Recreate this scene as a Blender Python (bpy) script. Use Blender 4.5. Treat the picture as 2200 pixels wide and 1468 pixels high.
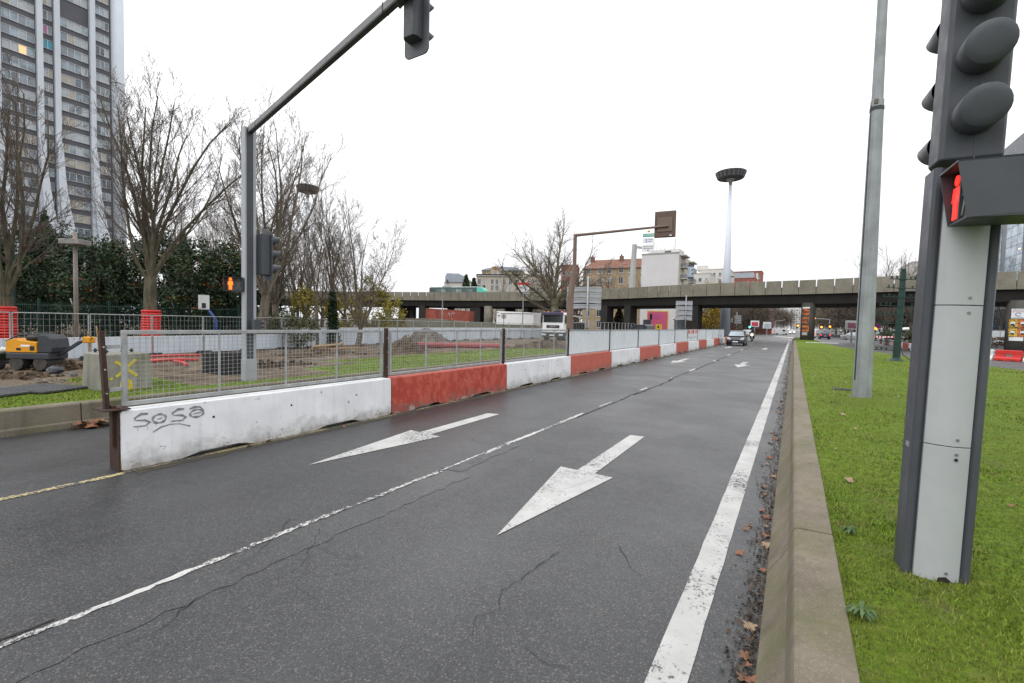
import bpy, math, random
import numpy as np
from mathutils import Vector, Matrix, Euler
for o in list(bpy.data.objects): bpy.data.objects.remove(o)
S = bpy.context.scene
COL = S.collection
R = math.radians
rnd = random.Random(7)

# ------------------------------------------------------------------ camera
# world frame: +Y along the carriageway (away), +X to the right, Z up, road surface at 0
CAM_R = Vector((0.8519, 0.5232, 0.0220)); CAM_U = Vector((-0.0400, 0.0231, 0.9989)); CAM_F = Vector((-0.5222, 0.8519, -0.0406))
CH = 1.9
FPX = 985.0
cam = bpy.data.cameras.new('camera'); cam_o = bpy.data.objects.new('camera', cam); COL.objects.link(cam_o)
cam.sensor_width = 36; cam.lens = 36 * FPX / 2200; cam.clip_start = 0.05; cam.clip_end = 3000
m = Matrix((CAM_R, CAM_U, -CAM_F)).transposed().to_4x4(); m.translation = (0, 0, CH); cam_o.matrix_world = m
S.camera = cam_o
# ------------------------------------------------------------------ sky: flat overcast, brighter overhead
w = bpy.data.worlds.new('World'); S.world = w; w.use_nodes = True
nt = w.node_tree; nt.nodes.clear()
out = nt.nodes.new('ShaderNodeOutputWorld'); bg = nt.nodes.new('ShaderNodeBackground')
sky = nt.nodes.new('ShaderNodeTexSky'); sky.sky_type = 'NISHITA'; sky.sun_disc = False
sky.sun_elevation = R(48); sky.sun_rotation = R(200); sky.dust_density = 6; sky.air_density = 1.2
hs = nt.nodes.new('ShaderNodeHueSaturation'); hs.inputs['Saturation'].default_value = 0.25
nt.links.new(sky.outputs[0], hs.inputs['Color'])
tc = nt.nodes.new('ShaderNodeTexCoord'); sx = nt.nodes.new('ShaderNodeSeparateXYZ'); nt.links.new(tc.outputs['Generated'], sx.inputs[0])
mr = nt.nodes.new('ShaderNodeMapRange'); mr.inputs[1].default_value = 0; mr.inputs[2].default_value = 1; mr.inputs[3].default_value = 10.8; mr.inputs[4].default_value = 24.0
nt.links.new(sx.outputs[2], mr.inputs[0])
cl = nt.nodes.new('ShaderNodeMix'); cl.data_type = 'RGBA'; cl.blend_type = 'MULTIPLY'; cl.inputs[0].default_value = 1
cl.inputs[6].default_value = (0.985, 0.995, 1.02, 1); nt.links.new(mr.outputs[0], cl.inputs[7])
mx = nt.nodes.new('ShaderNodeMix'); mx.data_type = 'RGBA'; mx.inputs[0].default_value = 0.9
nt.links.new(hs.outputs[0], mx.inputs[6]); nt.links.new(cl.outputs[2], mx.inputs[7])
nt.links.new(mx.outputs[2], bg.inputs[0]); bg.inputs[1].default_value = 0.10; nt.links.new(bg.outputs[0], out.inputs[0])
# soft sun behind the cloud
sl = bpy.data.lights.new('sun', 'SUN'); so = bpy.data.objects.new('sun', sl); COL.objects.link(so)
sl.energy = 0.8; sl.angle = R(45); sl.color = (1, 0.98, 0.95); so.rotation_euler = (R(42), 0, R(-20)); so.location = (0, 0, 60)
S.view_settings.view_transform = 'Standard'; S.view_settings.look = 'None'; S.view_settings.exposure = 0.02; S.view_settings.gamma = 1
S.view_settings.use_curve_mapping = False
S.render.engine = 'CYCLES'; S.cycles.max_bounces = 5; S.cycles.use_denoising = True

# ------------------------------------------------------------------ measuring helpers (photo measurements -> metres)
def ray(u, v): return CAM_F + CAM_R * ((u - 1100) / FPX) - CAM_U * ((v - 734) / FPX)
def G(u, v, z=0.0):
    d = ray(u, v); t = (z - CH) / d.z; return Vector((d.x * t, d.y * t, z))
def A(u, v, d): return Vector((0, 0, CH)) + ray(u, v) * d
def AX(u, v, X): d = ray(u, v); return Vector((0, 0, CH)) + d * (X / d.x)
def PX(p):
    d = Vector(p) - Vector((0, 0, CH)); z = d.dot(CAM_F); return (1100 + FPX * d.dot(CAM_R) / z, 734 - FPX * d.dot(CAM_U) / z, z)

# ------------------------------------------------------------------ mesh helpers
class MB:
    def __init__(s): s.v = []; s.f = []
    def add(s, vs, fs):
        b = len(s.v); s.v += [tuple(p) for p in vs]; s.f += [tuple(i + b for i in f) for f in fs]; return s
    def bx(s, x0, x1, y0, y1, z0, z1):
        return s.add([(x0,y0,z0),(x1,y0,z0),(x1,y1,z0),(x0,y1,z0),(x0,y0,z1),(x1,y0,z1),(x1,y1,z1),(x0,y1,z1)],
                     [(0,3,2,1),(4,5,6,7),(0,1,5,4),(1,2,6,5),(2,3,7,6),(3,0,4,7)])
    def box(s, c, sz, rot=None):
        M_ = rot if rot is not None else Matrix.Identity(3)
        h = [a / 2 for a in sz]; vs = []
        for z in (-1, 1):
            for x, y in ((-1,-1),(1,-1),(1,1),(-1,1)): vs.append(Vector(c) + M_ @ Vector((x*h[0], y*h[1], z*h[2])))
        return s.add(vs, [(0,3,2,1),(4,5,6,7),(0,1,5,4),(1,2,6,5),(2,3,7,6),(3,0,4,7)])
    def bar(s, p0, p1, wd, ht):
        p0 = Vector(p0); p1 = Vector(p1); d = (p1 - p0); L = d.length; d.normalize()
        up = Vector((0,0,1)) if abs(d.z) < .95 else Vector((0,1,0))
        x = d.cross(up).normalized(); z = x.cross(d)
        return s.box((p0 + p1) / 2, (wd, L, ht), Matrix((x, d, z)).transposed())
    def prism(s, poly, ax, a, b):
        n = len(poly)
        def P(p, t): return (t, p[0], p[1]) if ax == 'x' else (p[0], t, p[1]) if ax == 'y' else (p[0], p[1], t)
        return s.add([P(p, a) for p in poly] + [P(p, b) for p in poly],
                     [tuple(range(n))[::-1], tuple(range(n, 2*n))] + [(i, (i+1) % n, n + (i+1) % n, n + i) for i in range(n)])
    def tube(s, pts, rs, n=8, cap=True):
        pts = [Vector(p) for p in pts]; b = len(s.v)
        if not isinstance(rs, (list, tuple)): rs = [rs] * len(pts)
        t0 = (pts[1] - pts[0]).normalized(); ref = Vector((0,0,1)) if abs(t0.z) < .9 else Vector((1,0,0))
        xa = t0.cross(ref).normalized()
        for i, p in enumerate(pts):
            t = (pts[min(i+1, len(pts)-1)] - pts[max(i-1, 0)]).normalized()
            xa = (xa - t * xa.dot(t)); xa.normalize(); ya = t.cross(xa)
            for k in range(n):
                a = 2 * math.pi * k / n + math.pi / n; s.v.append(tuple(p + (xa * math.cos(a) + ya * math.sin(a)) * rs[i]))
        for i in range(len(pts) - 1):
            for k in range(n):
                k2 = (k + 1) % n; s.f.append((b+i*n+k, b+i*n+k2, b+(i+1)*n+k2, b+(i+1)*n+k))
        if cap: s.f.append(tuple(b + k for k in range(n))[::-1]); s.f.append(tuple(b + (len(pts)-1)*n + k for k in range(n)))
        return s
    def cyl(s, p0, p1, r0, r1=None, n=12): return s.tube([p0, p1], [r0, r0 if r1 is None else r1], n)
    def lathe(s, prof, c=(0,0,0), n=16):
        b = len(s.v)
        for r, z in prof:
            for k in range(n): a = 2*math.pi*k/n; s.v.append((c[0]+r*math.cos(a), c[1]+r*math.sin(a), c[2]+z))
        for i in range(len(prof)-1):
            for k in range(n): k2 = (k+1) % n; s.f.append((b+i*n+k, b+i*n+k2, b+(i+1)*n+k2, b+(i+1)*n+k))
        s.f.append(tuple(b + k for k in range(n))[::-1]); s.f.append(tuple(b + (len(prof)-1)*n + k for k in range(n)))
        return s
    def blob(s, c, r, seed=0, n=10, m_=6, rough=.15):
        q = random.Random(seed); b = len(s.v)
        for i in range(m_ + 1):
            th = math.pi * i / m_
            for k in range(n):
                a = 2*math.pi*k/n; j = 1 + q.uniform(-rough, rough)
                s.v.append((c[0]+r[0]*math.sin(th)*math.cos(a)*j, c[1]+r[1]*math.sin(th)*math.sin(a)*j, c[2]+r[2]*math.cos(th)*j))
        for i in range(m_):
            for k in range(n): k2 = (k+1) % n; s.f.append((b+i*n+k, b+(i+1)*n+k, b+(i+1)*n+k2, b+i*n+k2))
        return s
    def mesh(s, name, smooth=False):
        me = bpy.data.meshes.new(name); me.from_pydata(s.v, [], s.f)
        if smooth: me.polygons.foreach_set('use_smooth', [True] * len(me.polygons))
        me.update(); return me
    def build(s, name, mat, parent=None, smooth=False, bevel=0, loc=None, rot=None):
        me = s.mesh(name, smooth); return link(name, me, mat, parent, bevel, loc, rot)
def link(name, me, mat, parent=None, bevel=0, loc=None, rot=None):
    if mat is not None and len(me.materials) == 0: me.materials.append(mat)
    o = bpy.data.objects.new(name, me); COL.objects.link(o)
    if parent is not None: o.parent = parent
    if loc is not None: o.location = loc
    if rot is not None: o.rotation_euler = rot
    if bevel:
        b = o.modifiers.new('bevel', 'BEVEL'); b.width = bevel; b.segments = 2; b.limit_method = 'ANGLE'; b.angle_limit = R(40)
    return o
def tag(o, label=None, cat=None, group=None, kind=None):
    if label: o['label'] = label
    if cat: o['category'] = cat
    if group: o['group'] = group
    if kind: o['kind'] = kind
    return o
def thing(name, label, cat, loc=(0,0,0), rz=0.0, group=None, kind=None):
    o = bpy.data.objects.new(name, None); COL.objects.link(o); o.empty_display_size = .2
    o.location = loc; o.rotation_euler = (0, 0, rz); return tag(o, label, cat, group, kind)
def copy_tree(o, parent=None):
    c = o.copy(); COL.objects.link(c)
    if parent is not None: c.parent = parent
    for ch in o.children: copy_tree(ch, c)
    return c
def np_mesh(name, verts, tris):
    me = bpy.data.meshes.new(name); nv = len(verts); nf = len(tris); k = tris.shape[1]
    me.vertices.add(nv); me.vertices.foreach_set('co', np.ascontiguousarray(verts, dtype=np.float32).ravel())
    me.loops.add(nf * k); me.loops.foreach_set('vertex_index', np.ascontiguousarray(tris, dtype=np.int32).ravel())
    me.polygons.add(nf); me.polygons.foreach_set('loop_start', np.arange(0, nf * k, k, dtype=np.int32))
    me.update(calc_edges=True); return me
def text_part(s, size, mat, parent, M4, name='lettering', sx=1.0):
    c = bpy.data.curves.new(name, 'FONT'); c.body = s; c.size = size; c.align_x = 'CENTER'; c.align_y = 'CENTER'; c.resolution_u = 2; c.offset = size * .015
    o = bpy.data.objects.new(name, c); COL.objects.link(o); me = bpy.data.meshes.new_from_object(o)
    bpy.data.objects.remove(o)
    me.transform(M4 @ Matrix.Diagonal((sx, 1, 1, 1))); return link(name, me, mat, parent)
# text facing -Y (readable from -Y): x->x, y->z ; facing +X
def M_face_my(p): return Matrix.Translation(p) @ Matrix.Rotation(R(90), 4, 'X')

# ------------------------------------------------------------------ materials
class NT:
    def __init__(s, name):
        s.m = bpy.data.materials.new(name); s.m.use_nodes = True; s.t = s.m.node_tree
        s.b = s.t.nodes['Principled BSDF']
    def n(s, typ, ins=None, **at):
        x = s.t.nodes.new('ShaderNode' + typ)
        for k, v in at.items(): setattr(x, k, v)
        for k, v in (ins or {}).items(): s.put(x.inputs[k], v)
        return x
    def put(s, sock, v):
        if isinstance(v, bpy.types.NodeSocket): s.t.links.new(v, sock)
        elif isinstance(v, (tuple, list)) and len(v) == 3 and sock.type == 'RGBA': sock.default_value = (*v, 1)
        else: sock.default_value = v
    def P(s):
        if not hasattr(s, '_p'): s._p = s.n('NewGeometry').outputs['Position']
        return s._p
    def noise(s, sc, det=4, vec=None, rough=.55, dist=0): return s.n('TexNoise', {'Scale': sc, 'Detail': det, 'Vector': vec or s.P(), 'Roughness': rough, 'Distortion': dist}).outputs[0]
    def vor(s, sc, feat='F1', vec=None): return s.n('TexVoronoi', {'Scale': sc, 'Vector': vec or s.P()}, feature=feat)
    def mr(s, v, a, b, c=0.0, d=1.0): return s.n('MapRange', {0: v, 1: a, 2: b, 3: c, 4: d}).outputs[0]
    def mix(s, f, a, b, mode='MIX'): return s.n('Mix', {0: f, 6: a, 7: b}, data_type='RGBA', blend_type=mode).outputs[2]
    def math(s, op, a, b=0.0): return s.n('Math', {0: a, 1: b}, operation=op).outputs[0]
    def xyz(s, vec=None): return s.n('SeparateXYZ', {0: vec or s.P()}).outputs
    def scale(s, v): return s.n('Mapping', {'Vector': s.P(), 'Scale': v}).outputs[0]
    def bump(s, h, st, dist=.02):
        s.put(s.b.inputs['Normal'], s.n('Bump', {'Height': h, 'Strength': st, 'Distance': dist}).outputs[0])
    def done(s, col=None, rough=None, metal=None, spec=None):
        if col is not None: s.put(s.b.inputs['Base Color'], col)
        if rough is not None: s.put(s.b.inputs['Roughness'], rough)
        if metal is not None: s.put(s.b.inputs['Metallic'], metal)
        if spec is not None: s.put(s.b.inputs['Specular IOR Level'], spec)
        return s.m
def dk(c, k): return tuple(min(1, a * k) for a in c)
_MC = {}
def mt(name, col, rough=.55, var=.15, vs=2.0, metal=0.0, bump=0.0, bs=60.0, streak=0.0, col2=None, dirt=.0, spec=.4):
    if name in _MC: return _MC[name]
    t = NT(name)
    c2 = col2 if col2 else dk(col, 1 - var); c1 = col if col2 else dk(col, 1 + var * .6)
    c = t.mix(t.mr(t.noise(vs, 6), .35, .65), c2, c1)
    c = t.mix(t.mr(t.noise(vs * 14, 3), .4, .62, 0, var * .7), c, dk(col, .6))
    if streak:
        st = t.noise(1.0, 5, t.scale((6, 6, .35)), .6)
        c = t.mix(t.mr(st, .52, .75, 0, streak), c, dk(col, .35))
    if dirt:
        d = t.noise(.9, 8, rough=.7); c = t.mix(t.mr(d, .5, .75, 0, dirt), c, (.06, .05, .035))
    if bump: t.bump(t.noise(bs, 5), bump, .01)
    r = t.mr(t.noise(vs * 3, 3), .3, .7, max(0, rough - .08), min(1, rough + .1))
    m = t.done(c, r, metal, spec); _MC[name] = m; return m
def emis(name, col, st):
    t = NT(name); t.b.inputs['Emission Color'].default_value = (*col, 1); t.b.inputs['Emission Strength'].default_value = st
    return t.done(dk(col, .6), .4)
def glass(name, col=(.03, .035, .04), rough=.08, var=.4, vs=.5):
    t = NT(name); c = t.mix(t.mr(t.noise(vs, 3), .35, .65), dk(col, 1 - var), dk(col, 1 + var)); return t.done(c, rough, 0, .6)

def asphalt(name, base=.05, wet=.44):
    t = NT(name); p = t.P()
    v = t.vor(115); stone = t.mr(t.n('SeparateColor', {0: v.outputs['Color']}).outputs[0], 0, 1, .45, 1.35)
    light = t.math('GREATER_THAN', t.n('SeparateColor', {0: v.outputs['Color']}).outputs[1], .91)
    gap = t.mr(v.outputs['Distance'], .25, .75, 1.1, .5)
    k = t.math('MULTIPLY', stone, gap)
    big = t.mr(t.noise(.35, 4), .35, .65, .82, 1.18); mid = t.mr(t.noise(5, 6, rough=.7), .3, .7, .85, 1.15)
    lane = t.mr(t.noise(1.0, 3, t.scale((1.1, .05, 1))), .35, .65, .76, 1.22)
    k = t.math('MULTIPLY', k, t.math('MULTIPLY', t.math('MULTIPLY', big, mid), lane))
    c = t.mix(k, (0, 0, 0), (base * .96, base, base * 1.07))
    c = t.mix(t.math('MULTIPLY', light, .55), c, (base * 3.4, base * 3.0, base * 2.5))
    wv = t.n('VectorMath', {0: p, 1: t.n('VectorMath', {0: t.n('TexNoise', {'Scale': 2.2, 'Detail': 6, 'Vector': p}).outputs['Color'], 'Scale': .55}, operation='SCALE').outputs[0]}, operation='ADD').outputs[0]
    e1 = t.vor(.38, 'DISTANCE_TO_EDGE', wv).outputs['Distance']
    c1 = t.math('MULTIPLY', t.math('LESS_THAN', e1, .0024), t.mr(t.noise(.35, 2), .52, .60, 0, .5))
    e2 = t.vor(3.2, 'DISTANCE_TO_EDGE', wv).outputs['Distance']
    x = t.xyz()[0]; band = t.mr(t.math('ABSOLUTE', t.math('ADD', x, 2.9)), .45, 1.0, 1, 0)
    c2 = t.math('MULTIPLY', t.math('MULTIPLY', t.math('LESS_THAN', e2, .022), band), t.mr(t.noise(.8, 3), .56, .62, 0, .6))
    cr = t.math('MAXIMUM', c1, c2)
    c = t.mix(t.math('MULTIPLY', cr, .82), c, (.008, .008, .009))
    sp = t.vor(1.4); spot = t.math('MULTIPLY', t.math('LESS_THAN', sp.outputs['Distance'], .028), t.math('GREATER_THAN', t.n('SeparateColor', {0: sp.outputs['Color']}).outputs[0], .6))
    c = t.mix(t.math('MULTIPLY', spot, .6), c, (.32, .32, .31))
    h = t.math('SUBTRACT', t.math('MULTIPLY', v.outputs['Distance'], -.7), t.math('MULTIPLY', cr, 1.5))
    t.bump(h, .22, .005)
    r = t.mr(t.math('MULTIPLY', t.noise(.5, 4), t.mr(t.noise(9, 3), .3, .7, .9, 1.1)), .35, .65, wet - .07, wet + .10)
    return t.done(c, r, 0, .5)
def road_paint(name, col, wear=.5, base=.05):
    t = NT(name); n1 = t.noise(26, 6, rough=.7); n2 = t.noise(1.1, 5); n3 = t.vor(95).outputs['Distance']
    wmask = t.mr(t.math('ADD', t.math('MULTIPLY', n1, .65), t.math('ADD', t.math('MULTIPLY', n2, .5), t.math('MULTIPLY', n3, .12))), .78 - wear * .25, .86 - wear * .25)
    c = t.mix(t.mr(t.noise(4, 5), .35, .7), dk(col, .82), col); c = t.mix(wmask, c, (base, base, base * 1.05))
    t.bump(n1, .25, .004); return t.done(c, .6, 0, .35)
def concrete(name, col=(.30, .285, .25), moss=0.0, stain=.5, vs=1.3):
    t = NT(name); c = t.mix(t.mr(t.noise(vs, 7, rough=.65), .33, .68), dk(col, .72), dk(col, 1.12))
    c = t.mix(t.mr(t.noise(38, 4), .45, .7, 0, .35), c, dk(col, .55))
    g = t.vor(160).outputs['Color']; c = t.mix(t.math('MULTIPLY', t.math('GREATER_THAN', t.n('SeparateColor', {0: g}).outputs[0], .9), .4), c, dk(col, 1.7))
    c = t.mix(t.mr(t.noise(1.0, 6, t.scale((5, 5, .4)), .65), .5, .78, 0, stain), c, dk(col, .38))
    if moss: c = t.mix(t.mr(t.noise(1.7, 6, rough=.7), .47, .66, 0, moss), c, (.09, .095, .03))
    t.bump(t.noise(75, 5), .3, .006); return t.done(c, .85, 0, .3)
def barrier_paint(name, col, chipc=(.30, .28, .25), chips=.5, two=None):
    t = NT(name); z = t.xyz()[2]
    c = t.mix(t.mr(t.noise(2.3, 6), .35, .65), dk(col, .86), col)
    if two: c = t.mix(t.mr(t.noise(6.5, 9, t.scale((1, 1, .7)), .7, .4), .46, .56), c, two)
    # dirt splashed up from the road, pin holes, flaked edges
    d = t.math('ADD', t.mr(z, .05, .5, .42, 0), t.math('MULTIPLY', t.noise(3, 7, rough=.7), .8))
    c = t.mix(t.mr(d, .62, .95, 0, .75), c, (.13, .115, .095))
    c = t.mix(t.mr(t.noise(1.0, 6, t.scale((7, 7, .5)), .6), .55, .8, 0, .35), c, dk(col, .35))
    v = t.vor(9.0); pin = t.math('MULTIPLY', t.math('LESS_THAN', v.outputs['Distance'], .05), t.math('GREATER_THAN', t.n('SeparateColor', {0: v.outputs['Color']}).outputs[0], .72))
    c = t.mix(pin, c, (.05, .05, .05))
    ch = t.mr(t.math('ADD', t.noise(5.5, 9, rough=.72), t.mr(z, .0, .16, .16, 0)), .66 - chips * .02, .69 - chips * .02)
    c = t.mix(ch, c, chipc)
    t.bump(t.math('ADD', t.noise(24, 6), t.math('MULTIPLY', ch, -.5)), .35, .008); return t.done(c, .55, 0, .35)
def ground_grass(name, dirt_attr=None):
    t = NT(name); n1 = t.noise(.8, 6, rough=.6); n2 = t.noise(26, 5, rough=.7); n3 = t.noise(6, 5)
    g = t.mix(t.mr(n1, .35, .65), (.115, .185, .014), (.185, .285, .022))
    g = t.mix(t.mr(n2, .35, .7), dk((.10, .15, .016), .6), g); g = t.mix(t.mr(n3, .55, .75, 0, .5), g, (.22, .225, .05)); g = t.mix(t.mr(t.noise(2.2, 6, rough=.7), .56, .7, 0, .7), g, (.11, .095, .045))
    if dirt_attr:
        a = t.n('Attribute', attribute_name=dirt_attr).outputs['Fac']
        dsoil = t.mix(t.mr(t.noise(1.6, 8, rough=.7), .35, .65), (.075, .052, .034), (.21, .165, .115))
        dsoil = t.mix(t.mr(t.noise(13, 6, rough=.75), .45, .7, 0, .8), dsoil, (.05, .035, .024))
        dsoil = t.mix(t.mr(t.noise(.5, 4), .55, .66, 0, .7), dsoil, (.16, .15, .14))
        mk = t.mr(t.math('ADD', a, t.math('MULTIPLY', t.math('SUBTRACT', t.noise(2.6, 7, rough=.7), .5), 1.1)), .42, .6)
        g = t.mix(mk, g, dsoil)
    t.bump(t.math('ADD', n2, t.math('MULTIPLY', n3, .5)), .9, .05); return t.done(g, .9, 0, .15)
def grass_leaf(name):
    t = NT(name); o = t.n('NewGeometry').outputs['Random Per Island']; k = t.mix(o, (.075, .122, .015), (.185, .27, .027))
    k = t.mix(t.mr(t.noise(.45, 5, rough=.6), .42, .62, 0, .8), k, (.205, .225, .045)); k = t.mix(t.mr(t.noise(1.6, 5, rough=.65), .5, .66, 0, .85), k, (.05, .085, .018)); k = t.mix(t.mr(t.noise(3.5, 6, rough=.7), .52, .66, 0, .85), k, (.20, .165, .07))
    return t.done(k, .7, 0, .2)
def foliage(name, a, b, c=None, vs=1.2):
    t = NT(name); o = t.n('NewGeometry').outputs['Random Per Island']
    k = t.mix(o, a, b)
    if c: k = t.mix(t.mr(t.noise(vs, 4), .5, .68), k, c)
    return t.done(k, .6, 0, .3)
def bark(name, col, col2):
    t = NT(name); c = t.mix(t.mr(t.noise(3, 6, t.scale((3, 3, .6)), .65), .38, .62), col, col2)
    t.bump(t.noise(14, 6, t.scale((4, 4, .6))), .6, .02); return t.done(c, .9, 0, .2)

ASPH = asphalt('asphalt', .041, .41); ASPH2 = asphalt('asphalt_smooth_repair', .043, .36); ASPH3 = asphalt('asphalt_far', .06, .40)
PAINT = road_paint('road_paint_white', (.43, .43, .415), .42); PAINTW = road_paint('road_paint_worn', (.48, .48, .46), .60); PAINTY = road_paint('road_paint_yellow', (.50, .41, .20), .72)
CONC = concrete('concrete_kerb', (.17, .145, .108), .55, .65); CONCL = concrete('concrete_site_kerb', (.16, .14, .105), .75, .75); CONCB = concrete('concrete_block', (.25, .245, .21), .45, .7)
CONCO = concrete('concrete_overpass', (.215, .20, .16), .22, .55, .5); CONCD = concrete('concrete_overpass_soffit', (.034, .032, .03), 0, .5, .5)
WHITEB = barrier_paint('barrier_white_paint', (.76, .77, .78)); REDB = barrier_paint('barrier_red_paint', (.40, .055, .035), two=(.46, .095, .065), chips=.2)
REDB2 = barrier_paint('barrier_faded_red_paint', (.50, .13, .09), two=(.46, .10, .07), chips=.3)
DGREY = mt('signal_dark_grey', (.052, .058, .066), .5, .12, 3, bump=.05, bs=300); DGREY2 = mt('signal_rail_grey', (.06, .066, .076), .45, .15, 2, streak=.2)
LGREY = mt('mast_light_grey', (.33, .345, .37), .45, .1, 1.2, streak=.2); PANELG = mt('column_panel_grey', (.39, .41, .415), .4, .08, 1.4, streak=.22, dirt=.12)
GALV = mt('galvanised_steel', (.36, .37, .37), .5, .2, 6, metal=.35, streak=.2); GALVL = mt('galvanised_pole', (.28, .305, .31), .5, .2, 2.5, metal=.25, streak=.4)
RUST = mt('rusty_steel', (.030, .016, .012), .75, .45, 7, bump=.4, bs=40, col2=(.058, .026, .015)); BLACK = mt('black_plastic', (.012, .012, .013), .45, .2, 5)
DARKM = mt('dark_metal', (.03, .032, .035), .5, .2, 4); WHITEP = mt('white_paint', (.74, .75, .76), .4, .06, 1, streak=.1); OFFW = mt('off_white_sheet', (.64, .68, .70), .45, .06, .8, streak=.1)
SHEETB = mt('pale_blue_grey_sheet', (.52, .57, .63), .45, .08, .8, streak=.15); BROWN = mt('brown_sign_paint', (.105, .066, .048), .5, .12, 2); BROWN2 = mt('brown_plate', (.16, .11, .085), .55, .1, 2)
RED = mt('red_plastic', (.55, .028, .022), .4, .1, 3, dirt=.2); GREENP = mt('dark_green_paint', (.008, .036, .028), .5, .2, 3); RUBBER = mt('rubber', (.018, .018, .018), .8, .2, 6)
GLASSD = glass('dark_glass'); CHROME = mt('chrome', (.6, .6, .6), .15, .05, 3, metal=1.0); LAMPGL = mt('lamp_glass', (.6, .62, .64), .12, .1, 5)
REDL = emis('lit_red', (1, .03, .02), 1.7); AMBERL = emis('lit_amber', (1, .25, .02), 5.0); ORANGEL = emis('lit_orange_man', (1, .14, .01), 2.4); WHITEL = emis('lit_headlamp', (1, .85, .6), 9.0); GREENL = emis('lit_green', (.1, 1, .7), 4)
BARK1 = bark('bark_brown', (.055, .043, .033), (.12, .10, .075)); BARKG = bark('bark_mossy', (.06, .054, .036), (.13, .118, .08)); BARKP = bark('bark_pale', (.085, .072, .055), (.18, .155, .12)); TWIG = bark('twig_bark', (.09, .074, .063), (.16, .132, .11))
# ================================================================== SETTING
from mathutils import noise as mnoise
def nz(x, y, s=1.0, k=0.0): return mnoise.noise((x * s, y * s, k))
gd = MB().add([(-1500,-1500,-.08),(1500,-1500,-.08),(1500,1500,-.08),(-1500,1500,-.08)], [(0,1,2,3)]).build('ground', mt('far_ground', (.10, .095, .085), .9, .3, .05)); tag(gd, kind='structure')
rd = MB().add([(-10.12,-20,0),(34,-20,0),(34,620,0),(-10.12,620,0)], [(0,1,2,3)]).build('road', ASPH); tag(rd, kind='structure')
r2 = MB().add([(-75,78,-.004),(-10.0,78,-.004),(-10.0,140,-.004),(-75,140,-.004)], [(0,1,2,3)]).build('side_road', ASPH3); tag(r2, kind='structure')
TG = 0.42
def Xr(y):   # right edge of the median
    P = [(-14, 17.5), (14, 12), (26.6, 8), (34.6, 5.9), (50, 3.45), (72, 2.6), (100, 1.6)]
    for (a, b), (c, d) in zip(P, P[1:]):
        if y <= c: return b + (d - b) * max(0, (y - a)) / (c - a)
    return 1.6
def zmed(x, y): return TG - .012 + .035 * nz(x, y, .35) + .012 * nz(x, y, 1.7) + .05 * max(0, min(1, (x - .5) / 2.5)) * (1 - max(0, min(1, (y - 30) / 20)))
# median lawn
b = MB(); ys = [-14 + .6 * i for i in range(60)] + [22 + 1.5 * i for i in range(53)]; nc = 26
for y in ys:
    x1 = Xr(y)
    for k in range(nc):
        f = (k / (nc - 1)) ** 1.5; x = .29 + (x1 - .29) * f; b.v.append((x, y, zmed(x, y) if 0 < k < nc - 1 else TG - .015))
for i in range(len(ys) - 1):
    for k in range(nc - 1): a = i * nc + k; b.f.append((a, a + 1, a + nc + 1, a + nc))
lawn = b.build('median_lawn', ground_grass('lawn_ground'), smooth=True); tag(lawn, kind='structure')
# kerb of the median: profiled concrete stones
kb = thing('median_kerb', None, None, (0, 0, 0)); tag(kb, kind='structure')
prof = [(-.105, -.02), (-.10, .03), (-.01, .175), (.03, .25), (.052, .385), (.062, .408), (.085, .42), (.30, .425), (.305, -.02)]
ks = MB().prism(prof, 'y', .004, 1.996); kme = ks.mesh('kerb_stone')
for i in range(50):
    o = link('kerb_stone', kme, CONC, kb, .008, (rnd.uniform(-.004, .004), -4 + 2.0 * i, rnd.uniform(-.003, .003)))
    o.rotation_euler = (0, 0, rnd.uniform(-.0012, .0012))
kr = MB()
for y0, y1 in zip([-14 + 4 * i for i in range(28)], [-10 + 4 * i for i in range(28)]):
    a, c = Xr(y0), Xr(y1); kr.add([(a,y0,-.02),(a+.2,y0,-.02),(a+.2,y0,.36),(a+.15,y0,TG),(a-.02,y0,TG),(c,y1,-.02),(c+.2,y1,-.02),(c+.2,y1,.36),(c+.15,y1,TG),(c-.02,y1,TG)],
        [(1,2,7,6),(2,3,8,7),(3,4,9,8)])
tag(kr.build('median_far_kerb', CONC), kind='structure')
isl = MB().prism([(.3, 96), (1.7, 96), (1.2, 104), (-.8, 116), (-3.5, 124), (-4.2, 123), (-2, 112), (-.1, 103)], 'z', -.02, .16).build('splitter_island', concrete('island_concrete', (.5, .49, .46), 0, .2)); tag(isl, kind='structure')
# ------------------------------------------------------------------ painted markings and repairs
PAINTW2 = road_paint('road_paint_dirty_yellow', (.30, .25, .14), .85)
mk = thing('road_markings', None, None); tag(mk, kind='structure')
def strip(x0, x1, y0, y1, z, mat, name, parent, jag=.012, step=.12, bend=None, seed=1):
    q = random.Random(seed); n = max(2, int((y1 - y0) / step)); b = MB()
    for i in range(n + 1):
        y = y0 + (y1 - y0) * i / n; o = bend(y) if bend else 0
        b.v += [(x0 + o + q.uniform(-jag, jag), y, z), (x1 + o + q.uniform(-jag, jag), y, z)]
    for i in range(n): b.f.append((2*i, 2*i+1, 2*i+3, 2*i+2))
    return b.build(name, mat, parent)
strip(-.60, -.405, -2, 92, .005, PAINT, 'edge_line', mk, .004, .3)
eb = MB(); ep = [(-.5, 92), (-.55, 98), (-.9, 104), (-2.0, 111), (-3.6, 119), (-5, 124)]
for (xa, ya) in ep: eb.v += [(xa - .12, ya, .005), (xa + .12, ya, .005)]
eb.f = [(2*i, 2*i+1, 2*i+3, 2*i+2) for i in range(len(ep) - 1)]; eb.build('edge_line', PAINT, mk)
wob = lambda y: .03 * nz(0, y, .35) + .012 * nz(3, y, 1.5)
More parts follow.
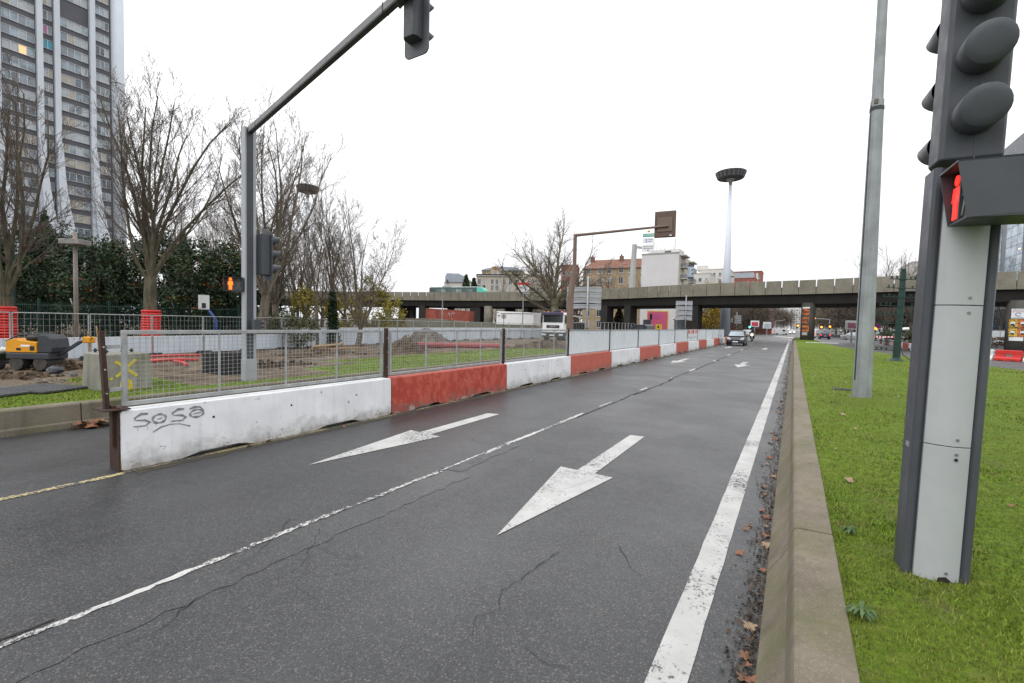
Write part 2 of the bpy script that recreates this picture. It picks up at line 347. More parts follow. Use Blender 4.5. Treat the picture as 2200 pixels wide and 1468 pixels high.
for i, (y0, y1, wd) in enumerate([(-1, 4.45, .055), (4.4, 5.5, .03), (5.4, 9.1, .075), (10.1, 10.9, .05), (13.4, 14.1, .08), (17.2, 17.6, .06), (20.5, 22.2, .10), (27.5, 28.6, .11), (34, 35.8, .12), (43, 45, .12)]):
    strip(-3.79, -3.79 + wd, y0, y1, .005, PAINTW, 'centre_line', mk, .014, .05, wob, i)
strip(-3.715, -3.34, -2, 4.5, .003, ASPH2, 'sealed_repair', mk, .03, .10, wob, 40)
strip(-3.86, -3.55, 4.55, 6.1, .0034, mt('grey_sealant', (.055, .057, .062), .45, .35, 9, bump=.3, bs=120), 'sealed_repair', mk, .035, .10, wob, 41)
CRK = mt('open_crack', (.016, .016, .017), .8, .3, 20)
for i, (y0, y1, xo, wd) in enumerate([(8.6, 13, -3.70, .035), (12.4, 17, -3.66, .06), (16.6, 22, -3.72, .045), (21.5, 29, -3.68, .07), (28, 40, -3.7, .06), (40, 62, -3.7, .06), (-.6, .9, -3.84, .018)]):
    strip(xo, xo + wd, y0, y1, .0042, CRK, 'joint_crack', mk, wd * .45, .08, lambda y: wob(y) + .03 * nz(9, y, 1.1), 60 + i)
def crack(pts, wd, seed):
    q = random.Random(seed); P = []
    for (a, b_), (c, d) in zip(pts, pts[1:]):
        n = max(2, int(math.hypot(c - a, d - b_) / .06))
        for k in range(n): f = k / n; P.append((a + (c - a) * f + q.gauss(0, .014), b_ + (d - b_) * f + q.gauss(0, .014)))
    m_ = MB()
    for i, (x, y) in enumerate(P):
        x2, y2 = P[min(i + 1, len(P) - 1)]; x1, y1 = P[max(i - 1, 0)]; L = math.hypot(x2 - x1, y2 - y1) or 1; nx, ny = -(y2 - y1) / L, (x2 - x1) / L
        ww = wd * q.uniform(.3, 1) * (1 - .7 * i / len(P)); m_.v += [(x - nx * ww, y - ny * ww, .0066), (x + nx * ww, y + ny * ww, .0066)]
    m_.f = [(2*i, 2*i+1, 2*i+3, 2*i+2) for i in range(len(P) - 1)]; m_.build('road_crack', CRK, mk)
gp = lambda *a: [tuple(G(u, v))[:2] for u, v in a]
crack(gp((1010,945),(1090,962),(1180,972),(1280,1000),(1370,1030),(1430,1055),(1500,1065)), .0038, 1)
crack(gp((1195,1185),(1150,1225),(1080,1270),(1075,1310),(1020,1340),(1000,1390)), .0042, 2)
crack(gp((620,1118),(585,1160),(560,1190),(480,1240)), .004, 3)
crack(gp((1330,1175),(1345,1205),(1380,1250)), .004, 4); crack(gp((430,1285),(395,1310),(330,1360),(200,1425)), .005, 5)
crack(gp((690,1135),(650,1215),(600,1240)), .004, 6); crack(gp((1130,1395),(1180,1430),(1260,1440)), .004, 7)
def arrow(tip, bl, br, tl, tr, name='lane_arrow', mat=None):
    # straight-ahead arrow: head triangle and shaft
    cx = (bl[0] + br[0]) / 2; hy = (bl[1] + br[1]) / 2; hw = abs(tr[0] - tl[0]) / 2
    sl_ = (cx - hw * 1.0, hy); sr = (cx + hw * 1.0, hy)
    MB().add([(*p, .0058) for p in (tip, br, sr, tr, tl, sl_, bl)], [(0,1,2,5,6),(2,3,4,5)]).build(name, mat or PAINT, mk)
arrow((-2.18,3.37),(-2.57,5.50),(-1.84,5.48),(-2.34,7.80),(-2.10,7.84))
arrow((-5.28,3.64),(-5.58,5.82),(-4.88,5.77),(-5.37,7.85),(-5.12,7.92))
for yy in (24.3, 46.5):
    for xx in (-2.2, -5.3): arrow((xx, yy), (xx - .37, yy + 2.1), (xx + .37, yy + 2.1), (xx - .13, yy + 4.3), (xx + .13, yy + 4.3))
MB().add([(x, y, .0074) for x, y in gp((1195,1068),(1233,1020),(1288,1022),(1258,1038),(1215,1052))], [(0,1,2,3,4)]).build('worn_patch', road_paint('road_paint_grey_patch', (.40,.40,.39), .3), mk)
strip(-6.80, -6.70, -4, 2.2, .005, PAINTY, 'edge_line', mk, .008, .1, lambda y: -.035 * max(0, 1.5 - y) ** 1.0); strip(-6.86, -6.745, 2.2, 60, .005, PAINTW2, 'edge_line', mk, .012, .1)
strip(-6.90, -6.60, 2.3, 60, .0028, mt('barrier_foot_dirt', (.05, .042, .03), .9, .5, 8, bump=.5, bs=80, col2=(.055, .05, .042)), 'foot_dirt', mk, .04, .12)
# ------------------------------------------------------------------ works area left of the road
def sbase(x):
    return .4 if x > -13 else (.4 + (x + 13) / 7 * .32 if x > -20 else .08)
def dirtness(x, y):
    d = 0.0
    if x < -15.2: d = 1.0
    if y < 3.6 and x < -12.8: d = max(d, .9)
    if y < 4.2 and x > -12.8: d = max(d, .1)
    if 4.8 < y < 8.6 and x < -10.9: d = max(d, 1.0 if x < -11.1 else .8)
    if 8.6 <= y < 11 and x < -12.6: d = max(d, .75)
    if y > 27 and x < -12.6: d = max(d, .95)
    if y > 38: d = max(d, .8)
    return d
def zs(x, y):
    d = dirtness(x, y); e = min(1, max(0, (-10.6 - x) / 1.0))
    return sbase(x) + e * (.03 * nz(x, y, .4) + d * (.10 * nz(x, y, .8, 2) + .05 * nz(x, y, 2.5, 5) - .02))
def SG(u, v, it=14):
    z = .3
    for _ in range(it): p = G(u, v, z); z = .5 * z + .5 * zs(p.x, p.y)
    return G(u, v, z)
xs = [-10.34 - .3 * i for i in range(46)] + [-24.5 - 3 * i for i in range(26)]
ysg = [-20, -14, -9, -6] + [-4 + .3 * i for i in range(120)] + [32.5 + 1.6 * i for i in range(30)]
b = MB()
for y in ysg:
    for x in xs: b.v.append((x, y, zs(x, y)))
nx_ = len(xs)
for i in range(len(ysg) - 1):
    for k in range(nx_ - 1): a = i * nx_ + k; b.f.append((a, a + nx_, a + nx_ + 1, a + 1))
site = b.build('works_ground', ground_grass('works_soil', 'dirt'), smooth=True)
at = site.data.attributes.new('dirt', 'FLOAT', 'POINT'); at.data.foreach_set('value', [dirtness(x, y) for y in ysg for x in xs]); tag(site, kind='structure')
kb2 = thing('works_kerb', None, None); tag(kb2, kind='structure')
kp = [(-10.10, -.02), (-10.105, .09), (-10.14, .10), (-10.155, .375), (-10.18, .4), (-10.37, .4), (-10.37, -.02)][::-1]
kme2 = MB().prism(kp, 'y', .006, 1.994).mesh('kerb_stone')
for i in range(36): link('kerb_stone', kme2, CONCL, kb2, .008, (rnd.uniform(-.008, .008), -7.25 + 2.0 * i, rnd.uniform(-.008, .006)))
# ------------------------------------------------------------------ grass blades
def blades(name, n, d0, d1, a0, a1, ok, zf, hmin, hmax, mat, seed):
    q = np.random.default_rng(seed)
    d = np.exp(q.uniform(math.log(d0), math.log(d1), n)); a = q.uniform(a0, a1, n); x = d * np.sin(a); y = d * np.cos(a)
    keep = np.array([ok(p, r) for p, r in zip(x, y)]); x = x[keep]; y = y[keep]; d = d[keep]; n = len(x)
    z = np.array([zf(p, r) for p, r in zip(x, y)])
    h = q.uniform(hmin, hmax, n) * (1 + .35 * np.sin(x * 2.1 + 1.3 * np.sin(y * 1.7))) ; ang = q.uniform(0, 2 * math.pi, n); wd = .0016 + .0011 * d
    lean = q.uniform(.2, 1.1, n) * h; la = q.uniform(0, 2 * math.pi, n)
    c, s_ = np.cos(ang) * wd, np.sin(ang) * wd
    v0 = np.stack([x - c, y - s_, z - .01], 1); v1 = np.stack([x + c, y + s_, z - .01], 1); v2 = np.stack([x + lean * np.cos(la), y + lean * np.sin(la), z + h], 1)
    V = np.stack([v0, v1, v2], 1).reshape(-1, 3); me = np_mesh(name, V, np.arange(3 * n).reshape(-1, 3))
    return tag(link(name, me, mat), kind='stuff')
GR = grass_leaf('grass_blade')
o = blades('lawn_grass', 300000, 1.2, 45, R(-2), R(80), lambda x, y: x > .31 and x < Xr(y) - .1, zmed, .006, .026, GR, 3); tag(o, 'short green lawn grass on the raised median', 'grass')
o = blades('verge_grass', 90000, 9, 42, R(-84), R(-12), lambda x, y: x < -10.38 and x > -17 and dirtness(x, y) + .45 * nz(x, y, 1.3) < .45, zs, .015, .04, GR, 4); tag(o, 'patchy green grass of the works area behind the mesh fence', 'grass')
# weeds by the kerb
WEED = foliage('weed_leaf', (.045, .085, .028), (.085, .135, .05))
for i, (u, v, s) in enumerate([(1852, 1325, .07), (1826, 1148, .06)]):
    p = G(u, v, TG); w_ = MB(); q = random.Random(i)
    for k in range(34):
        a = q.uniform(0, 6.28); L = s * q.uniform(.6, 1.2); t_ = Vector((math.cos(a), math.sin(a), 0)); n_ = Vector((-t_.y, t_.x, 0)) * L * .13
        h0 = q.uniform(.03, .06); pts = [t_ * L * .1 + Vector((0,0,.01)), t_ * L * .55 + Vector((0,0,h0)), t_ * L + Vector((0,0,h0 * .5))]
        w_.add([pts[0] - n_ * .4, pts[0] + n_ * .4, pts[1] + n_, pts[1] - n_, pts[2]], [(0,1,2,3),(3,2,4)])
    tag(w_.build('weed_plant', WEED, loc=p), ['leafy grey green weed rosette at the kerb edge nearest the camera', 'small weed rosette beside the kerb, level with the signal column', 'tiny weed tuft in front of the signal column foot'][i], 'weed')
# fallen leaves
LEAF = [foliage('leaf_brown', (.085, .042, .024), (.19, .105, .058)), foliage('leaf_rust', (.13, .05, .025), (.23, .10, .05)), foliage('leaf_tan', (.20, .135, .085), (.28, .20, .13))]
lms = []
for k in range(4):
    q = random.Random(k); pts = []
    for i in range(20):
        a = 2 * math.pi * i / 20; lob = .55 + .45 * abs(math.cos(2.5 * a)) ** .8; r = lob * q.uniform(.85, 1.1); pts.append((r * math.cos(a) * .5, r * math.sin(a) * .5, .14 * r * r * (1 if k % 2 else -.6) * math.cos(2 * a + k) + q.uniform(0, .05)))
    m_ = MB().add([(0, 0, .03)] + pts, [(0, i + 1, (i + 1) % 20 + 1) for i in range(20)])
    m_.tube([(-.3, 0, .03), (-.75, .05, .06)], .012, 3); lms.append([m_.mesh('fallen_leaf') for _ in range(3)])
    for me, mm in zip(lms[-1], LEAF): me.materials.append(mm)
def leaf(p, s, label, group, q):
    o = link('fallen_leaf', q.choice(q.choice(lms)), None, None, 0, (p[0], p[1], p[2] + .012), (q.uniform(-.35, .35), q.uniform(-.35, .35), q.uniform(0, 6.28))); o.scale = (s, s, s); tag(o, label, 'leaf', group)
q = random.Random(12)
for i in range(70):
    y = 2.2 + 24 * q.random() ** 2; x = -.12 - abs(q.gauss(0, .10)); leaf((x, y, .004), q.uniform(.04, .11), 'fallen brown leaf lying in the gutter along the median kerb', 'leaves in the gutter', q)
for i in range(74):
    y = 3 + 30 * q.random() ** 1.3; x = .45 + (min(7, Xr(y)) - .5) * q.random(); leaf((x, y, zmed(x, y) + .02), q.uniform(.045, .10), 'fallen brown leaf lying on the median lawn', 'leaves on the lawn', q)
for i in range(26):
    p = G(q.gauss(185, 26), q.gauss(912, 5)); leaf((max(-9.98, p.x) if p.x > -10.05 else -9.97, p.y, .004 + q.random() * .07), q.uniform(.12, .22), 'dry brown leaf in the heap against the works kerb', 'leaf heap by the works kerb', q)
for i in range(16):
    y = 3 + 14 * q.random(); leaf((-6.66 - q.random() * .14, y, .006), q.uniform(.07, .12), 'brown leaf at the foot of the concrete barriers', 'leaves at the barrier foot', q)
lt = MB(); q = random.Random(33)
for i in range(5200):
    y = 1.8 + 45 * q.random() ** 2.2; x = -.105 - abs(q.gauss(0, .075 + .04 * nz(1, y, 1.2))); s = q.uniform(.004, .017); a = q.uniform(0, 6.28); c_, s_ = math.cos(a) * s, math.sin(a) * s
    lt.add([(x - c_, y - s_, .007), (x + s_ * .6, y - c_ * .6, .012 + s * .4), (x + c_, y + s_, .009), (x - s_ * .6, y + c_ * .6, .008)], [(0, 1, 2, 3)])
tag(lt.build('leaf_litter', foliage('litter', (.02, .016, .012), (.10, .06, .036), (.03, .025, .02), 9)), 'crumbled leaf litter and grit in the gutter', 'litter', kind='stuff')
# ================================================================== NEAR STREET FURNITURE
def man(s=1.0, walk=False):
    # pictogram: head and body as bevelled flat shapes in the x-z plane, y is thickness
    b = MB(); n = 12
    b.prism([(.035*math.cos(2*math.pi*k/n)*s, (.115+.035*math.sin(2*math.pi*k/n))*s) for k in range(n)], 'y', 0, .006)
    P = [(-.045,.07),(.045,.07),(.06,-.02),(.042,-.03),(.035,.02),(.034,-.14),(.006,-.14),(0,-.03),(-.006,-.14),(-.034,-.14),(-.035,.02),(-.042,-.03),(-.06,-.02)]
    if walk: P = [(-.03,.07),(.03,.07),(.065,-.01),(.05,-.02),(.028,.03),(.03,-.03),(.062,-.14),(.034,-.14),(0,-.05),(-.03,-.14),(-.06,-.14),(-.03,-.03),(-.028,.03),(-.055,-.02),(-.068,-.01)]
    b.prism([(x*s, z*s) for x, z in P], 'y', 0, .006); return b
def visor(r, ltop, lbot, n=24):
    # closed hood tube along -Y, cut aslant
    b = MB()
    for k in range(n): a = 2*math.pi*k/n; b.v.append((r*math.cos(a), 0, r*math.sin(a)))
    for k in range(n): a = 2*math.pi*k/n; t = (math.sin(a)+1)/2; b.v.append((r*math.cos(a), -(lbot+(ltop-lbot)*t), r*math.sin(a)))
    for k in range(n): a = 2*math.pi*k/n; t = (.97*math.sin(a)+1)/2; b.v.append((.97*r*math.cos(a), -(lbot+(ltop-lbot)*t)-.003, .97*r*math.sin(a)))
    for k in range(n): a = 2*math.pi*k/n; t = (.6*math.sin(a)+1)/2; b.v.append((.6*r*math.cos(a), -(lbot+(ltop-lbot)*t)-.014, .6*r*math.sin(a)))
    for j in range(3):
        for k in range(n): k2 = (k+1) % n; b.f.append((j*n+k, (j+1)*n+k, (j+1)*n+k2, j*n+k2))
    b.f.append(tuple(3*n+k for k in range(n))[::-1]); return b
base = G(2000, 1236, TG)
sc = thing('signal_column', 'tall grey traffic signal column with dark rails standing on the median lawn close to the camera', 'traffic signal', (base.x, base.y, TG - .03), R(3)); sc.rotation_euler = (0, R(1.1), R(4))
def arcpanel(w_, bul, y, z0, z1, n=12):
    b = MB(); pts = [(-w_ + 2*w_*k/n, y - bul * (1 - (2*k/n - 1)**2)) for k in range(n+1)]
    poly = pts + [(w_, y + .04), (-w_, y + .04)]
    return b.prism(poly, 'z', z0, z1)
SCR = mt('screw_metal', (.22,.22,.21), .4, .1, 8, metal=.6)
for z0, z1 in ((.0, .845), (.85, 1.665), (1.67, 2.36), (2.365, 2.45)):
    pn = arcpanel(.104, .036, -.07, z0, z1).build('cladding_panel', PANELG, sc, bevel=.002)
    if z1 < 2.4:
        for zz in ((z0 + .04, z1 - .04) if z0 > 0 else (.10, z1 - .04)):
            MB().cyl((.035, -.099, zz), (.035, -.107, zz), .008, n=10).build('screw', SCR, pn)
MB().cyl((.035, -.099, .775), (.035, -.108, .775), .009, n=8).build('screw', BLACK, sc)
MB().add([(-.01,-.1085,.02),(.06,-.103,.01),(.064,-.1025,.055),(.035,-.106,.08),(0,-.1085,.07)], [(0,1,2,3,4)]).build('broken_corner', mt('hole_dark', (.03,.022,.016), .9, .3, 30), sc)
rail = [(.0, -.05), (.02, -.068), (.042, -.068), (.052, -.05), (.052, .11), (.034, .13), (.0, .13)]
MB().prism([(.105 + x, y) for x, y in rail], 'z', 0, 2.47).build('side_rail', DGREY2, sc, bevel=.004)
MB().prism([(-.105 - x, y) for x, y in rail][::-1], 'z', 0, 2.47).build('side_rail', DGREY2, sc, bevel=.004)
MB().bx(-.103, .103, -.03, .12, 0, 2.47).build('core', DGREY2, sc)
MB().bx(-.1605, -.1572, -.02, .04, .80, .83).build('maker_plate', mt('plate_grey', (.25,.25,.26), .4), sc)
hd = MB().prism([(-.152,-.085),(-.13,-.098),(.112,-.098),(.13,-.085),(.13,.08),(.10,.15),(-.12,.15),(-.152,.08)], 'z', 2.50, 3.8).build('signal_head', DGREY, sc, bevel=.01)
MB().bx(-.003, .003, -.1, -.096, 2.49, 3.7).build('seam', DGREY2, hd)
vm = visor(.107, .165, .12).mesh('visor', True)
for i, zz in enumerate((2.735, 3.065, 3.395)): link('visor', vm, DGREY, hd, 0, (-.012, -.096, zz))
vm2 = visor(.09, .26, .12).mesh('visor', True)
for zz in (2.66, 3.0, 3.36): link('visor', vm2, DGREY, hd, 0, (-.06, .148, zz), (0, 0, R(180)))
# pedestrian signal facing the crossing over the left carriageway (-X)
pb = MB()
x0, xh, x1, y0, y1, z0, z1 = -.095, -.15, .34, -.40, -.125, 2.11, 2.41
pb.prism([(x0, z0), (xh, z1), (x1, z1), (x1, z0 + .02)], 'y', y0, y0 + .010); pb.prism([(x0, z0), (xh, z1), (x1, z1), (x1, z0 + .02)], 'y', y1 - .010, y1)
pb.add([(xh,y0,z1),(x1,y0,z1),(x1,y1,z1),(xh,y1,z1),(xh,y0,z1-.010),(x1,y0,z1-.010),(x1,y1,z1-.010),(xh,y1,z1-.010)], [(0,1,2,3),(7,6,5,4),(0,4,5,1),(0,3,7,4)])
pb.bx(x0, x1, y0 + .002, y1 - .002, z0, z0 + .010); pb.bx(x1 - .012, x1, y0 + .002, y1 - .002, z0, z1 - .01); pb.bx(.08, .09, y0 + .01, y1 - .01, z0 + .01, z1 - .01)
px = pb.build('pedestrian_signal', DGREY, sc)
MB().bx(-.086, -.078, y0 + .010, y1 - .010, z0 + .010, z1 - .012).build('lens_plate', BLACK, px)
link('red_man', man(.84).mesh('red_man'), REDL, px, 0, (-.092, y0 + .205, z0 + .145), (0, 0, R(-90)))
link('walking_man', man(.85, True).mesh('walking_man'), mt('unlit_lens', (.10,.11,.10), .4), px, 0, (-.090, y0 + .065, z0 + .148), (0, 0, R(-90)))
MB().bx(-.098, -.086, y0 + .120, y0 + .130, z0 + .010, z1 - .012).build('divider', DGREY, px)
MB().bx(.12, .124, y0 - .002, y0, z0 + .012, z1).build('seam', DGREY2, px)
MB().bx(.0, .1, -.127, -.06, 2.14, 2.32).build('bracket', DGREY, px)
# ------------------------------------------------------------------ lamp post on the median
base = G(1851, 853, TG)
lp = thing('lamp_post', 'tall galvanised eight sided lamp post standing on the median lawn', 'lamp post', (base.x, base.y, TG - .02))
MB().tube([(0,0,0),(0,0,6.5)], [.185, .128], 8).build('lower_shaft', GALVL, lp)
MB().tube([(0,0,6.4),(0,0,13.5)], [.112, .062], 8).build('upper_shaft', GALVL, lp)
for s in (-1, 1):
    dx, dy = .85 * s, .52 * s
    MB().tube([(dx*.176, dy*.176, .4), (dx*.124, dy*.124, 6.4)], [.016, .012], 4).build('edge_strip', DARKM, lp)
MB().tube([(0,0,6.28),(0,0,6.36)], [.138, .136], 8).build('clamp', DARKM, lp); MB().tube([(0,0,6.36),(0,0,6.52)], [.128, .113], 8).build('collar', GALVL, lp)
MB().box((-.03,-.13,6.45), (.07,.03,.09)).build('clamp_lug', mt('rust_patch', (.13,.10,.07), .7, .3, 9), lp)
MB().bx(-.24,.24,-.22,.22,-.05,.022).build('foot_plate', CONC, lp, bevel=.01)
MB().tube([(0,0,13.4),(-.4,-.6,13.9),(-1.2,-1.8,14.0)], [.06,.05,.04], 8).build('lamp_arm', GALVL, lp)
lh = MB().box((-1.5,-2.2,13.98), (.35,.9,.14), Matrix.Rotation(R(-34), 3, 'Z')).build('lantern', LGREY, lp, bevel=.03)
# drain cover in the grass beside it
p = G(1812, 838, TG); dc = thing('drain_cover', 'small dark slotted drain cover in the lawn beside the lamp post', 'drain cover', (p.x, p.y, zmed(p.x, p.y) - .005))
MB().bx(-.2,.2,-.2,.2,-.03,.01).build('frame', DARKM, dc)
for k in range(7): MB().bx(-.17,.17,-.17+.05*k,-.145+.05*k,.01,.02).build('slat', DARKM, dc)
# ------------------------------------------------------------------ green bracket post
base = G(1925, 777, TG)
gp_ = thing('bracket_post', 'dark green steel post with tiers of cross arms carrying small cups, on the lawn', 'post', (base.x, base.y, TG), R(27)); gp_.rotation_euler = (0, R(1.5), R(27))
MB().tube([(0,0,0),(0,0,4.4)], [.155,.12], 8).build('post', GREENP, gp_); MB().lathe([(.36,0),(.36,.03),(.18,.16),(.16,.2)], n=8).build('foot', GREENP, gp_)
MB().lathe([(.09,0),(.11,.1),(.06,.14)], (0,0,4.4), 8).build('cap', GREENP, gp_)
q = random.Random(5)
for i in range(9):
    zz = 4.02 - .435 * i; L = .62 + .135 * i
    ar = MB().bar((-L,-.04,zz), (L,-.04,zz), .035, .035).cyl((0,0,zz-.03),(0,0,zz+.03),.17-.002*i,n=8).build('cross_arm', GREENP, gp_)
    cb = MB()
    for s in (-1, 1):
        for k in range(2 + i // 2):
            x = s * (L - .06 - .22 * k - q.uniform(0, .05)); h = q.uniform(.07, .13); cb.lathe([(.03,.0),(.03,h*.5),(.05,h*.55),(.05,h)], (x, -.04, zz + .015), 6)
    cb.build('cups', GREENP, ar)
tb = MB().tube([(.12,0,.9),(.22,-.1,.35),(.5,-.25,.08),(.8,-.2,.05)], .018, 6).build('cable', DARKM, gp_, True)
# ------------------------------------------------------------------ signal mast with arm, left
mb_ = G(535, 817, .4)
sm = thing('signal_mast', 'tall light grey signal mast with dark groove and long overhead arm, behind the mesh fence', 'traffic signal', (mb_.x, mb_.y, .36))
HT = A(530, 276, PX((mb_.x, mb_.y, 6.4))[2]).z - .36
MB().bx(-.085,.085,-.13,.13,0,HT).build('pole', LGREY, sm, bevel=.008)
MB().bx(.083,.091,-.095,.055,0.0,HT-.05).build('dark_groove', DGREY, sm)
MB().prism([(-.095,-.14),(.10,-.14),(.10,.14),(-.095,.14)], 'z', 0, .55).build('base_sleeve', LGREY, sm, bevel=.01)
d_ = ray(848, 2); zend = HT + .36 + .25; t_ = (zend - CH) / d_.z; ae = Vector((0,0,CH)) + d_ * t_
al = ae - Vector((mb_.x, mb_.y, .36)); a0 = Vector((0,0,HT - .07)); dirn = (al - a0).normalized()
a1 = al + dirn * .55
MB().bar(a0 - dirn*.08, a1, .105, .125).build('arm', mt('arm_grey', (.17,.17,.175), .5, .1, 2, streak=.2), sm, bevel=.01)
MB().bar(a0 - Vector((0,0,.066)) + dirn*.1, a1 - Vector((0,0,.066)), .09, .02).build('arm_underside', DGREY, sm)
jn = a0 + dirn * .55; MB().bar(jn, jn + dirn*.015, .113, .133).build('arm_joint', DARKM, sm)
jn = a0 + dirn * ((al-a0).length - .25); MB().bar(jn, jn + dirn*.02, .118, .138).build('arm_joint', DARKM, sm)
# overhead head: we see its back; it faces +Y
dd = ray(897, 30); yy = ae.y + .22; hp = Vector((0,0,CH)) + dd * (yy / dd.y); hl = hp - Vector((mb_.x, mb_.y, .36))
oh = MB().prism([(-.13,-.02),(.13,-.02),(.13,-.14),(.09,-.19),(-.09,-.19),(-.13,-.14)], 'z', hl.z - .42, hl.z + .62)
for i, v in enumerate(oh.v): oh.v[i] = (v[0] + hl.x, v[1] + hl.y, v[2])
ohd = oh.build('overhead_signal', DGREY, sm, bevel=.008)
bp = []
hw, r = .235, .09
for cx, cz, s0 in ((hw - r, -.62 + r, -90), (hw - r, .9 - r, 0), (-hw + r, .9 - r, 90), (-hw + r, -.62 + r, 180)):
    for k in range(5): a = R(s0 + 22.5 * k); bp.append((cx + r * math.cos(a) + hl.x, cz + r * math.sin(a) + hl.z))
MB().prism(bp, 'y', hl.y - .018, hl.y + .004).build('backplate', mt('backplate_grey', (.085,.092,.105), .5, .1, 2), ohd)
vm3 = visor(.12, .30, .10).mesh('visor', True)
for k in range(3): link('visor', vm3, DGREY, ohd, 0, (hl.x, hl.y + .004, hl.z - .28 + .42 * k), (0, 0, R(180)))
MB().bar(al - Vector((0,0,.02)), Vector((hl.x, hl.y - .12, hl.z + .35)), .14, .16).build('clamp', mt('clamp_grey', (.2,.2,.2), .5), ohd)
# side head on the mast, facing +Y, seen from the side
ph = A(567, 548, PX((mb_.x, mb_.y, 3))[2] + .15); pl_ = ph - Vector((mb_.x, mb_.y, .36))
sh = MB().prism([(-.12,-.12),(.12,-.12),(.14,-.08),(.14,.08),(-.14,.08),(-.14,-.08)], 'z', pl_.z - .48, pl_.z + .48)
for i, v in enumerate(sh.v): sh.v[i] = (v[0] + pl_.x, v[1] + pl_.y, v[2])
shd = sh.build('side_signal', DGREY, sm, bevel=.008)
MB().prism([(-.2 + pl_.x, pl_.z - .58), (.2 + pl_.x, pl_.z - .62), (.2 + pl_.x, pl_.z + .52), (-.2 + pl_.x, pl_.z + .66)], 'y', pl_.y + .08, pl_.y + .10).build('backplate', DGREY2, shd)
for k in range(3): link('visor', vm3, DGREY, shd, 0, (pl_.x, pl_.y + .10, pl_.z - .32 + .34 * k), (0, 0, R(180)))
for zz in (.40, -.42): MB().bar((0, .1, pl_.z + zz), (pl_.x, pl_.y, pl_.z + zz), .03, .03).build('bracket', DARKM, shd)
# low repeater
rl = A(551, 702, PX((mb_.x, mb_.y, 2))[2] - .1) - Vector((mb_.x, mb_.y, .36))
rp = MB().box(rl, (.14,.16,.34)).build('repeater_signal', DGREY, sm, bevel=.01)
for k in range(3): MB().cyl((rl.x + .02, rl.y + .07, rl.z - .1 + .1*k), (rl.x + .02, rl.y + .15, rl.z - .1 + .1*k), .036, n=10).build('visor', DGREY, rp)
# pedestrian signal on the mast
pp = A(505, 611, PX((mb_.x, mb_.y, 3))[2] - .1) - Vector((mb_.x, mb_.y, .36))
ps = thing('pedestrian_signal', None, None, pp, R(44)); ps.parent = sm
b = MB(); b.bx(-.20,.20,-.03,.14,-.16,.16)
for s in (-1, 1): b.bx(s*.2-.008 if s>0 else -.2, .2 if s>0 else -.192, -.15, -.03, -.16, .16)
b.bx(-.192,.192,-.15,-.03,.152,.16); b.bx(-.192,.192,-.10,-.03,-.16,-.152); b.build('housing', DGREY, ps)
link('orange_man', man(.95).mesh('orange_man'), ORANGEL, ps, 0, (-.085, -.04, .005)); link('walking_man', man(.95, True).mesh('walking_man'), mt('unlit_lens', (.1,.11,.1), .4), ps, 0, (.085, -.04, .005))
MB().bar((.1,.05,.0), (.32,.16,.0), .05, .08).build('bracket', DGREY, ps)
# ================================================================== CONCRETE BARRIER LINE
PITCH = 4.38; Y0 = 2.20; BH = .735
def block_mesh(seed):
    q = random.Random(seed); L = PITCH - .03; b = MB(); bot = []
    cuts = [(0, .012), (.35, 0)]
    for c0, c1 in ((.75, 1.5), (2.75, 3.5)):
        bot += [(c0 - .1, q.uniform(0, .008)), (c0, .028), (c0 + .12, .055), (c1 - .12, .058), (c1, .03), (c1 + .1, q.uniform(0, .008))]
    P = [(0, .02), (.06, .004)] + bot + [(L - .15, .004), (L - .03, .02), (L, .05), (L, BH - .04), (L - .015, BH), (.02, BH), (0, BH - .03)]
    b.prism(P, 'x', -.14, .13); 
    # slight flare of the foot
    b.v = [(x + (.018 * max(0, 1 - z / .3) * (1 if x > 0 else -1)), y, z) for x, y, z in b.v]
    return b.mesh('concrete_body')
bms = [block_mesh(k) for k in range(4)]; bmr = [m_.copy() for m_ in bms]
for m_ in bms: m_.materials.append(WHITEB)
bmd = [m_.copy() for m_ in bmr]
for m_ in bmr: m_.materials.append(REDB)
for m_ in bmd: m_.materials.append(REDB2)
hole = MB().cyl((0,0,0),(.006,0,0),.016,n=10).mesh('anchor_hole'); hole.materials.append(BLACK)
ORD = ['nearest', 'second', 'third', 'fourth', 'fifth', 'sixth', 'seventh', 'eighth', 'ninth', 'tenth', 'eleventh', 'twelfth', 'thirteenth', 'fourteenth']
XB = -6.98
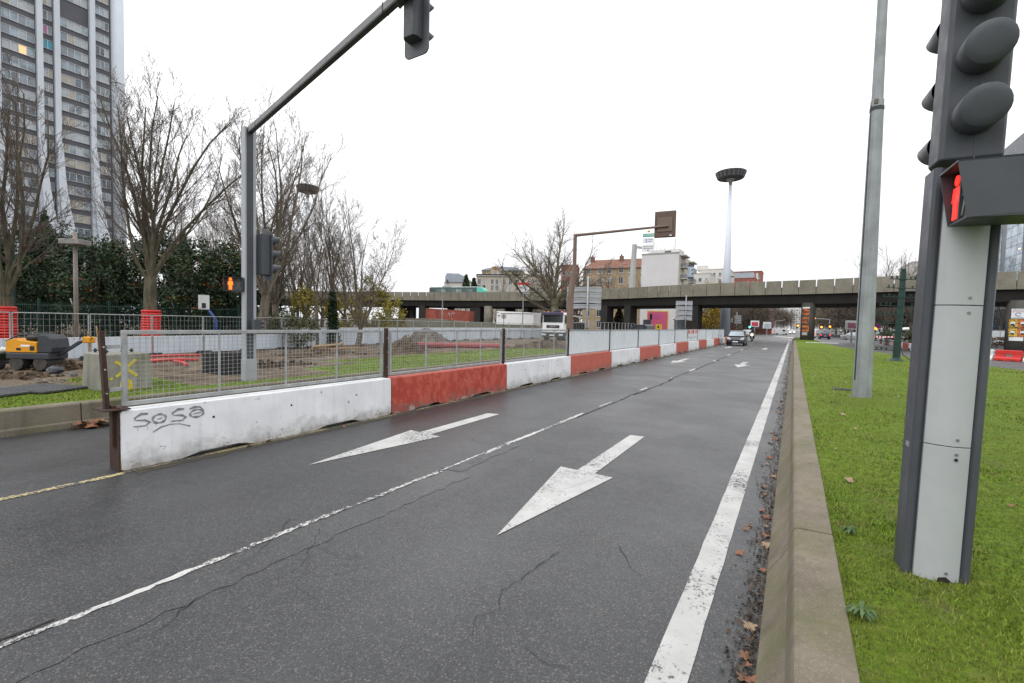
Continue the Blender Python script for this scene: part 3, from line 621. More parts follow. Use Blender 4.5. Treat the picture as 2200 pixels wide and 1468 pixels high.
for i in range(14):
    white = i % 2 == 0
    lab = 'white concrete barrier block tagged with grey graffiti, nearest of the row' if i == 0 else 'mottled red concrete barrier block beside the graffiti tagged white one' if i == 1 else '%s painted concrete barrier block, %s in the row counted from the graffiti tagged end' % ('white' if white else 'faded red', ORD[i])
    t = thing('concrete_barrier', lab, 'barrier', (XB + rnd.uniform(-.015, .015), Y0 + PITCH * i, 0), rnd.uniform(-.002, .002), 'concrete barrier blocks along the road works')
    link('concrete_body', (bms if white else bmr if i == 1 else bmd)[i % 4], None, t, .012)
    for k, (yy, zz) in enumerate(((1.1, .50), (2.35, .52), (3.3, .50))): link('anchor_hole', hole, None, t, 0, (.1335, yy + rnd.uniform(-.2, .2), zz + rnd.uniform(-.02, .02)))
    if i == 0:
        # graffiti: hand drawn strokes S O S a and a bow underneath
        INK = mt('graffiti_ink', (.25, .25, .27), .7, .35, 16); g = MB()
        def stroke(pts, wd=.032):
            P = [Vector((.133 + .018 * (BH - z) / BH, y, z)) for y, z in pts]
            n = len(P); e = []
            for k in range(n):
                tt = P[min(k+1, n-1)] - P[max(k-1, 0)]; nn = Vector((0, -tt.z, tt.y)); nn.normalize(); wk = wd * (.75 + .35 * math.sin(k * 1.7)); e += [P[k] - nn*wk*.5, P[k] + nn*wk*.5]
            g.add(e, [(2*k, 2*k+1, 2*k+3, 2*k+2) for k in range(n-1)])
        def arc(cy, cz, ry, rz, a0_, a1_, n=12): return [(cy + ry*math.cos(R(a0_ + (a1_-a0_)*k/n)), cz + rz*math.sin(R(a0_ + (a1_-a0_)*k/n))) for k in range(n+1)]
        sS = lambda y: stroke([(y+.15, .665), (y+.08, .672), (y+.01, .628), (y+.03, .60), (y+.12, .588), (y+.17, .555), (y+.12, .52), (y+.0, .528)])
        k_ = .72
        sS(.13); stroke(arc(.40, .585, .072, .055, 60, 430, 18)); stroke([(.38,.575),(.43,.592)], .016)
        sS(.53); stroke(arc(.83, .585, .082, .05, 20, 385, 18)); stroke([(.745,.655),(.80,.672),(.87,.665),(.912,.62),(.905,.575)]); stroke([(.78,.58),(.88,.59)], .016)
        stroke([(.33,.425),(.42,.475),(.52,.492),(.63,.478),(.75,.425)], .02)
        for yy, zz, l in ((.17,.52,.05),(.27,.525,.06),(.36,.535,.045),(.62,.52,.05),(.66,.525,.03)): stroke([(yy, zz), (yy+.004, zz-l)], .004)
        g.build('graffiti', INK, t)
        MB().bx(-.15,.14,-.014,-.002,.0,.78).build('end_plate', RUST, t)
        MB().bx(-.02,.06,-.05,-.012,.30,.80).build('end_channel', RUST, t)
        MB().add([(.146,.0,.02),(.145,.07,.02),(.141,.05,.14),(.136,.012,.24),(.136,.0,.24)], [(0,1,2,3,4)]).build('yellow_stain', mt('yellow_paint_stain', (.30,.20,.03), .7, .5, 14), t)
        MB().bx(-.2,.16,-.16,.10,.752,.766).build('head_plate', RUST, t)
# mesh panels
def wire_panel(y0, y1, bars, label, tilt=0.0):
    t = thing('mesh_panel', label, 'fence panel', (XB, y0, 0), 0, 'welded mesh panels on the barrier'); L = y1 - y0; z0, z1 = .775, 1.705
    f = MB(); s = .024
    f.bx(-s, s, 0, L, z1 - .05, z1); f.bx(-s, s, 0, L, z0, z0 + .05); f.bx(-s, s, 0, .05, z0 + .05, z1 - .05); f.bx(-s, s, L - .05, L, z0 + .05, z1 - .05); f.build('frame', GALV, t, bevel=.004)
    for yb in bars: MB().bx(-.012, .012, yb - .013, yb + .013, z0 + .05, z1 - .05).build('upright', GALV, t)
    wm = MB(); n = int(L / .062); h = .0019
    for k in range(1, n): y = L * k / n; wm.bx(-h, h, y - h, y + h, z0 + .04, z1 - .04)
    for k in range(1, 15): z = z0 + .05 + (z1 - z0 - .1) * k / 15; wm.bx(h, 3*h, .04, L - .04, z - h, z + h)
    wm.build('wire_mesh', GALV, t)
    return t
wire_panel(2.27, 6.44, (1.12, 2.13, 3.1), 'galvanised wire mesh panel above the graffiti tagged white barrier')
wire_panel(6.62, 10.83, (1.1, 2.2, 3.2), 'galvanised wire mesh panel above the mottled red barrier')
wire_panel(10.99, 15.2, (1.1, 2.1, 3.15), 'galvanised wire mesh panel above the second white barrier, next to the white hoarding')
def rust_post(y, label, lean=0.0, z1=1.74, z0=.74):
    t = thing('rusty_post', label, 'post', (XB, y, z0), 0, 'rusty posts of the mesh fence'); t.rotation_euler = (lean, 0, 0)
    b = MB(); h = z1 - z0; b.bx(-.035,.045,-.022,-.016,0,h); b.bx(-.035,.045,.016,.022,0,h); b.bx(-.005,.005,-.016,.016,0,h); b.build('section', RUST, t)
    b = MB()
    for zz in (.22, .52, .80): b.cyl((.045,0,h*zz/1.0),(.056,0,h*zz),.011,n=8)
    MB().bx(.040,.046,-.0155,.0155,0,h).build('web_plate', RUST, t)
    b.build('bolts', GALV, t); return t
p0 = rust_post(2.12, 'leaning rusty post at the open end of the mesh fence', R(2.6), 1.70); 
for zz in (.22, .74): MB().bx(-.012,.012,.04,.17,zz,zz+.045).build('hinge_lug', GALV, p0)
rust_post(6.53, 'rusty post between the first and second mesh panels'); rust_post(10.91, 'rusty post between the second and third mesh panels'); rust_post(15.28, 'rusty post between the mesh fence and the white hoarding')
# corrugated hoarding
def corr_mesh(L, z0, z1, pitch, dep, name):
    b = MB(); P = []; y = 0; s = 0
    while y < L - 1e-6:
        for dy, dx in ((0, 0), (.62 * pitch, 0), (.70 * pitch, -dep), (.92 * pitch, -dep)):
            if y + dy <= L: P.append((dx, y + dy))
        y += pitch
    P.append((0, L))
    for x, y in P: b.v += [(x, y, z0), (x, y, z1)]
    b.f = [(2*i, 2*i+2, 2*i+3, 2*i+1) for i in range(len(P) - 1)]
    n = len(b.v)
    for x, y in P: b.v += [(x - .004, y, z0), (x - .004, y, z1)]
    b.f += [(n+2*i, n+2*i+1, n+2*i+3, n+2*i+2) for i in range(len(P) - 1)]
    return b.mesh(name)
cm = corr_mesh(PITCH - .12, .80, 1.665, .235, .022, 'corrugated_sheet'); cm.materials.append(OFFW)
for i in range(10):
    y0 = 15.36 + PITCH * i
    lab = 'white corrugated hoarding panel carrying the red and white warning board' if i == 5 else 'white corrugated hoarding panel on the barrier, %s counted from the mesh fence' % ORD[i].replace('nearest', 'first')
    t = thing('hoarding_panel', lab, 'hoarding', (XB, y0, 0), 0, 'white hoarding panels on the barrier')
    link('corrugated_sheet', cm, None, t, 0, (.01, .02, 0))
    MB().bx(-.025,.028,0,PITCH-.1,1.665,1.70).build('top_rail', GALV, t); MB().bx(-.025,.028,0,PITCH-.1,.765,.80).build('bottom_rail', GALV, t)
    MB().bx(-.03,.03,PITCH-.095,PITCH-.005,.74,1.71).build('post', DARKM if i < 4 else GALV, t)
    if i == 5:
        w_ = thing('warning_board', 'red and white striped warning board with white plate below on the hoarding', 'sign', (XB + .045, y0 + .1, 0))
        MB().bx(0,.012,0,3.9,1.36,1.68).build('striped_plate', WHITEP, w_)
        for k, (a, c) in enumerate(((0,.55),(.95,1.15),(1.4,1.55),(1.75,2.35),(2.75,2.9),(3.1,3.25),(3.45,3.9))): MB().bx(.012,.015,a,c,1.37,1.67).build('red_stripe', RED, w_)
        MB().bx(0,.012,0,3.9,1.1,1.35).build('white_plate', WHITEP, w_)
# ================================================================== TREES AND SHRUBS
def gen_tree(seed, H, th, r0, limbs=6, ang=(18, 42), trop=.10, jit=.10, dens=1.0, lean=(0, 0), sub=3, maxlev=4, limblen=None):
    q = random.Random(seed); T = MB(); C = MB()
    NS = [6, 6, 4, 3, 2]; SD = [8, 6, 4, 3, 3]; CH_ = [0, int(13 * dens), int(9 * dens), int(6 * dens), 0]
    LL = limblen or (H - th)
    def grow(p, d, L, r, lev):
        n = NS[lev]; pts = [p.copy()]; rs = [r]; ds = [d.copy()]
        for i in range(n):
            d = d + Vector((q.gauss(0, jit), q.gauss(0, jit), q.gauss(0, jit))) + Vector((0, 0, trop * (1 if lev < 2 else 1.7))); d.normalize()
            p = p + d * (L / n); pts.append(p.copy()); rs.append(max(.0062, r * (1 - .78 * (i + 1) / n))); ds.append(d.copy())
        (T if lev <= 1 else C).tube(pts, rs, SD[lev], cap=False)
        if lev >= maxlev: return
        for k in range(CH_[lev]):
            t = .15 + .85 * (k + q.random()) / CH_[lev]; i = min(n - 1, int(t * n)); f = t * n - i
            pp = pts[i].lerp(pts[i+1], f); dd = ds[i]; az = q.uniform(0, 6.283); th_ = R(q.uniform(22, 50))
            a = dd.cross(Vector((.3, .2, 1))).normalized(); b_ = dd.cross(a); nd = dd * math.cos(th_) + (a * math.cos(az) + b_ * math.sin(az)) * math.sin(th_)
            rr = rs[i] * q.uniform(.32, .5); grow(pp, nd.normalized(), L * q.uniform(.2, .40) * (1.15 - .5 * t) * (1.0 if lev == 1 else 1.25), rr, lev + 1)
    d0 = Vector((lean[0], lean[1], 1)).normalized(); p = Vector((0, 0, -.1)); pts = [p.copy()]; rs = [r0 * 1.35]
    for i in range(4): d0 = (d0 + Vector((q.gauss(0, .03), q.gauss(0, .03), 0))).normalized(); p = p + d0 * (th / 4); pts.append(p.copy()); rs.append(r0 * (1.08 - .05 * i))
    T.tube(pts, rs, 10, cap=False)
    for k in range(limbs):
        az = 6.283 * (k + q.uniform(-.3, .3)) / limbs; a = R(q.uniform(*ang)) if k else R(6)
        d = Vector((math.sin(a) * math.cos(az), math.sin(a) * math.sin(az), math.cos(a))) + d0 * .3
        st = pts[-1].lerp(pts[-2], q.uniform(0, .5)); grow(st, d.normalized(), LL * q.uniform(.8, 1.0) * (.95 if k else 1.05), r0 * q.uniform(.30, .46), 1)
    return T, C
def tree(name, label, p, seed, H, th, r0, mat=BARK1, mat2=TWIG, group=None, **kw):
    t = thing(name, label, 'tree', p, 0, group); T, C = gen_tree(seed, H, th, r0, **kw)
    T.build('trunk', mat, t, True); C.build('crown', mat2, t, False); return t
def cloud(name, centers, size, q, mat, parent, asp=.55):
    n = len(centers); a = q.normal(size=(n, 3)); a /= np.linalg.norm(a, axis=1)[:, None]; b_ = q.normal(size=(n, 3)); b_ -= a * (a * b_).sum(1)[:, None]; b_ /= np.linalg.norm(b_, axis=1)[:, None]
    s = size * q.uniform(.6, 1.3, n)[:, None]; a *= s; b_ *= s * asp
    V = np.stack([centers - a, centers - b_, centers + a, centers + b_], 1).reshape(-1, 3)
    return link(name, np_mesh(name, V, np.arange(4 * n).reshape(-1, 4)), mat, parent)
def shrub(name, label, p, rx, ry, h, n, mat, seed, size=.13, berries=0, bmat=None, stems=14, smat=None, group=None, z0=.15, nc=90, spread=.22):
    t = thing(name, label, 'shrub', p, 0, group); q = np.random.default_rng(seed); qq = random.Random(seed)
    u = q.normal(size=(nc, 3)); u /= np.linalg.norm(u, axis=1)[:, None]; rr = q.uniform(.45, 1, nc)[:, None] ** .6
    c = u * rr * np.array([rx, ry, h * (1 - z0) / 2]) + np.array([0, 0, h * (1 + z0) / 2])
    k = q.integers(0, nc, n); pts = c[k] + q.normal(size=(n, 3)) * np.array([rx, ry, h * .4]) * spread * .5; pts[:, 2] = np.clip(pts[:, 2], .05, None)
    tag(cloud('foliage', pts, size, q, mat, t), kind='stuff')
    if berries:
        top = c[c[:, 2] > h * .35]; kk = q.integers(0, len(top), 26); pb_ = top[kk[q.integers(0, 26, berries)]] + q.normal(size=(berries, 3)) * np.array([rx * .14, ry * .14, .12]); tag(cloud('berries', pb_, size * .5, q, bmat, t, .9), kind='stuff')
    st = MB()
    for i in range(stems):
        e = c[qq.randrange(nc)]; st.tube([(qq.uniform(-.3, .3) * rx, qq.uniform(-.3, .3) * ry, 0), (e[0] * .5, e[1] * .5, e[2] * .55), tuple(e)], [.035, .022, .008], 4, False)
    st.build('stems', smat or BARK1, t); return t
EVG = foliage('evergreen_leaf', (.012, .026, .012), (.038, .066, .028), (.05, .07, .022), .6); BERRY = foliage('berry', (.30, .05, .012), (.42, .13, .02)); YEL = foliage('yellow_leaf', (.16, .13, .02), (.30, .25, .03), (.14, .15, .03), 1.0)
OLIVE = foliage('olive_leaf', (.05, .06, .025), (.10, .10, .045)); IVY = foliage('ivy_leaf', (.012, .03, .012), (.03, .06, .022)); AUT = foliage('birch_yellow_leaf', (.30, .20, .03), (.42, .29, .05), (.2, .16, .05), .5); DRYH = foliage('dry_hedge_leaf', (.16, .10, .05), (.24, .16, .09))
def gz(u, d, z=.08): p = A(u, 690, d); return Vector((p.x, p.y, z))
tr1 = tree('plane_tree', 'leafless tree forking low above a red protective wrap at the left edge', gz(12, 21), 11, 12.5, 2.6, .30, BARKG, limbs=7, ang=(8, 34), dens=1.08)
tree('plane_tree', 'leafless upright tree with red protective wrap round its trunk, between park lamp and basketball hoop', gz(325, 22.5), 12, 13.2, 3.8, .26, BARKG, limbs=12, ang=(6, 42), dens=1.05, trop=.10)
tree('plane_tree', 'tall leafless tree leaning right just behind the signal mast', gz(556, 26), 13, 13.6, 3.2, .26, BARKP, limbs=11, ang=(8, 46), dens=1.05, lean=(.10, .07))
tree('pollard_tree', 'leafless tree with short pale trunk right of the signal mast', gz(592, 31), 14, 9.5, 2.8, .22, BARKP, limbs=8, ang=(15, 50), dens=1.0)
tree('young_tree', 'slender pale leafless tree left of the ivy covered trunk', gz(681, 29), 15, 10.0, 3.2, .10, BARKP, limbs=4, ang=(8, 22), dens=.8, trop=.12)
tree('ivy_tree', 'slender leafless tree with ivy round the foot of its trunk', gz(715, 30), 16, 10.6, 3.5, .15, BARKP, limbs=5, ang=(8, 24), dens=.85, trop=.12)
tree('fan_tree', 'leafless tree fanning out to the right above yellow shrubs', gz(768, 29), 17, 9.0, 1.3, .17, BARKP, limbs=9, ang=(10, 42), dens=.9, lean=(.18, .12), trop=.07)
for i, (u, d, H, s) in enumerate([(628, 44, 13.5, 21), (690, 47, 12.5, 22), (740, 50, 11, 23), (520, 48, 14, 24), (655, 40, 10, 25)]):
    tree('bare_tree', ['dense leafless tree in the thicket behind the signal mast', 'dense leafless tree in the thicket left of the ivy covered trunk', 'lower leafless tree in the thicket behind the fan shaped tree', 'leafless tree behind the hedge left of the signal mast', 'tangled low leafless tree behind the pale slender one'][i], gz(u, d), s, H, 2.2, .2, BARK1, limbs=8, ang=(10, 60), dens=.85, trop=.05, group='bare trees in the thicket')
# poplars far behind
for i, (u, d, H, s) in enumerate([(460, 62, 16, 31), (385, 66, 15, 32)]):
    tree('poplar_tree', ['narrow brownish poplar behind the hedge near the signal mast', 'narrow poplar behind the hedge right of the wrapped tree'][i], gz(u, d), s, H, 1.5, .2, BARK1, TWIG, limbs=9, ang=(3, 12), dens=1.1, trop=.2, jit=.06)
# ivy round the trunk
p = gz(715, 30); q = np.random.default_rng(2); n = 2600; a = q.uniform(0, 6.283, n); z = q.uniform(0, 3.6, n); r_ = .28 + .08 * q.normal(size=n); r_ *= (1.15 - z / 5)
iv = thing('ivy', 'dark ivy wrapped round the slender trunk right of the signal mast', 'ivy', p); cloud('leaves', np.stack([r_ * np.cos(a), r_ * np.sin(a), z], 1), .09, q, IVY, iv); MB().tube([(.2,0,0),(.18,.1,1.5),(.05,.2,3)], .02, 4).build('stem', BARK1, iv)
# berry hedge behind the park fence
HS = [(-45, 500, 34), (40, 488, 35), (115, 478, 38), (195, 505, 34), (262, 512, 37), (345, 500, 36), (415, 515, 34), (485, 520, 37), (545, 545, 36)]
HL = ['berry hedge shrub at the left edge', 'berry hedge shrub behind the low forking tree', 'tallest berry hedge shrub below the tower legs', 'berry hedge shrub behind the park lamp', 'berry hedge shrub before the broad tower pillar', 'berry hedge shrub behind the wrapped tree', 'berry hedge shrub behind the basketball hoop', 'berry hedge shrub left of the signal mast', 'berry hedge shrub behind the signal mast']
for i, (u, v, d) in enumerate(HS):
    H = A(u, v, d).z - .08; shrub('berry_shrub', 'dark evergreen ' + HL[i], gz(u, d), 2.6, 2.2, H, 9500, EVG, 50 + i, .12, 300, BERRY, 16, group='berry hedge shrubs', z0=.0, nc=120)
for i, (u, v, d, rx, n) in enumerate([(655, 620, 34, 1.1, 1700), (735, 625, 35, 1.6, 2600), (800, 600, 37, 1.9, 3400), (845, 640, 40, 1.3, 1500)]):
    H = A(u, v, d).z - .08; shrub('yellow_shrub', 'yellow leaved shrub ' + ['left of the ivy covered trunk', 'behind the ivy covered trunk', 'at the foot of the fan shaped tree', 'right of the fan shaped tree'][i], gz(u, d), rx, 1.2, H, n, YEL, 70 + i, .10, 0, None, 16, BARKP, 'yellow shrubs', .05, 60)
for i, (u, v, d) in enumerate([(610, 672, 28), (640, 680, 27), (570, 675, 29)]):
    H = A(u, v, d).z - .08; shrub('low_shrub', 'low grey green shrub behind the site fence, ' + ['right of the signal mast', 'further right of the signal mast', 'beside the signal mast'][i], gz(u, d), 1.3, 1.0, H, 1500, OLIVE, 80 + i, .08, 0, None, 12, group='low shrubs')
for i, (u, v, d) in enumerate([(100, 455, 44), (395, 500, 46)]):
    H = A(u, v, d).z; t = thing('conifer', ['dark conifer top behind the hedge below the tower', 'dark conifer behind the hedge left of the signal mast'][i], 'tree', gz(u, d)); MB().tube([(0,0,0),(0,0,H)], [.2,.03], 6).build('trunk', BARK1, t)
    q = np.random.default_rng(i); n = 5000; z = H * (1 - q.uniform(0, .8, n) ** .6 * 1.0); z = np.clip(z, 1, H); rad = (H - z) * .26 * q.uniform(.2, 1, n) + .1; a = q.uniform(0, 6.283, n); z = z - rad * .25
    cloud('crown', np.stack([rad * np.cos(a), rad * np.sin(a), z], 1), .2, q, IVY, t, .35)
# the big plane tree by the truck
pb_ = gz(1190, 70, 0); t = tree('plane_tree', 'large spreading leafless plane tree behind the white truck', pb_, 41, 19.5, 6.0, .62, bark('plane_bark', (.13, .115, .07), (.25, .23, .16)), TWIG, limbs=11, ang=(15, 74), dens=1.2, trop=.035, jit=.14, limblen=12.5)
LB = MB(); q = random.Random(3)
def limb(p0, dirs, r):
    pts = [Vector(p0)]; 
    for d in dirs: pts.append(pts[-1] + Vector(d))
    rs = [r * (1 - .75 * i / len(dirs)) for i in range(len(pts))]; LB.tube(pts, rs, 7, False)
    for i in range(1, len(pts)):
        for k in range(7):
            d = Vector((q.gauss(0, 1), q.gauss(0, 1), q.gauss(.6, .6))).normalized(); L = q.uniform(1.2, 3.0); e = pts[i].lerp(pts[i-1], q.random()); m1 = e + d * L * .5 + Vector((0,0,.1)); e2 = m1 + (d + Vector((q.gauss(0,.4), q.gauss(0,.4), .3))) * L * .5
            LB.tube([e, m1, e2], [.06, .035, .012], 4, False)
            for j in range(7):
                s_ = m1.lerp(e2, q.random()); LB.tube([s_, s_ + Vector((q.gauss(0,.6), q.gauss(0,.6), q.gauss(.35,.4)))], [.02, .008], 3, False)
cr = Vector((-.85, -.52, 0))
limb((0,0,3.6), [cr*1.5+Vector((0,0,.5)), cr*1.8+Vector((0,0,.9)), cr*1.6+Vector((0,0,1.2)), cr*1.2+Vector((0,0,1.6)), cr*1.2+Vector((0,0,1.4)), cr*1.0+Vector((0,0,1.2))], .26)
limb((0,0,4.2), [cr*1.2+Vector((0,0,1.2)), cr*1.6+Vector((0,0,1.3)), cr*1.5+Vector((0,0,1.0)), cr*1.2+Vector((0,0,1.0)), cr*.9+Vector((0,0,.8))], .22)
limb((0,0,3.8), [-cr*1.0+Vector((0,0,1.3)), -cr*1.3+Vector((0,0,1.6)), -cr*1.2+Vector((0,0,1.2)), -cr*1.2+Vector((0,0,1.0))], .2)
LB.build('low_limbs', _MC.get('x') or BARKG, t, False)
# ================================================================== PARK AND WORKS FENCES
PF = thing('park_fence', 'dark green steel park fence of upright bars in front of the berry hedge', 'fence', (0,0,0)); pa, pc = gz(-160, 29), gz(640, 34)
b = MB(); n = 190
for k in range(n + 1):
    p = pa.lerp(pc, k / n); b.bx(p.x-.012, p.x+.012, p.y-.012, p.y+.012, .1, 2.55)
b.build('bars', GREENP, PF)
for zz in (.3, 2.4): MB().bar((pa.x, pa.y, zz), (pc.x, pc.y, zz), .04, .05).build('rail', GREENP, PF)
for k in range(12):
    p = pa.lerp(pc, k / 11); o = MB().bx(-.06,.06,-.06,.06,0,2.75).build('post', GREENP, PF, loc=p)
    if k % 3 == 1: MB().bar((0,0,2.0),(-.25,-.15,2.8),.05,.06).build('stay', GALV, PF, loc=p)
# site fence: wire panel over solid sheet
def sfence(p0, p1, zt, zsheet, label, kick, idx):
    d = p1 - p0; L = d.length; rz = math.atan2(d.y, d.x); t = thing('site_fence_panel', label, 'fence panel', (p0.x, p0.y, p0.z), rz, 'site fence panels'); H = zt - p0.z; hs_ = zsheet - p0.z
    f = MB()
    for x in (.03, L - .03): f.cyl((x,0,.0),(x,0,H),.022,n=6)
    f.cyl((.03,0,H-.02),(L-.03,0,H-.02),.02,n=6); f.cyl((.03,0,.12),(L-.03,0,.12),.018,n=6); f.build('frame', GALV, t)
    wv = MB(); k = int(L / .17)
    for i in range(1, k): x = L * i / k; wv.bx(x-.0028, x+.0028, -.003, .003, hs_, H)
    for i in range(1, 4): z = hs_ + (H - hs_) * i / 4; wv.bx(.03, L-.03, -.003, .003, z-.003, z+.003)
    wv.build('wires', GALV, t)
    sme = MB(); x = .05; P = []
    while x < L - .05:
        P += [(x, -.03), (min(L-.05, x + .22), -.03), (min(L-.05, x + .24), -.012), (min(L-.05, x + .28), -.012)]; x += .29
    for a, c in P: sme.v += [(a, c, .06), (a, c, hs_)]
    sme.f = [(2*i, 2*i+2, 2*i+3, 2*i+1) for i in range(len(P)-1)]; sme.build('solid_sheet', SHEETB, t)
    MB().bx(.04, L-.04, -.035, -.005, hs_, hs_ + .03).build('sheet_cap', WHITEP, t)
    MB().prism([(-.35,-.14),(.35,-.14),(.30,.14),(-.30,.14)], 'z', -.05, .12).build('foot_block', DARKM, t, bevel=.02)
    return t
fa, fb, fc, fd = G(-190, 790, .08), G(605, 750, .08), G(1000, 731.5, .08), G(1165, 726.5, .08); cnt = 0
FL = ['at the left edge', 'behind the roller', 'behind the roller handle', 'behind the concrete block', 'behind the red conduits', 'left of the signal mast', 'behind the signal mast', 'right of the signal mast']
def run(a, c, n, zs_, fmt):
    global cnt
    for k in range(n):
        p0, p1 = a.lerp(c, k / n), a.lerp(c, (k + 1) / n); u, v, d = PX(p0.lerp(p1, .5) + Vector((0, 0, 1))); sfence(p0, p1, 1.9, zs_, fmt(k, u), None, cnt); cnt += 1
run(fa, fb, 6, .92, lambda k, u: 'wire and pale sheet site fence panel ' + ['at the left edge by the red tree wrap', 'behind the yellow roller', 'behind the concrete block with the yellow cross', 'behind the red conduit bundle', 'behind the black crate', 'behind the signal mast'][k])
run(fb, fc, 10, 1.30, lambda k, u: 'wire and pale sheet site fence panel, %s from the fence corner towards the truck' % ORD[k].replace('nearest', 'first'))
run(fc, fd, 6, 1.30, lambda k, u: 'distant wire and pale sheet site fence panel, %s from the white truck' % ORD[5-k].replace('nearest', 'first'))
# props leaning behind the long run
for i, u in enumerate((612, 835, 1050)):
    p = G(u, 752 - (u - 612) * .052, .08); MB().tube([p, p + Vector((.75, -.5, 1.0)) * .0 + Vector((-.45, .5, 1.25))], .02, 5).build('fence_prop', GALV); tag(bpy.data.objects[-1] if False else COL.objects[-1], ['slanting fence prop just right of the signal mast', 'slanting fence prop behind the soil heap', 'slanting fence prop behind the end of the big pipe'][i], 'prop', 'fence props')
# ================================================================== WORKS CLUTTER
def yawt(name, label, cat, p, rz=R(31.5), group=None): return thing(name, label, cat, p, rz, group)   # local x runs to the camera's right
# concrete block
cb_ = thing('concrete_block', 'large weathered concrete block with yellow spray cross behind the mesh fence', 'concrete block', (-11.82, 3.74, .36), R(2))
b = MB(); b.add([(-.42,-.41,0),(.62,-.41,0),(.62,.41,0),(-.42,.41,0),(-.38,-.375,.76),(.57,-.38,.76),(.57,.38,.76),(-.38,.375,.76)], [(0,3,2,1),(4,5,6,7),(0,1,5,4),(1,2,6,5),(2,3,7,6),(3,0,4,7)]); b.build('block', CONCB, cb_, bevel=.025)
YS = mt('yellow_spray', (.52, .42, .02), .7, .2, 18)
def fx(y, z): return (.625 - .05 * z / .76, y, z)
MB().add([fx(-.22,.60), fx(-.18,.64), fx(.16,.33), fx(.12,.29)], [(0,1,2,3)]).add([fx(.10,.66), fx(.15,.63), fx(-.18,.30), fx(-.22,.33)], [(0,1,2,3)]).add([fx(-.16,.02), fx(.06,.02), fx(.05,.22), fx(-.02,.26), fx(-.14,.23)], [(0,1,2,3,4)]).add([fx(-.32,.27),fx(-.25,.26),fx(-.26,.33)], [(0,1,2)]).build('spray_cross', YS, cb_)
for x, y in ((-.2,-.25),(.3,-.25),(.35,.0),(.2,.2)): MB().cyl((x,y,.75),(x,y,.84),.022,n=6).cyl((x,y,.79),(x,y,.81),.045,n=6).build('anchor_bolt', DARKM, cb_)
# trench roller
p = SG(85, 793); rl_ = yawt('trench_roller', 'yellow and dark grey walk-behind trench roller with long handle', 'roller', p); rl_.scale = (1.0, 1.0, 1.0)
YB = mt('machine_yellow', (.68, .30, .012), .4, .12, 2, dirt=.3); DG = mt('machine_grey', (.035, .04, .048), .45, .15, 2, dirt=.25)
MB().bx(-.72,.62,-.32,.32,.33,.53).build('chassis', DG, rl_, bevel=.03)
MB().prism([(-.74,.54),(.22,.54),(.22,.86),(-.30,.92),(-.42,.98),(-.74,.90)], 'y', -.30, .30).build('hood', YB, rl_, bevel=.02)
for a, c, z0, z1 in ((-.40,-.26,.60,.68),(.02,.16,.60,.74)): MB().bx(a,c,-.306,-.298,z0,z1).build('vent', BLACK, rl_)
MB().bx(-.26,.02,-.306,-.300,.72,.78).build('number_plate', WHITEP, rl_)
MB().prism([(.25,.54),(.66,.54),(.70,.70),(.66,.98),(.52,1.10),(.25,1.10)], 'y', -.29, .29).build('engine_cover', DG, rl_, bevel=.025)
MB().tube([(-.74,-.28,.88),(-.30,-.28,1.10),(.25,-.28,1.10)], .022, 6).build('roll_bar', DG, rl_); MB().tube([(-.74,.28,.88),(-.30,.28,1.10),(.25,.28,1.10)], .022, 6).build('roll_bar', DG, rl_)
MB().tube([(-.22,-.1,.98),(.18,-.1,.98)], .09, 10).build('muffler', BLACK, rl_, True)
for x in (-.42, .32):
    dr = MB().cyl((x,-.30,.21),(x,.30,.21),.21,n=20).build('drum', mt('muddy_drum', (.05,.045,.04), .75, .4, 6, dirt=.6), rl_); 
    for k in range(8): a = 6.283*k/8; MB().box((x+.21*math.cos(a),0,.21+.21*math.sin(a)), (.05,.58,.03), Matrix.Rotation(-a+R(90),3,'Y')).build('cleat', DARKM, dr)
MB().bar((.62,0,.45),(1.30,0,.88),.07,.09).bar((1.30,0,.88),(1.45,0,.92),.06,.08).build('tow_handle', DG, rl_)
MB().box((1.58,0,.96),(.26,.22,.20)).build('handle_box', YB, rl_, bevel=.04); MB().tube([(1.42,-.14,.96),(1.46,-.14,1.14),(1.66,-.14,1.16),(1.82,-.14,1.02),(1.74,-.14,.96)], .014, 6).build('handle_loop', BLACK, rl_)
# wheelbarrow with sack
p = SG(0, 795); wbw = yawt('wheelbarrow', 'dark green wheelbarrow cut by the left edge', 'wheelbarrow', p)
MB().prism([(-.9,.42),(-.6,.28),(.0,.28),(.28,.55),(-.95,.55)], 'y', -.3, .3).build('tray', mt('barrow_green', (.03,.06,.045), .6, .3, 4), wbw, bevel=.02)
MB().lathe([(.05,-.06),(.17,-.05),(.19,0),(.17,.05),(.05,.06)], n=18).build('wheel', RUBBER, wbw, True, loc=(.02,-.05,.19), rot=(R(90),0,0))
for s in (-.22,.22): MB().tube([(.08,s,.19),(-.3,s,.30),(-1.5,s,.62)], .018, 6).build('handle', DARKM, wbw)
sk = thing('sack', 'white and blue sack lying in the wheelbarrow', 'sack', p, R(31.5)); MB().blob((-.3,0,.63),(.52,.26,.15),2,14,8,.05).build('body', mt('sack_white', (.6,.6,.57), .6, .2, 4), sk, True); MB().blob((-.12,-.08,.73),(.2,.17,.07),3,10,6,.06).build('blue_patch', mt('sack_blue', (.03,.08,.4), .5), sk, True)
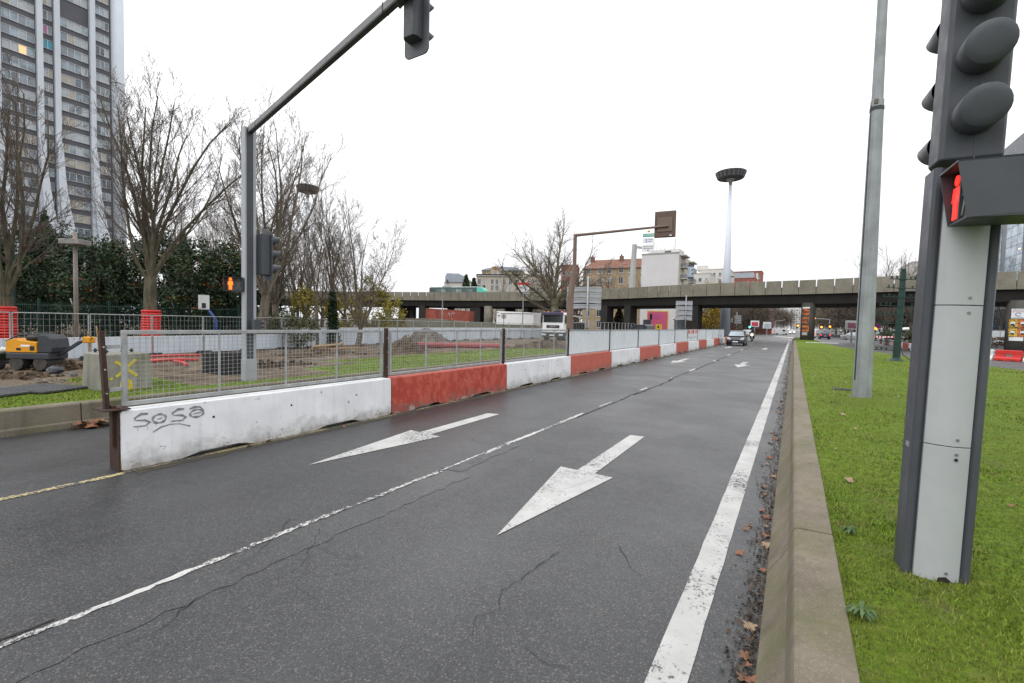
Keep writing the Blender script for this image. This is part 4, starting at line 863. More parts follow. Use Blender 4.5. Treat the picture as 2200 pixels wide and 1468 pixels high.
# soil heaps
SOIL = ground_grass('x_unused'); 
t = NT('heap_soil'); c_ = t.mix(t.mr(t.noise(1.2, 8, rough=.7), .35, .65), (.06,.042,.028), (.17,.125,.085)); c_ = t.mix(t.mr(t.noise(9, 6, rough=.75), .45, .7, 0, .7), c_, (.04,.03,.02)); t.bump(t.noise(14, 7, rough=.7), 1, .12); SOILM = t.done(c_, .95, 0, .1)
t = NT('heap_gravel'); c_ = t.mix(t.mr(t.noise(1.2, 8, rough=.7), .4, .6), (.10,.085,.07), (.20,.175,.15)); t.bump(t.noise(18, 7, rough=.75), 1, .1); GRAVM = t.done(c_, .95, 0, .1)
def heap(p, rx, ry, h, label, mat, seed, rz=R(31.5), steps=26):
    t = yawt('soil_heap', label, 'soil heap', p, rz); b = MB(); n = steps
    for j in range(n + 1):
        for i in range(n + 1):
            x, y = (i / n * 2 - 1), (j / n * 2 - 1); r = math.hypot(x, y); z = h * max(0, 1 - r) ** .8 * (1 + .35 * mnoise.noise((x * 2.3 + seed, y * 2.3, 1))) + .10 * h * mnoise.noise((x * 7 + seed, y * 7, 3)) * (1 if r < 1 else 0) + .06 * mnoise.noise((x * 16, y * 16 + seed, 2)) * (1 if r < 1.1 else 0)
            b.v.append((x * rx, y * ry, z - .06))
    for j in range(n):
        for i in range(n): a = j * (n + 1) + i; b.f.append((a, a + 1, a + n + 2, a + n + 1))
    b.build('soil', mat, t, False)
    cl_ = MB(); q = random.Random(seed)
    for k in range(70): a = q.uniform(0, 6.28); rr = q.random() ** .5 * 1.05; s = q.uniform(.02, .08); cl_.blob((math.cos(a)*rr*rx, math.sin(a)*rr*ry, h * max(0, 1-rr) ** .8 + s * .2), (s, s, s*.7), k, 5, 4, .3)
    cl_.build('clods', mat, t); return t
heap(SG(868, 760), 1.35, 1.1, .95, 'dark brown soil heap at the near end of the big red pipe', SOILM, 3); heap(SG(915, 741), 2.5, 1.8, 1.35, 'broad grey brown soil heap behind the big red pipe', GRAVM, 8)
heap(SG(118, 790), .75, .6, .42, 'small soil heap beside the roller drum', SOILM, 5); heap(SG(1180, 748), 2.4, 1.0, .55, 'low brown soil heap in front of the white truck', SOILM, 9); heap(SG(700, 764), 2.6, .8, .30, 'flat spread of soil under the wooden pallets', SOILM, 13)
heap(SG(600, 788), 1.6, .8, .22, 'churned soil beside the signal mast foot', SOILM, 15); heap(SG(30, 812), 1.6, .5, .16, 'churned soil in front of the roller', SOILM, 17)
# rubble
st_ = MB(); q = random.Random(4)
p = SG(120, 802); tag(MB().blob((0,0,.1),(.26,.16,.11),7,9,6,.2).build('dark_stone', mt('wet_dark_stone', (.035,.038,.045), .45, .3, 6), loc=p, rot=(0,0,.5)), 'dark wet stone lying in front of the roller', 'stone')
p = SG(158, 808); tag(MB().blob((0,0,.05),(.11,.09,.06),8,8,6,.2).build('grey_stone', mt('grey_stone', (.12,.12,.11), .8, .3, 6), loc=p), 'small grey stone right of the dark wet stone', 'stone')
for k in range(24):
    p = SG(q.gauss(105, 22), q.gauss(820, 3)); s = q.uniform(.03, .09); st_.blob((p.x, p.y, p.z + .01), (s, s, s * .6), k, 6, 4, .3)
tag(st_.build('rubble', mt('rubble_mix', (.17,.14,.11), .9, .4, 5)), 'scattered rubble on the grass by the steel plates', 'rubble', kind='stuff')
# steel trench plates
for k, (u, v) in enumerate(((-30, 848), (92, 838))):
    p = SG(u, v); t = yawt('trench_plate', ['dark studded steel plate on the grass at the left edge', 'dark studded steel plate on the grass next to the concrete block'][k], 'steel plate', p + Vector((0,0,.03)), R(22), 'trench plates'); MB().bx(-.62,.62,-.42,.42,-.01,.02).build('plate', mt('plate_steel', (.06,.062,.065), .5, .25, 5, dirt=.4), t)
    sd = MB()
    for i in range(14):
        for j in range(9): sd.bx(-.58+.088*i,-.55+.088*i,-.38+.09*j,-.36+.09*j,.02,.026)
    sd.build('studs', mt('plate_steel', (.06,.062,.065)), t)
# wooden stakes by the roller
WOOD = mt('rough_wood', (.22, .13, .07), .8, .3, 6, bump=.3, bs=50); WOODL = mt('pale_wood', (.34, .22, .11), .8, .25, 5, bump=.3, bs=50)
for i, (u0, v0, u1, v1, m_) in enumerate([(76, 793, 66, 732, WOOD), (56, 795, 70, 765, WOODL), (192, 790, 189, 712, WOODL), (216, 790, 207, 700, WOODL)]):
    p = SG(u0, v0); d = PX(p)[2]; e = A(u1, v1, d + .1); tag(MB().tube([p, e], .022, 5).build('wooden_stake', m_), ['tall brown stake crossing in front of the roller hood', 'short pale stake leaning against the tall brown one', 'pale wooden stake left of the two by the concrete block', 'pale wooden stake right of the two by the concrete block'][i], 'stake', 'wooden stakes')
# red conduits
RC = mt('red_conduit', (.50, .04, .035), .45, .12, 3, dirt=.2)
for i, (u0, v0, u1, v1) in enumerate([(318, 773, 432, 770), (316, 779, 425, 777), (322, 781, 395, 775), (374, 781, 400, 790)]):
    p, e = SG(u0, v0), SG(u1, v1); z = .08 + .06 * (i == 0); tag(MB().tube([p + Vector((0,0,z)), p.lerp(e, .5) + Vector((.05,.1,z + .02)), e + Vector((0,0,z))], .055, 8).build('red_conduit', RC, smooth=True), ['topmost red conduit of the bundle beside the concrete block', 'lower red conduit of the bundle beside the concrete block', 'shorter red conduit under the bundle', 'stub of red conduit lying apart from the bundle'][i], 'pipe', 'red conduits')
# black crate
p = SG(488, 803); bc = yawt('black_crate', 'black open crate standing on soil left of the signal mast', 'crate', p, R(26)); 
b = MB(); b.bx(-.42,.42,-.36,-.33,0,.58); b.bx(-.42,.42,.33,.36,0,.58); b.bx(-.42,-.39,-.33,.33,0,.58); b.bx(.39,.42,-.33,.33,0,.58); b.bx(-.39,.39,-.33,.33,.02,.05); b.build('walls', BLACK, bc, bevel=.01)
for s in (-.43,.41): MB().bx(s,s+.02,-.37,.37,.53,.57).build('rim', DARKM, bc)
for k in range(7): MB().bx(-.36+.115*k,-.34+.115*k,-.372,-.36,.03,.56).build('rib', BLACK, bc)
# pallets and planks
p = SG(705, 757)
for i in range(2):
    t = yawt('wooden_pallet', ['lower wooden pallet on the soil', 'upper wooden pallet tilted on the other'][i], 'pallet', p + Vector((0, 0, .12 + .17 * i)), R(20 + 18 * i), 'wooden pallets'); t.rotation_euler = (R(3 * i), R(-6 * i), R(20 + 18 * i))
    for k in range(6): MB().bx(-.75,.75,-.5+.19*k,-.4+.19*k,.1,.125).build('plank', WOODL, t)
    for x in (-.7,0,.62): MB().bx(x,x+.09,-.5,.55,0,.1).build('bearer', WOOD, t)
for i in range(9):
    a = SG(655 + 12 * i + rnd.uniform(-8, 8), 760 + rnd.uniform(-4, 3)); e = a + Vector((rnd.uniform(.8, 1.6), rnd.uniform(.4, 1.2), rnd.uniform(0, .2))); tag(MB().bar(a + Vector((0,0,.1 + .03*i)), e + Vector((0,0,.12 + .03 * i)), .10, .03).build('loose_plank', WOODL if i % 2 else WOOD), 'loose weathered plank in the heap by the wooden pallets', 'plank', 'loose planks by the pallets')
p = SG(1000, 742); tag(MB().bar(p + Vector((-.9,-.5,.1)), p + Vector((.9,.5,.55)), .25, .03).build('plank', WOODL), 'pale plank propped up behind the big red pipe', 'plank')
# big red corrugated drain pipe
p, e = SG(882, 748), SG(1092, 747); ax_ = (e - p).normalized(); L = (e - p).length; t = thing('drain_pipe', 'long dark red corrugated drain pipe lying on the grass', 'pipe', p + Vector((0,0,.22)), math.atan2(ax_.y, ax_.x)); b = MB(); n = int(L / .08); pts = []; rs = []
for k in range(n + 1): pts.append((L * k / n, 0, 0)); rs.append(.185 + (.012 if k % 2 else -.004))
b.tube(pts, rs, 16, False).build('wall', mt('dark_red_pipe', (.26, .05, .05), .5, .15, 2), t, True); MB().tube([(L-.02,0,0),(L,0,0)], [.17,.17], 16).build('bore', BLACK, t)
tag(MB().tube([SG(948, 762), SG(948, 762) + Vector((0,0,.75))], .012, 5).build('marker_rod', mt('rod_red', (.4,.05,.04))), 'thin marker rod standing in the grass in front of the big red pipe', 'rod')
# tree wraps: stacked red ribs
for i, (u, d, r_) in enumerate(((12, 20.9, .40), (325, 22.4, .40))):
    t = thing('tree_wrap', ['red corrugated protective wrap round the tree at the left edge', 'red corrugated protective wrap round the upright tree'][i], 'tree guard', gz(u, d), 0, 'tree wraps')
    for k in range(16): MB().lathe([(r_-.06,.0),(r_-.01,.015),(r_,.06),(r_-.01,.105),(r_-.06,.12)], (rnd.uniform(-.02,.02), rnd.uniform(-.02,.02), .02+.128*k), 16).build('rib', RED, t, True)
# park lamp, green pole, basketball hoop
p = gz(164, 25.5); t = yawt('park_lamp', 'grey park lamp with flat slab head in front of the hedge', 'lamp post', p); MB().tube([(0,0,0),(0,0,6.3)], [.11,.09], 10).build('post', mt('weathered_post', (.28,.25,.22), .7, .2, 2, streak=.3), t, True); H_ = A(168, 522, 25.5).z - .08
MB().bx(-.55,.55,-.4,.4,H_-.14,H_+.14).build('slab_head', mt('weathered_head', (.30,.29,.27), .7, .2, 2, streak=.3), t, bevel=.02); MB().bx(-.6,.6,-.5,.5,-.05,.25).build('footing', CONC, t)
p = gz(30, 26); t = yawt('green_pole', 'dark green pole with silver tip behind the forking tree', 'pole', p); MB().tube([(0,0,0),(0,0,6.2)], [.12,.10], 8).build('shaft', GREENP, t); MB().tube([(0,0,6.2),(-.05,0,6.75)], [.09,.03], 8).build('tip', GALV, t)
p = gz(464, 27.5); t = yawt('basketball_hoop', 'basketball hoop with white backboard on a bent blue pole', 'basketball hoop', p); BL = mt('blue_paint', (.015,.06,.26), .45, .15, 2); q_ = 27.5 / FPX
MB().tube([(0,0,0),(0,0,1.35),(-.08,0,1.75),(-.42,0,2.15)], [.085,.085,.08,.07], 8).build('pole', BL, t, True)
bb = MB().box((-.72,0,2.65),(.56,.06,.86), Matrix.Rotation(R(25),3,'Z')).build('backboard', WHITEP, t); MB().box((-.70,-.04,2.45),(.20,.03,.30), Matrix.Rotation(R(25),3,'Z')).build('target_box', DARKM, bb)
rg = MB()
for k in range(16): a, c = 6.283*k/16, 6.283*(k+1)/16; rg.tube([(-.98+.23*math.cos(a),-.3+.23*math.sin(a),2.28),(-.98+.23*math.cos(c),-.3+.23*math.sin(c),2.28)], .014, 4)
rg.build('rim', mt('rim_orange', (.45,.09,.03), .5), t); MB().bar((0,0,.1),(-1.2,.2,1.3) if False else (-.9,.6,-.02),.02,.02).build('foot_stay', BL, t)
# far lamp posts on the works side
for i, (u, vt, d, ex) in enumerate([(950, 617, 66, 18), (1123, 631, 68, 14)]):
    p = gz(u, d); H = A(u, vt, d).z - .08; t = yawt('site_lamp', ['slim grey lamp post before the red container', 'slim grey lamp post left of the white truck'][i], 'lamp post', p, R(31.5), 'slim lamp posts'); MB().tube([(0,0,0),(0,0,H)], [.11,.07], 8).build('post', GALVL, t); MB().box((ex/FPX*d*.5,0,H+.05),(ex/FPX*d,.35,.14)).build('head', LGREY, t)
# ================================================================== OVERPASS
def cat_rom(P, n=12):
    o = []
    for i in range(len(P) - 1):
        a, b_, c, d = P[max(0, i-1)], P[i], P[i+1], P[min(len(P)-1, i+2)]
        for k in range(n):
            t = k / n; o.append(.5 * ((2*b_) + (c - a)*t + (2*a - 5*b_ + 4*c - d)*t*t + (3*b_ - a - 3*c + d)*t**3))
    o.append(P[-1]); return o
OP = [(480,120),(700,114),(840,110.3),(980,106),(1120,100),(1290,87.4),(1440,76),(1600,68.3),(1735,63.2),(1850,58.8),(2000,54),(2160,50.4),(2320,47.2),(2520,43.5)]
path = cat_rom([Vector((A(u, 700, d).x, A(u, 700, d).y, 0)) for u, d in OP])
cum = [0]
for a, c in zip(path, path[1:]): cum.append(cum[-1] + (c - a).length)
def at_len(s):
    for i in range(len(cum) - 1):
        if s <= cum[i+1]: f = (s - cum[i]) / (cum[i+1] - cum[i]); return path[i].lerp(path[i+1], f), (path[i+1] - path[i]).normalized()
    return path[-1], (path[-1] - path[-2]).normalized()
ov = thing('overpass', 'long grey concrete road overpass with slotted parapet panels crossing the avenue', 'bridge', (0,0,0))
def sweep(sec, name, mat, smooth=False):
    b = MB(); m_ = len(sec); N = len(path)
    for i, p in enumerate(path):
        t = (path[min(i+1, N-1)] - path[max(i-1, 0)]).normalized(); nn = Vector((-t.y, t.x, 0))
        if nn.dot(p) < 0: nn = -nn
        for a, z in sec: q = p + nn * a; b.v.append((q.x, q.y, z))
    for i in range(N - 1):
        for k in range(m_): k2 = (k + 1) % m_; b.f.append((i*m_+k, i*m_+k2, (i+1)*m_+k2, (i+1)*m_+k))
    b.f.append(tuple(range(m_))); b.f.append(tuple((N-1)*m_ + k for k in range(m_)))
    return b.build(name, mat, ov)
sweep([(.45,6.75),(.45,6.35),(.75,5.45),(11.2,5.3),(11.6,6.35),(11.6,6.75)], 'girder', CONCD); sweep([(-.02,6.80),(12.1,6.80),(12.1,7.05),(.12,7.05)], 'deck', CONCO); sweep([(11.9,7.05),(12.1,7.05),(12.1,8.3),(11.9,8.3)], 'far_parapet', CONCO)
PW = 2.06; w2 = PW / 2
pp_ = MB().prism([(-w2+.03,-.04),(w2-.03,-.04),(w2-.035,.95),(w2-.07,1.0),(w2-.075,1.92),(-w2+.075,1.92),(-w2+.07,1.0),(-w2+.035,.95)], 'y', -.09, .09).mesh('parapet_panel'); pp_.materials.append(CONCO)
s = 6.0; k = 0
while s < cum[-1] - 2:
    p, t = at_len(s); o = link('parapet_panel', pp_, None, ov, .02, (p.x, p.y, 6.78)); o.rotation_euler = (R(-3), 0, math.atan2(t.y, t.x)); s += PW; k += 1
cor = MB()
s = 6.0 + w2
while s < cum[-1] - 3:
    p, t = at_len(s); nn = Vector((-t.y, t.x, 0)); nn = nn if nn.dot(p) > 0 else -nn; q = p + nn * .22; cor.bx(q.x-.06,q.x+.06,q.y-.06,q.y+.06,6.9,7.75); s += PW
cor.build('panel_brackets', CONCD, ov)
def pier(u, off, r, shape='round', mat=CONCD, zb=-.05):
    # find the path point seen at column u
    best = min(range(len(path)), key=lambda i: abs(PX((path[i].x, path[i].y, 3))[0] - u)); p = path[best]; t = (path[min(best+1, len(path)-1)] - path[max(best-1,0)]).normalized(); nn = Vector((-t.y, t.x, 0)); nn = nn if nn.dot(p) > 0 else -nn
    d_ = ray(u, 700); d_.z = 0; d_.normalize(); q = p + d_ * off
    if shape == 'round': o = MB().tube([(0,0,zb),(0,0,5.6)], [r, r], 20).build('pier', mat, ov, True, loc=(q.x, q.y, 0))
    else: o = MB().bx(-r, r, -r*1.4, r*1.4, zb, 5.7).build('pier', mat, ov, loc=(q.x, q.y, 0), rot=(0,0,math.atan2(t.y, t.x)))
    return o
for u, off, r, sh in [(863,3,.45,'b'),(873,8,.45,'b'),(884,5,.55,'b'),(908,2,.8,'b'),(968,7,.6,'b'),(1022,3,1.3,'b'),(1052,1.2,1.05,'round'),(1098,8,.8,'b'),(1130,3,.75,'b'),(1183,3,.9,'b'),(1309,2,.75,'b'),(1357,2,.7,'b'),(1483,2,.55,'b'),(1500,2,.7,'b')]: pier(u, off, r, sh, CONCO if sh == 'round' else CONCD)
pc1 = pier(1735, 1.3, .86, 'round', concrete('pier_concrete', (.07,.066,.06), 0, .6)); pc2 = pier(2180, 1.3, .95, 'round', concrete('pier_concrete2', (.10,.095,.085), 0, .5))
# posters pasted on the two piers
def poster(pc, r, a0, a1, z0, z1, mat, label, name='poster', group=None):
    loc = pc.location; ca = math.atan2(-loc.y, -loc.x); t = thing(name, label, 'poster', loc, ca, group); b = MB(); n = 8
    for k in range(n + 1): a = R(a0 + (a1 - a0) * k / n); b.v += [(r*math.cos(a), r*math.sin(a), z0), (r*math.cos(a), r*math.sin(a), z1)]
    b.f = [(2*k, 2*k+2, 2*k+3, 2*k+1) for k in range(n)]; b.build('sheet', mat, t); return t
def poster_mat(name, c1, c2, c3, sc_=(1, 1, 1)):
    t = NT(name); n1 = t.noise(2.2, 3); c = t.mix(t.mr(t.xyz()[2], 1.0, 5.0), c1, c2); c = t.mix(t.math('GREATER_THAN', t.noise(3.1, 2, t.scale((1, 1, 2.5))), .56), c, c3); return t.done(c, .6)
PO = poster_mat('poster_orange', (.55,.16,.03), (.50,.13,.03), (.05,.03,.02)); PY = poster_mat('poster_yellow', (.62,.42,.05), (.6,.36,.04), (.06,.05,.04))
for i, (z0, z1) in enumerate([(3.9,4.75),(2.75,3.6),(1.6,2.45)]):
    t = poster(pc1, .875, -48, 10, z0, z1, PO, ['topmost', 'middle', 'lowest'][i] + ' orange poster band pasted on the pier over the median', group='posters on the median pier'); 
    b = MB()
    for k in range(5): a = R(-40 + 10 * k); b.box((.885*math.cos(a), .885*math.sin(a), (z0+z1)/2), (.02,.09,.3), Matrix.Rotation(a,3,'Z'))
    b.build('block_letters', mt('poster_black', (.03,.02,.02)), t)
poster(pc1, .872, -50, 12, 4.8, 5.0, WHITEP, 'pale strip above the orange posters on the median pier'); poster(pc1, .872, -45, 0, 1.1, 1.5, mt('torn_paper', (.4,.4,.4), .7, .3, 6), 'torn pale paper below the orange posters on the median pier')
for i, (a0, a1, z0, z1, m_, lb) in enumerate([(0,44,2.6,3.5,PY,'upper right'), (-46,-1,2.6,3.5,PO,'upper left'), (0,44,1.6,2.5,PY,'lower right'), (-46,-1,1.6,2.5,PO,'lower left')]):
    t = poster(pc2, .965, -a1, -a0, z0, z1, m_, '%s orange and yellow poster on the pier at the right edge' % lb, group='posters on the right pier'); am = R(-(a0+a1)/2)
    b = MB(); b.box((.975*math.cos(am), .975*math.sin(am), (z0+z1)/2), (.02,.36,.34), Matrix.Rotation(am,3,'Z')).build('white_circle', WHITEP, t); MB().box((.985*math.cos(am), .985*math.sin(am), (z0+z1)/2-.12), (.02,.3,.14), Matrix.Rotation(am,3,'Z')).build('black_figure', BLACK, t)
t = poster(pc2, .965, -38, 30, 1.15, 1.55, WHITEP, 'white strip poster at the foot of the right pier')
loc = pc2.location; ca = math.atan2(-loc.y, -loc.x); fp = thing('white_poster', 'square white poster with red and blue print on the right pier', 'poster', (loc.x, loc.y, 0), ca + R(90)); MB().bx(-.52,.52,-.99,-.975,3.6,4.65).build('sheet', WHITEP, fp)
text_part('FRONT', .20, mt('print_blue', (.03,.05,.2)), fp, M_face_my((0,-.995,4.5)), 'lettering', 1.2); text_part('NATIONAL', .20, mt('print_red', (.4,.03,.04)), fp, M_face_my((0,-.995,4.32)), 'lettering')
b = MB()
for k in range(10): a = R(30 + 30*k); b.box((.20*math.cos(a), -.993, 4.02+.17*math.sin(a)), (.1,.01,.06), Matrix.Rotation(-a+R(90),3,'Y'))
b.build('ring_mark', mt('print_blue', (.03,.05,.2)), fp); MB().bx(-.4,.4,-.995,-.99,3.70,3.74).build('print_line', mt('print_blue', (.03,.05,.2)), fp)
# bus on the deck
p, t_ = None, None
b0, b1 = A(922, 620, 111), A(1040, 620, 106); rz = math.atan2(b1.y - b0.y, b1.x - b0.x); L = ((b1 - b0).xy).length
bus = thing('bus', 'mint green and dark glazed city bus driving on the overpass', 'bus', (b0.x, b0.y, 7.06), rz); MINT = mt('mint_paint', (.13,.50,.42), .35, .08, .5); BDK = mt('bus_dark_body', (.06,.10,.09), .35, .1, .5)
MB().bx(0,L-1.9,0,2.5,.35,2.95).build('body', BDK, bus, bevel=.12); MB().prism([(L-1.9,.35),(L-.1,.35),(L,.9),(L-.08,2.2),(L-.5,2.85),(L-1.9,2.95)], 'y', 0, 2.5).build('front_end', MINT, bus, bevel=.1); MB().bx(.3,L-1.0,.1,2.4,2.95,3.1).build('roof', mt('bus_roof', (.55,.62,.6), .5), bus, bevel=.05)
GB = [glass('bus_glass_a', (.05,.08,.08)), glass('bus_glass_b', (.22,.32,.30)), glass('bus_glass_c', (.09,.13,.13))]
x = .5
for k, wd in enumerate((1.3,1.5,1.3,1.6,1.1,1.5,1.4,1.5)):
    if x + wd < L - 2: MB().bx(x,x+wd-.12,-.02,-.005,1.35,2.55).build('window', GB[(k*2) % 3], bus)
    x += wd
for x in (2.4, L - 3.0): MB().lathe([(.3,-.12),(.48,-.1),(.5,0),(.48,.1),(.3,.12)], n=16).build('wheel', RUBBER, bus, True, loc=(x,.12,.48), rot=(R(90),0,0))
# ================================================================== BUILDINGS
_WM = {}
FRW = mt('window_frame_white', (.62,.62,.60), .5); PANES = [glass('pane_dark', (.035,.045,.055)), glass('pane_mid', (.11,.13,.15)), mt('pane_curtain', (.34,.36,.36), .5, .15, 1.5), glass('pane_sky', (.20,.25,.28))]
def win(par, x, y, z, wd, ht, pane=None, fr=FRW, sill=True, side=0):
    key = (round(wd, 2), round(ht, 2), fr.name, sill)
    if key not in _WM:
        b = MB(); f = .07; b.bx(0,wd,-.06,.0,0,f); b.bx(0,wd,-.06,.0,ht-f,ht); b.bx(0,f,-.06,.0,f,ht-f); b.bx(wd-f,wd,-.06,.0,f,ht-f); b.bx(wd/2-.03,wd/2+.03,-.05,.0,f,ht-f)
        if sill: b.bx(-.1,wd+.1,-.16,.0,-.1,-.01)
        m1 = b.mesh('window'); m1.materials.append(fr); _WM[key] = (m1, {})
    m1, d = _WM[key]; o = link('window', m1, None, par, 0, (x, y, z))
    if side: o.rotation_euler = (0, 0, R(side))
    pm = pane or rnd.choice(PANES[:3])
    if pm.name not in d: m2 = MB().bx(.05,wd-.05,-.03,-.012,.05,ht-.05).mesh('pane'); m2.materials.append(pm); d[pm.name] = m2
    link('pane', d[pm.name], None, o); return o
def bld(name, label, p, rz=0.0): return thing(name, label, 'building', (p.x, p.y, -.05), rz)
CREAM = mt('render_cream', (.50,.45,.36), .85, .08, .3, streak=.25); CREAML = mt('render_pale', (.58,.56,.52), .85, .06, .3, streak=.15); BRICKR = mt('brick_red', (.28,.11,.085), .85, .15, 2); STONEY = mt('stone_yellow', (.36,.27,.17), .85, .18, 1.5, streak=.2); ZINC = mt('zinc_roof', (.33,.37,.42), .5, .1, .5); TILE = mt('roof_tile', (.20,.095,.065), .85, .25, 1.2); SLATE = mt('slate_roof', (.12,.13,.15), .6, .15, 1); WALLW = mt('gable_white', (.60,.59,.585), .85, .05, .4, streak=.2)
# --- residential tower, facade parallel to the road
XT = -128.0
def ty(u): return AX(u, 400, XT).y
tw = thing('tower_block', 'very tall pale residential tower with white ribs and dark spandrel bands behind the trees', 'building', (XT, 0, 0)); HTW = 92; FH = 2.78
SPAN = mt('dark_spandrel', (.092,.095,.112), .6, .1, .3); RIB = mt('white_rib', (.56,.60,.65), .6, .05, .2, streak=.12); TWC = [mt('curtain_white', (.42,.46,.49), .6, .12, .6), mt('curtain_grey', (.25,.29,.33), .5, .15, .8), glass('tower_glass', (.09,.12,.15)), glass('tower_glass_pale', (.24,.30,.35)), mt('curtain_cream', (.40,.38,.33), .6, .1, .6), mt('curtain_blue', (.06,.34,.46), .5), mt('curtain_pink', (.42,.16,.30), .5)]
yl, yr = ty(-150), ty(245); MB().bx(-18, -.35, yl, yr + 1.5, 0, HTW).build('core_wall', SPAN, tw)
ribs = [-150, -60, 1, 90, 127, 202]
for u in ribs:
    y = ty(u); wr = .42 if u > 60 else .35
    MB().prism([(-.4,0),(1.6,0),(1.0,6),(.72,12),(.62,18),(.6,HTW),(-.4,HTW)], 'y', y - wr, y + wr).build('rib', RIB, tw)
for u in (1, 90, 127, 202): y = ty(u); MB().prism([(y-.42,36),(y+.42,36),(y+.75,29),(y+1.4,23),(y+2.6,16),(y+4.4,8),(y+6.5,0),(y+3.5,0),(y+1.4,10),(y+.2,19),(y-.3,28)][::-1], 'x', .61, 1.3).build('flared_leg', RIB, tw)
b = MB(); ye = ty(257); b.lathe([(1.15,0),(1.15,HTW)], (-.2, ye, 0), 20).build('corner_shaft', RIB, tw, True)
b = MB(); b.lathe([(1.17,0),(1.17,.15)], (-.2, ye, 52), 20).build('shaft_joint', DARKM, tw, True)
bays = [(1, 90, 4), (90, 127, 2), (127, 202, 4), (202, 246, 3), (-60, 1, 3)]
fcache = {}; LITW = object()
for (ua, uc, npn) in bays:
    ya, yc = ty(ua) + (.6 if ua > 0 else .45), ty(uc) - .6
    for f in range(2, 31):
        z0 = f * FH + .4
        if z0 > 84: continue
        if (ua == 127 and f == 22) or (ua == 202 and f == 19 and False):
            continue
        key = (ua,)
        if key not in fcache:
            m1 = MB(); W_ = yc - ya; m1.bx(-.12,.06,0,W_,-.06,.0); m1.bx(-.12,.06,0,W_,1.56,1.64)
            for k in range(npn + 1): m1.bx(-.12,.04,max(0,W_*k/npn-.05),min(W_,W_*k/npn+.05),0,1.56)
            me = m1.mesh('window'); me.materials.append(FRW); pw = W_/npn; pm = []
            for mm_ in TWC: m2 = MB().bx(-.10,-.05,.06,pw-.06,.01,1.55).mesh('pane'); m2.materials.append(mm_); pm.append(m2)
            fcache[key] = (me, pm, pw)
        me, pm, pw = fcache[key]; o = link('window', me, None, tw, 0, (-.22, ya, z0 + 1.0)); prev = rnd.choice(pm[:5])
        for k in range(npn):
            if rnd.random() > .35: prev = rnd.choices(pm, (6, 4, 3, 6, 2, .12, .12))[0]
            pk = pm[5] if (ua == 90 and f == 19) else LITW if (ua == 1 and f == 18 and k == 2) else prev
            link('pane', pk if pk is not LITW else MB().bx(-.10,-.05,.06,pw-.06,.01,1.55).mesh('pane'), None if pk is not LITW else emis('lit_room', (1,.6,.3), .75), o, 0, (0, pw*k, 0))
# --- house with tiled roof
d = 138; c0 = A(1250, 700, d); W = 1.17 * 122 / FPX * d; ho = bld('tiled_house', 'yellow stone house with red tiled roof and chimneys behind the overpass', c0, R(6)); HE = A(1300, 580, d).z; HR = A(1300, 561, d).z
MB().bx(0,W,0,10,0,HE).build('wall', STONEY, ho); rf = MB().add([(-.4,-.5,HE),(W+.3,-.5,HE),(W+.3,10.5,HE),(-.4,10.5,HE),(2.2,5,HR+.6),(W+.2,5,HR+.6)], [(0,1,5,4),(1,2,5),(2,3,4,5),(3,0,4)]).build('roof', TILE, ho)
for x in (1.6, W*.52, W*.70, W-.7): MB().bx(x-.5,x+.6,3.5,4.6,HE+.8,HR+1.4).lathe([(.2,0),(.24,.5)], (x,4,HR+1.4), 8).build('chimney', mt('chimney_brick', (.2,.11,.08), .85, .2, 2), rf)
MB().box((W*.6,1.9,HE+1.15),(1.2,.1,.8),Matrix.Rotation(R(35),3,'X')).build('skylight', PANES[3], rf)
MB().bx(W,W+.8,-.1,10,0,HE+1.4).build('party_wall', BRICKR, ho); MB().bx(-.05,W,-.12,-.005,HE*.44,HE*.44+.35).build('brick_band', BRICKR, ho)
for r_ in range(6):
    for k in range(6): win(ho, W*.05+W*.155*k+ (.3 if k%2 else 0), -.005, 1.2+ (HE-2.6)/5*r_, 1.35, 2.0)
# --- white gable block with balconies
d = 126; c0 = A(1374, 700, d); WB = 61 / FPX * d / .80; LB_ = 21.0; wb_ = bld('white_block', 'white apartment block with blank gable and balconies behind the overpass', c0, R(0)); HB = A(1374, 549, d).z
MB().bx(0,WB,0,LB_,0,HB).build('wall', WALLW, wb_); MB().bx(WB-.02,WB+.25,.4,LB_-.4,0,HB-.3).build('street_facade', CREAM, wb_)
MB().bx(-.1,WB+.2,-.1,.25,HB,HB+.35).build('coping', mt('coping_grey', (.3,.3,.29)), wb_); MB().bx(WB*.15,WB*.95,3,9,HB,HB+1.6).bx(1.2,3,2,4,HB,HB+1.0).build('roof_plant', CREAML, wb_); MB().bx(WB*.55,WB*.72,2.9,3.0,HB+.3,HB+1.2).build('plant_opening', PANES[0], wb_)
for k, (x, h, r_) in enumerate([(2.4,3.6,.12),(3.0,2.9,.05),(3.9,2.4,.08),(4.4,2.2,.04),(5.0,2.2,.13),(6.5,2.4,.05),(7.1,2.6,.06),(7.4,4.8,.1)]): MB().cyl((x,3+k*.4,HB),(x,3+k*.4,HB+h),r_,n=8).build('antenna', GALV, wb_)
MB().bx(WB,WB+1.6,.6,7,HB-.6,HB-.3).bx(WB,WB+1.6,12,18,HB-1.0,HB-.7).build('eave', CREAML, wb_)
nf = 6
for f in range(nf):
    z = 2.9 + f * (HB - 3.4) / nf
    for y0 in (1.5, 13):
        bl = MB().bx(WB+.25,WB+1.6,y0,y0+4.2,z-.18,z).build('balcony', CREAML, wb_); MB().bx(WB+1.52,WB+1.58,y0,y0+4.2,z,z+.95).bx(WB+.25,WB+1.5,y0,y0+.05,z,z+.95).build('railing', mt('rail_grey', (.2,.2,.21), .5), bl)
    for y0 in (2, 4.2, 7.2, 9.4, 13.8, 16, 18.4): win(wb_, WB+.26, y0, z+.15, 1.3, 1.9, None, FRW, False, 90)
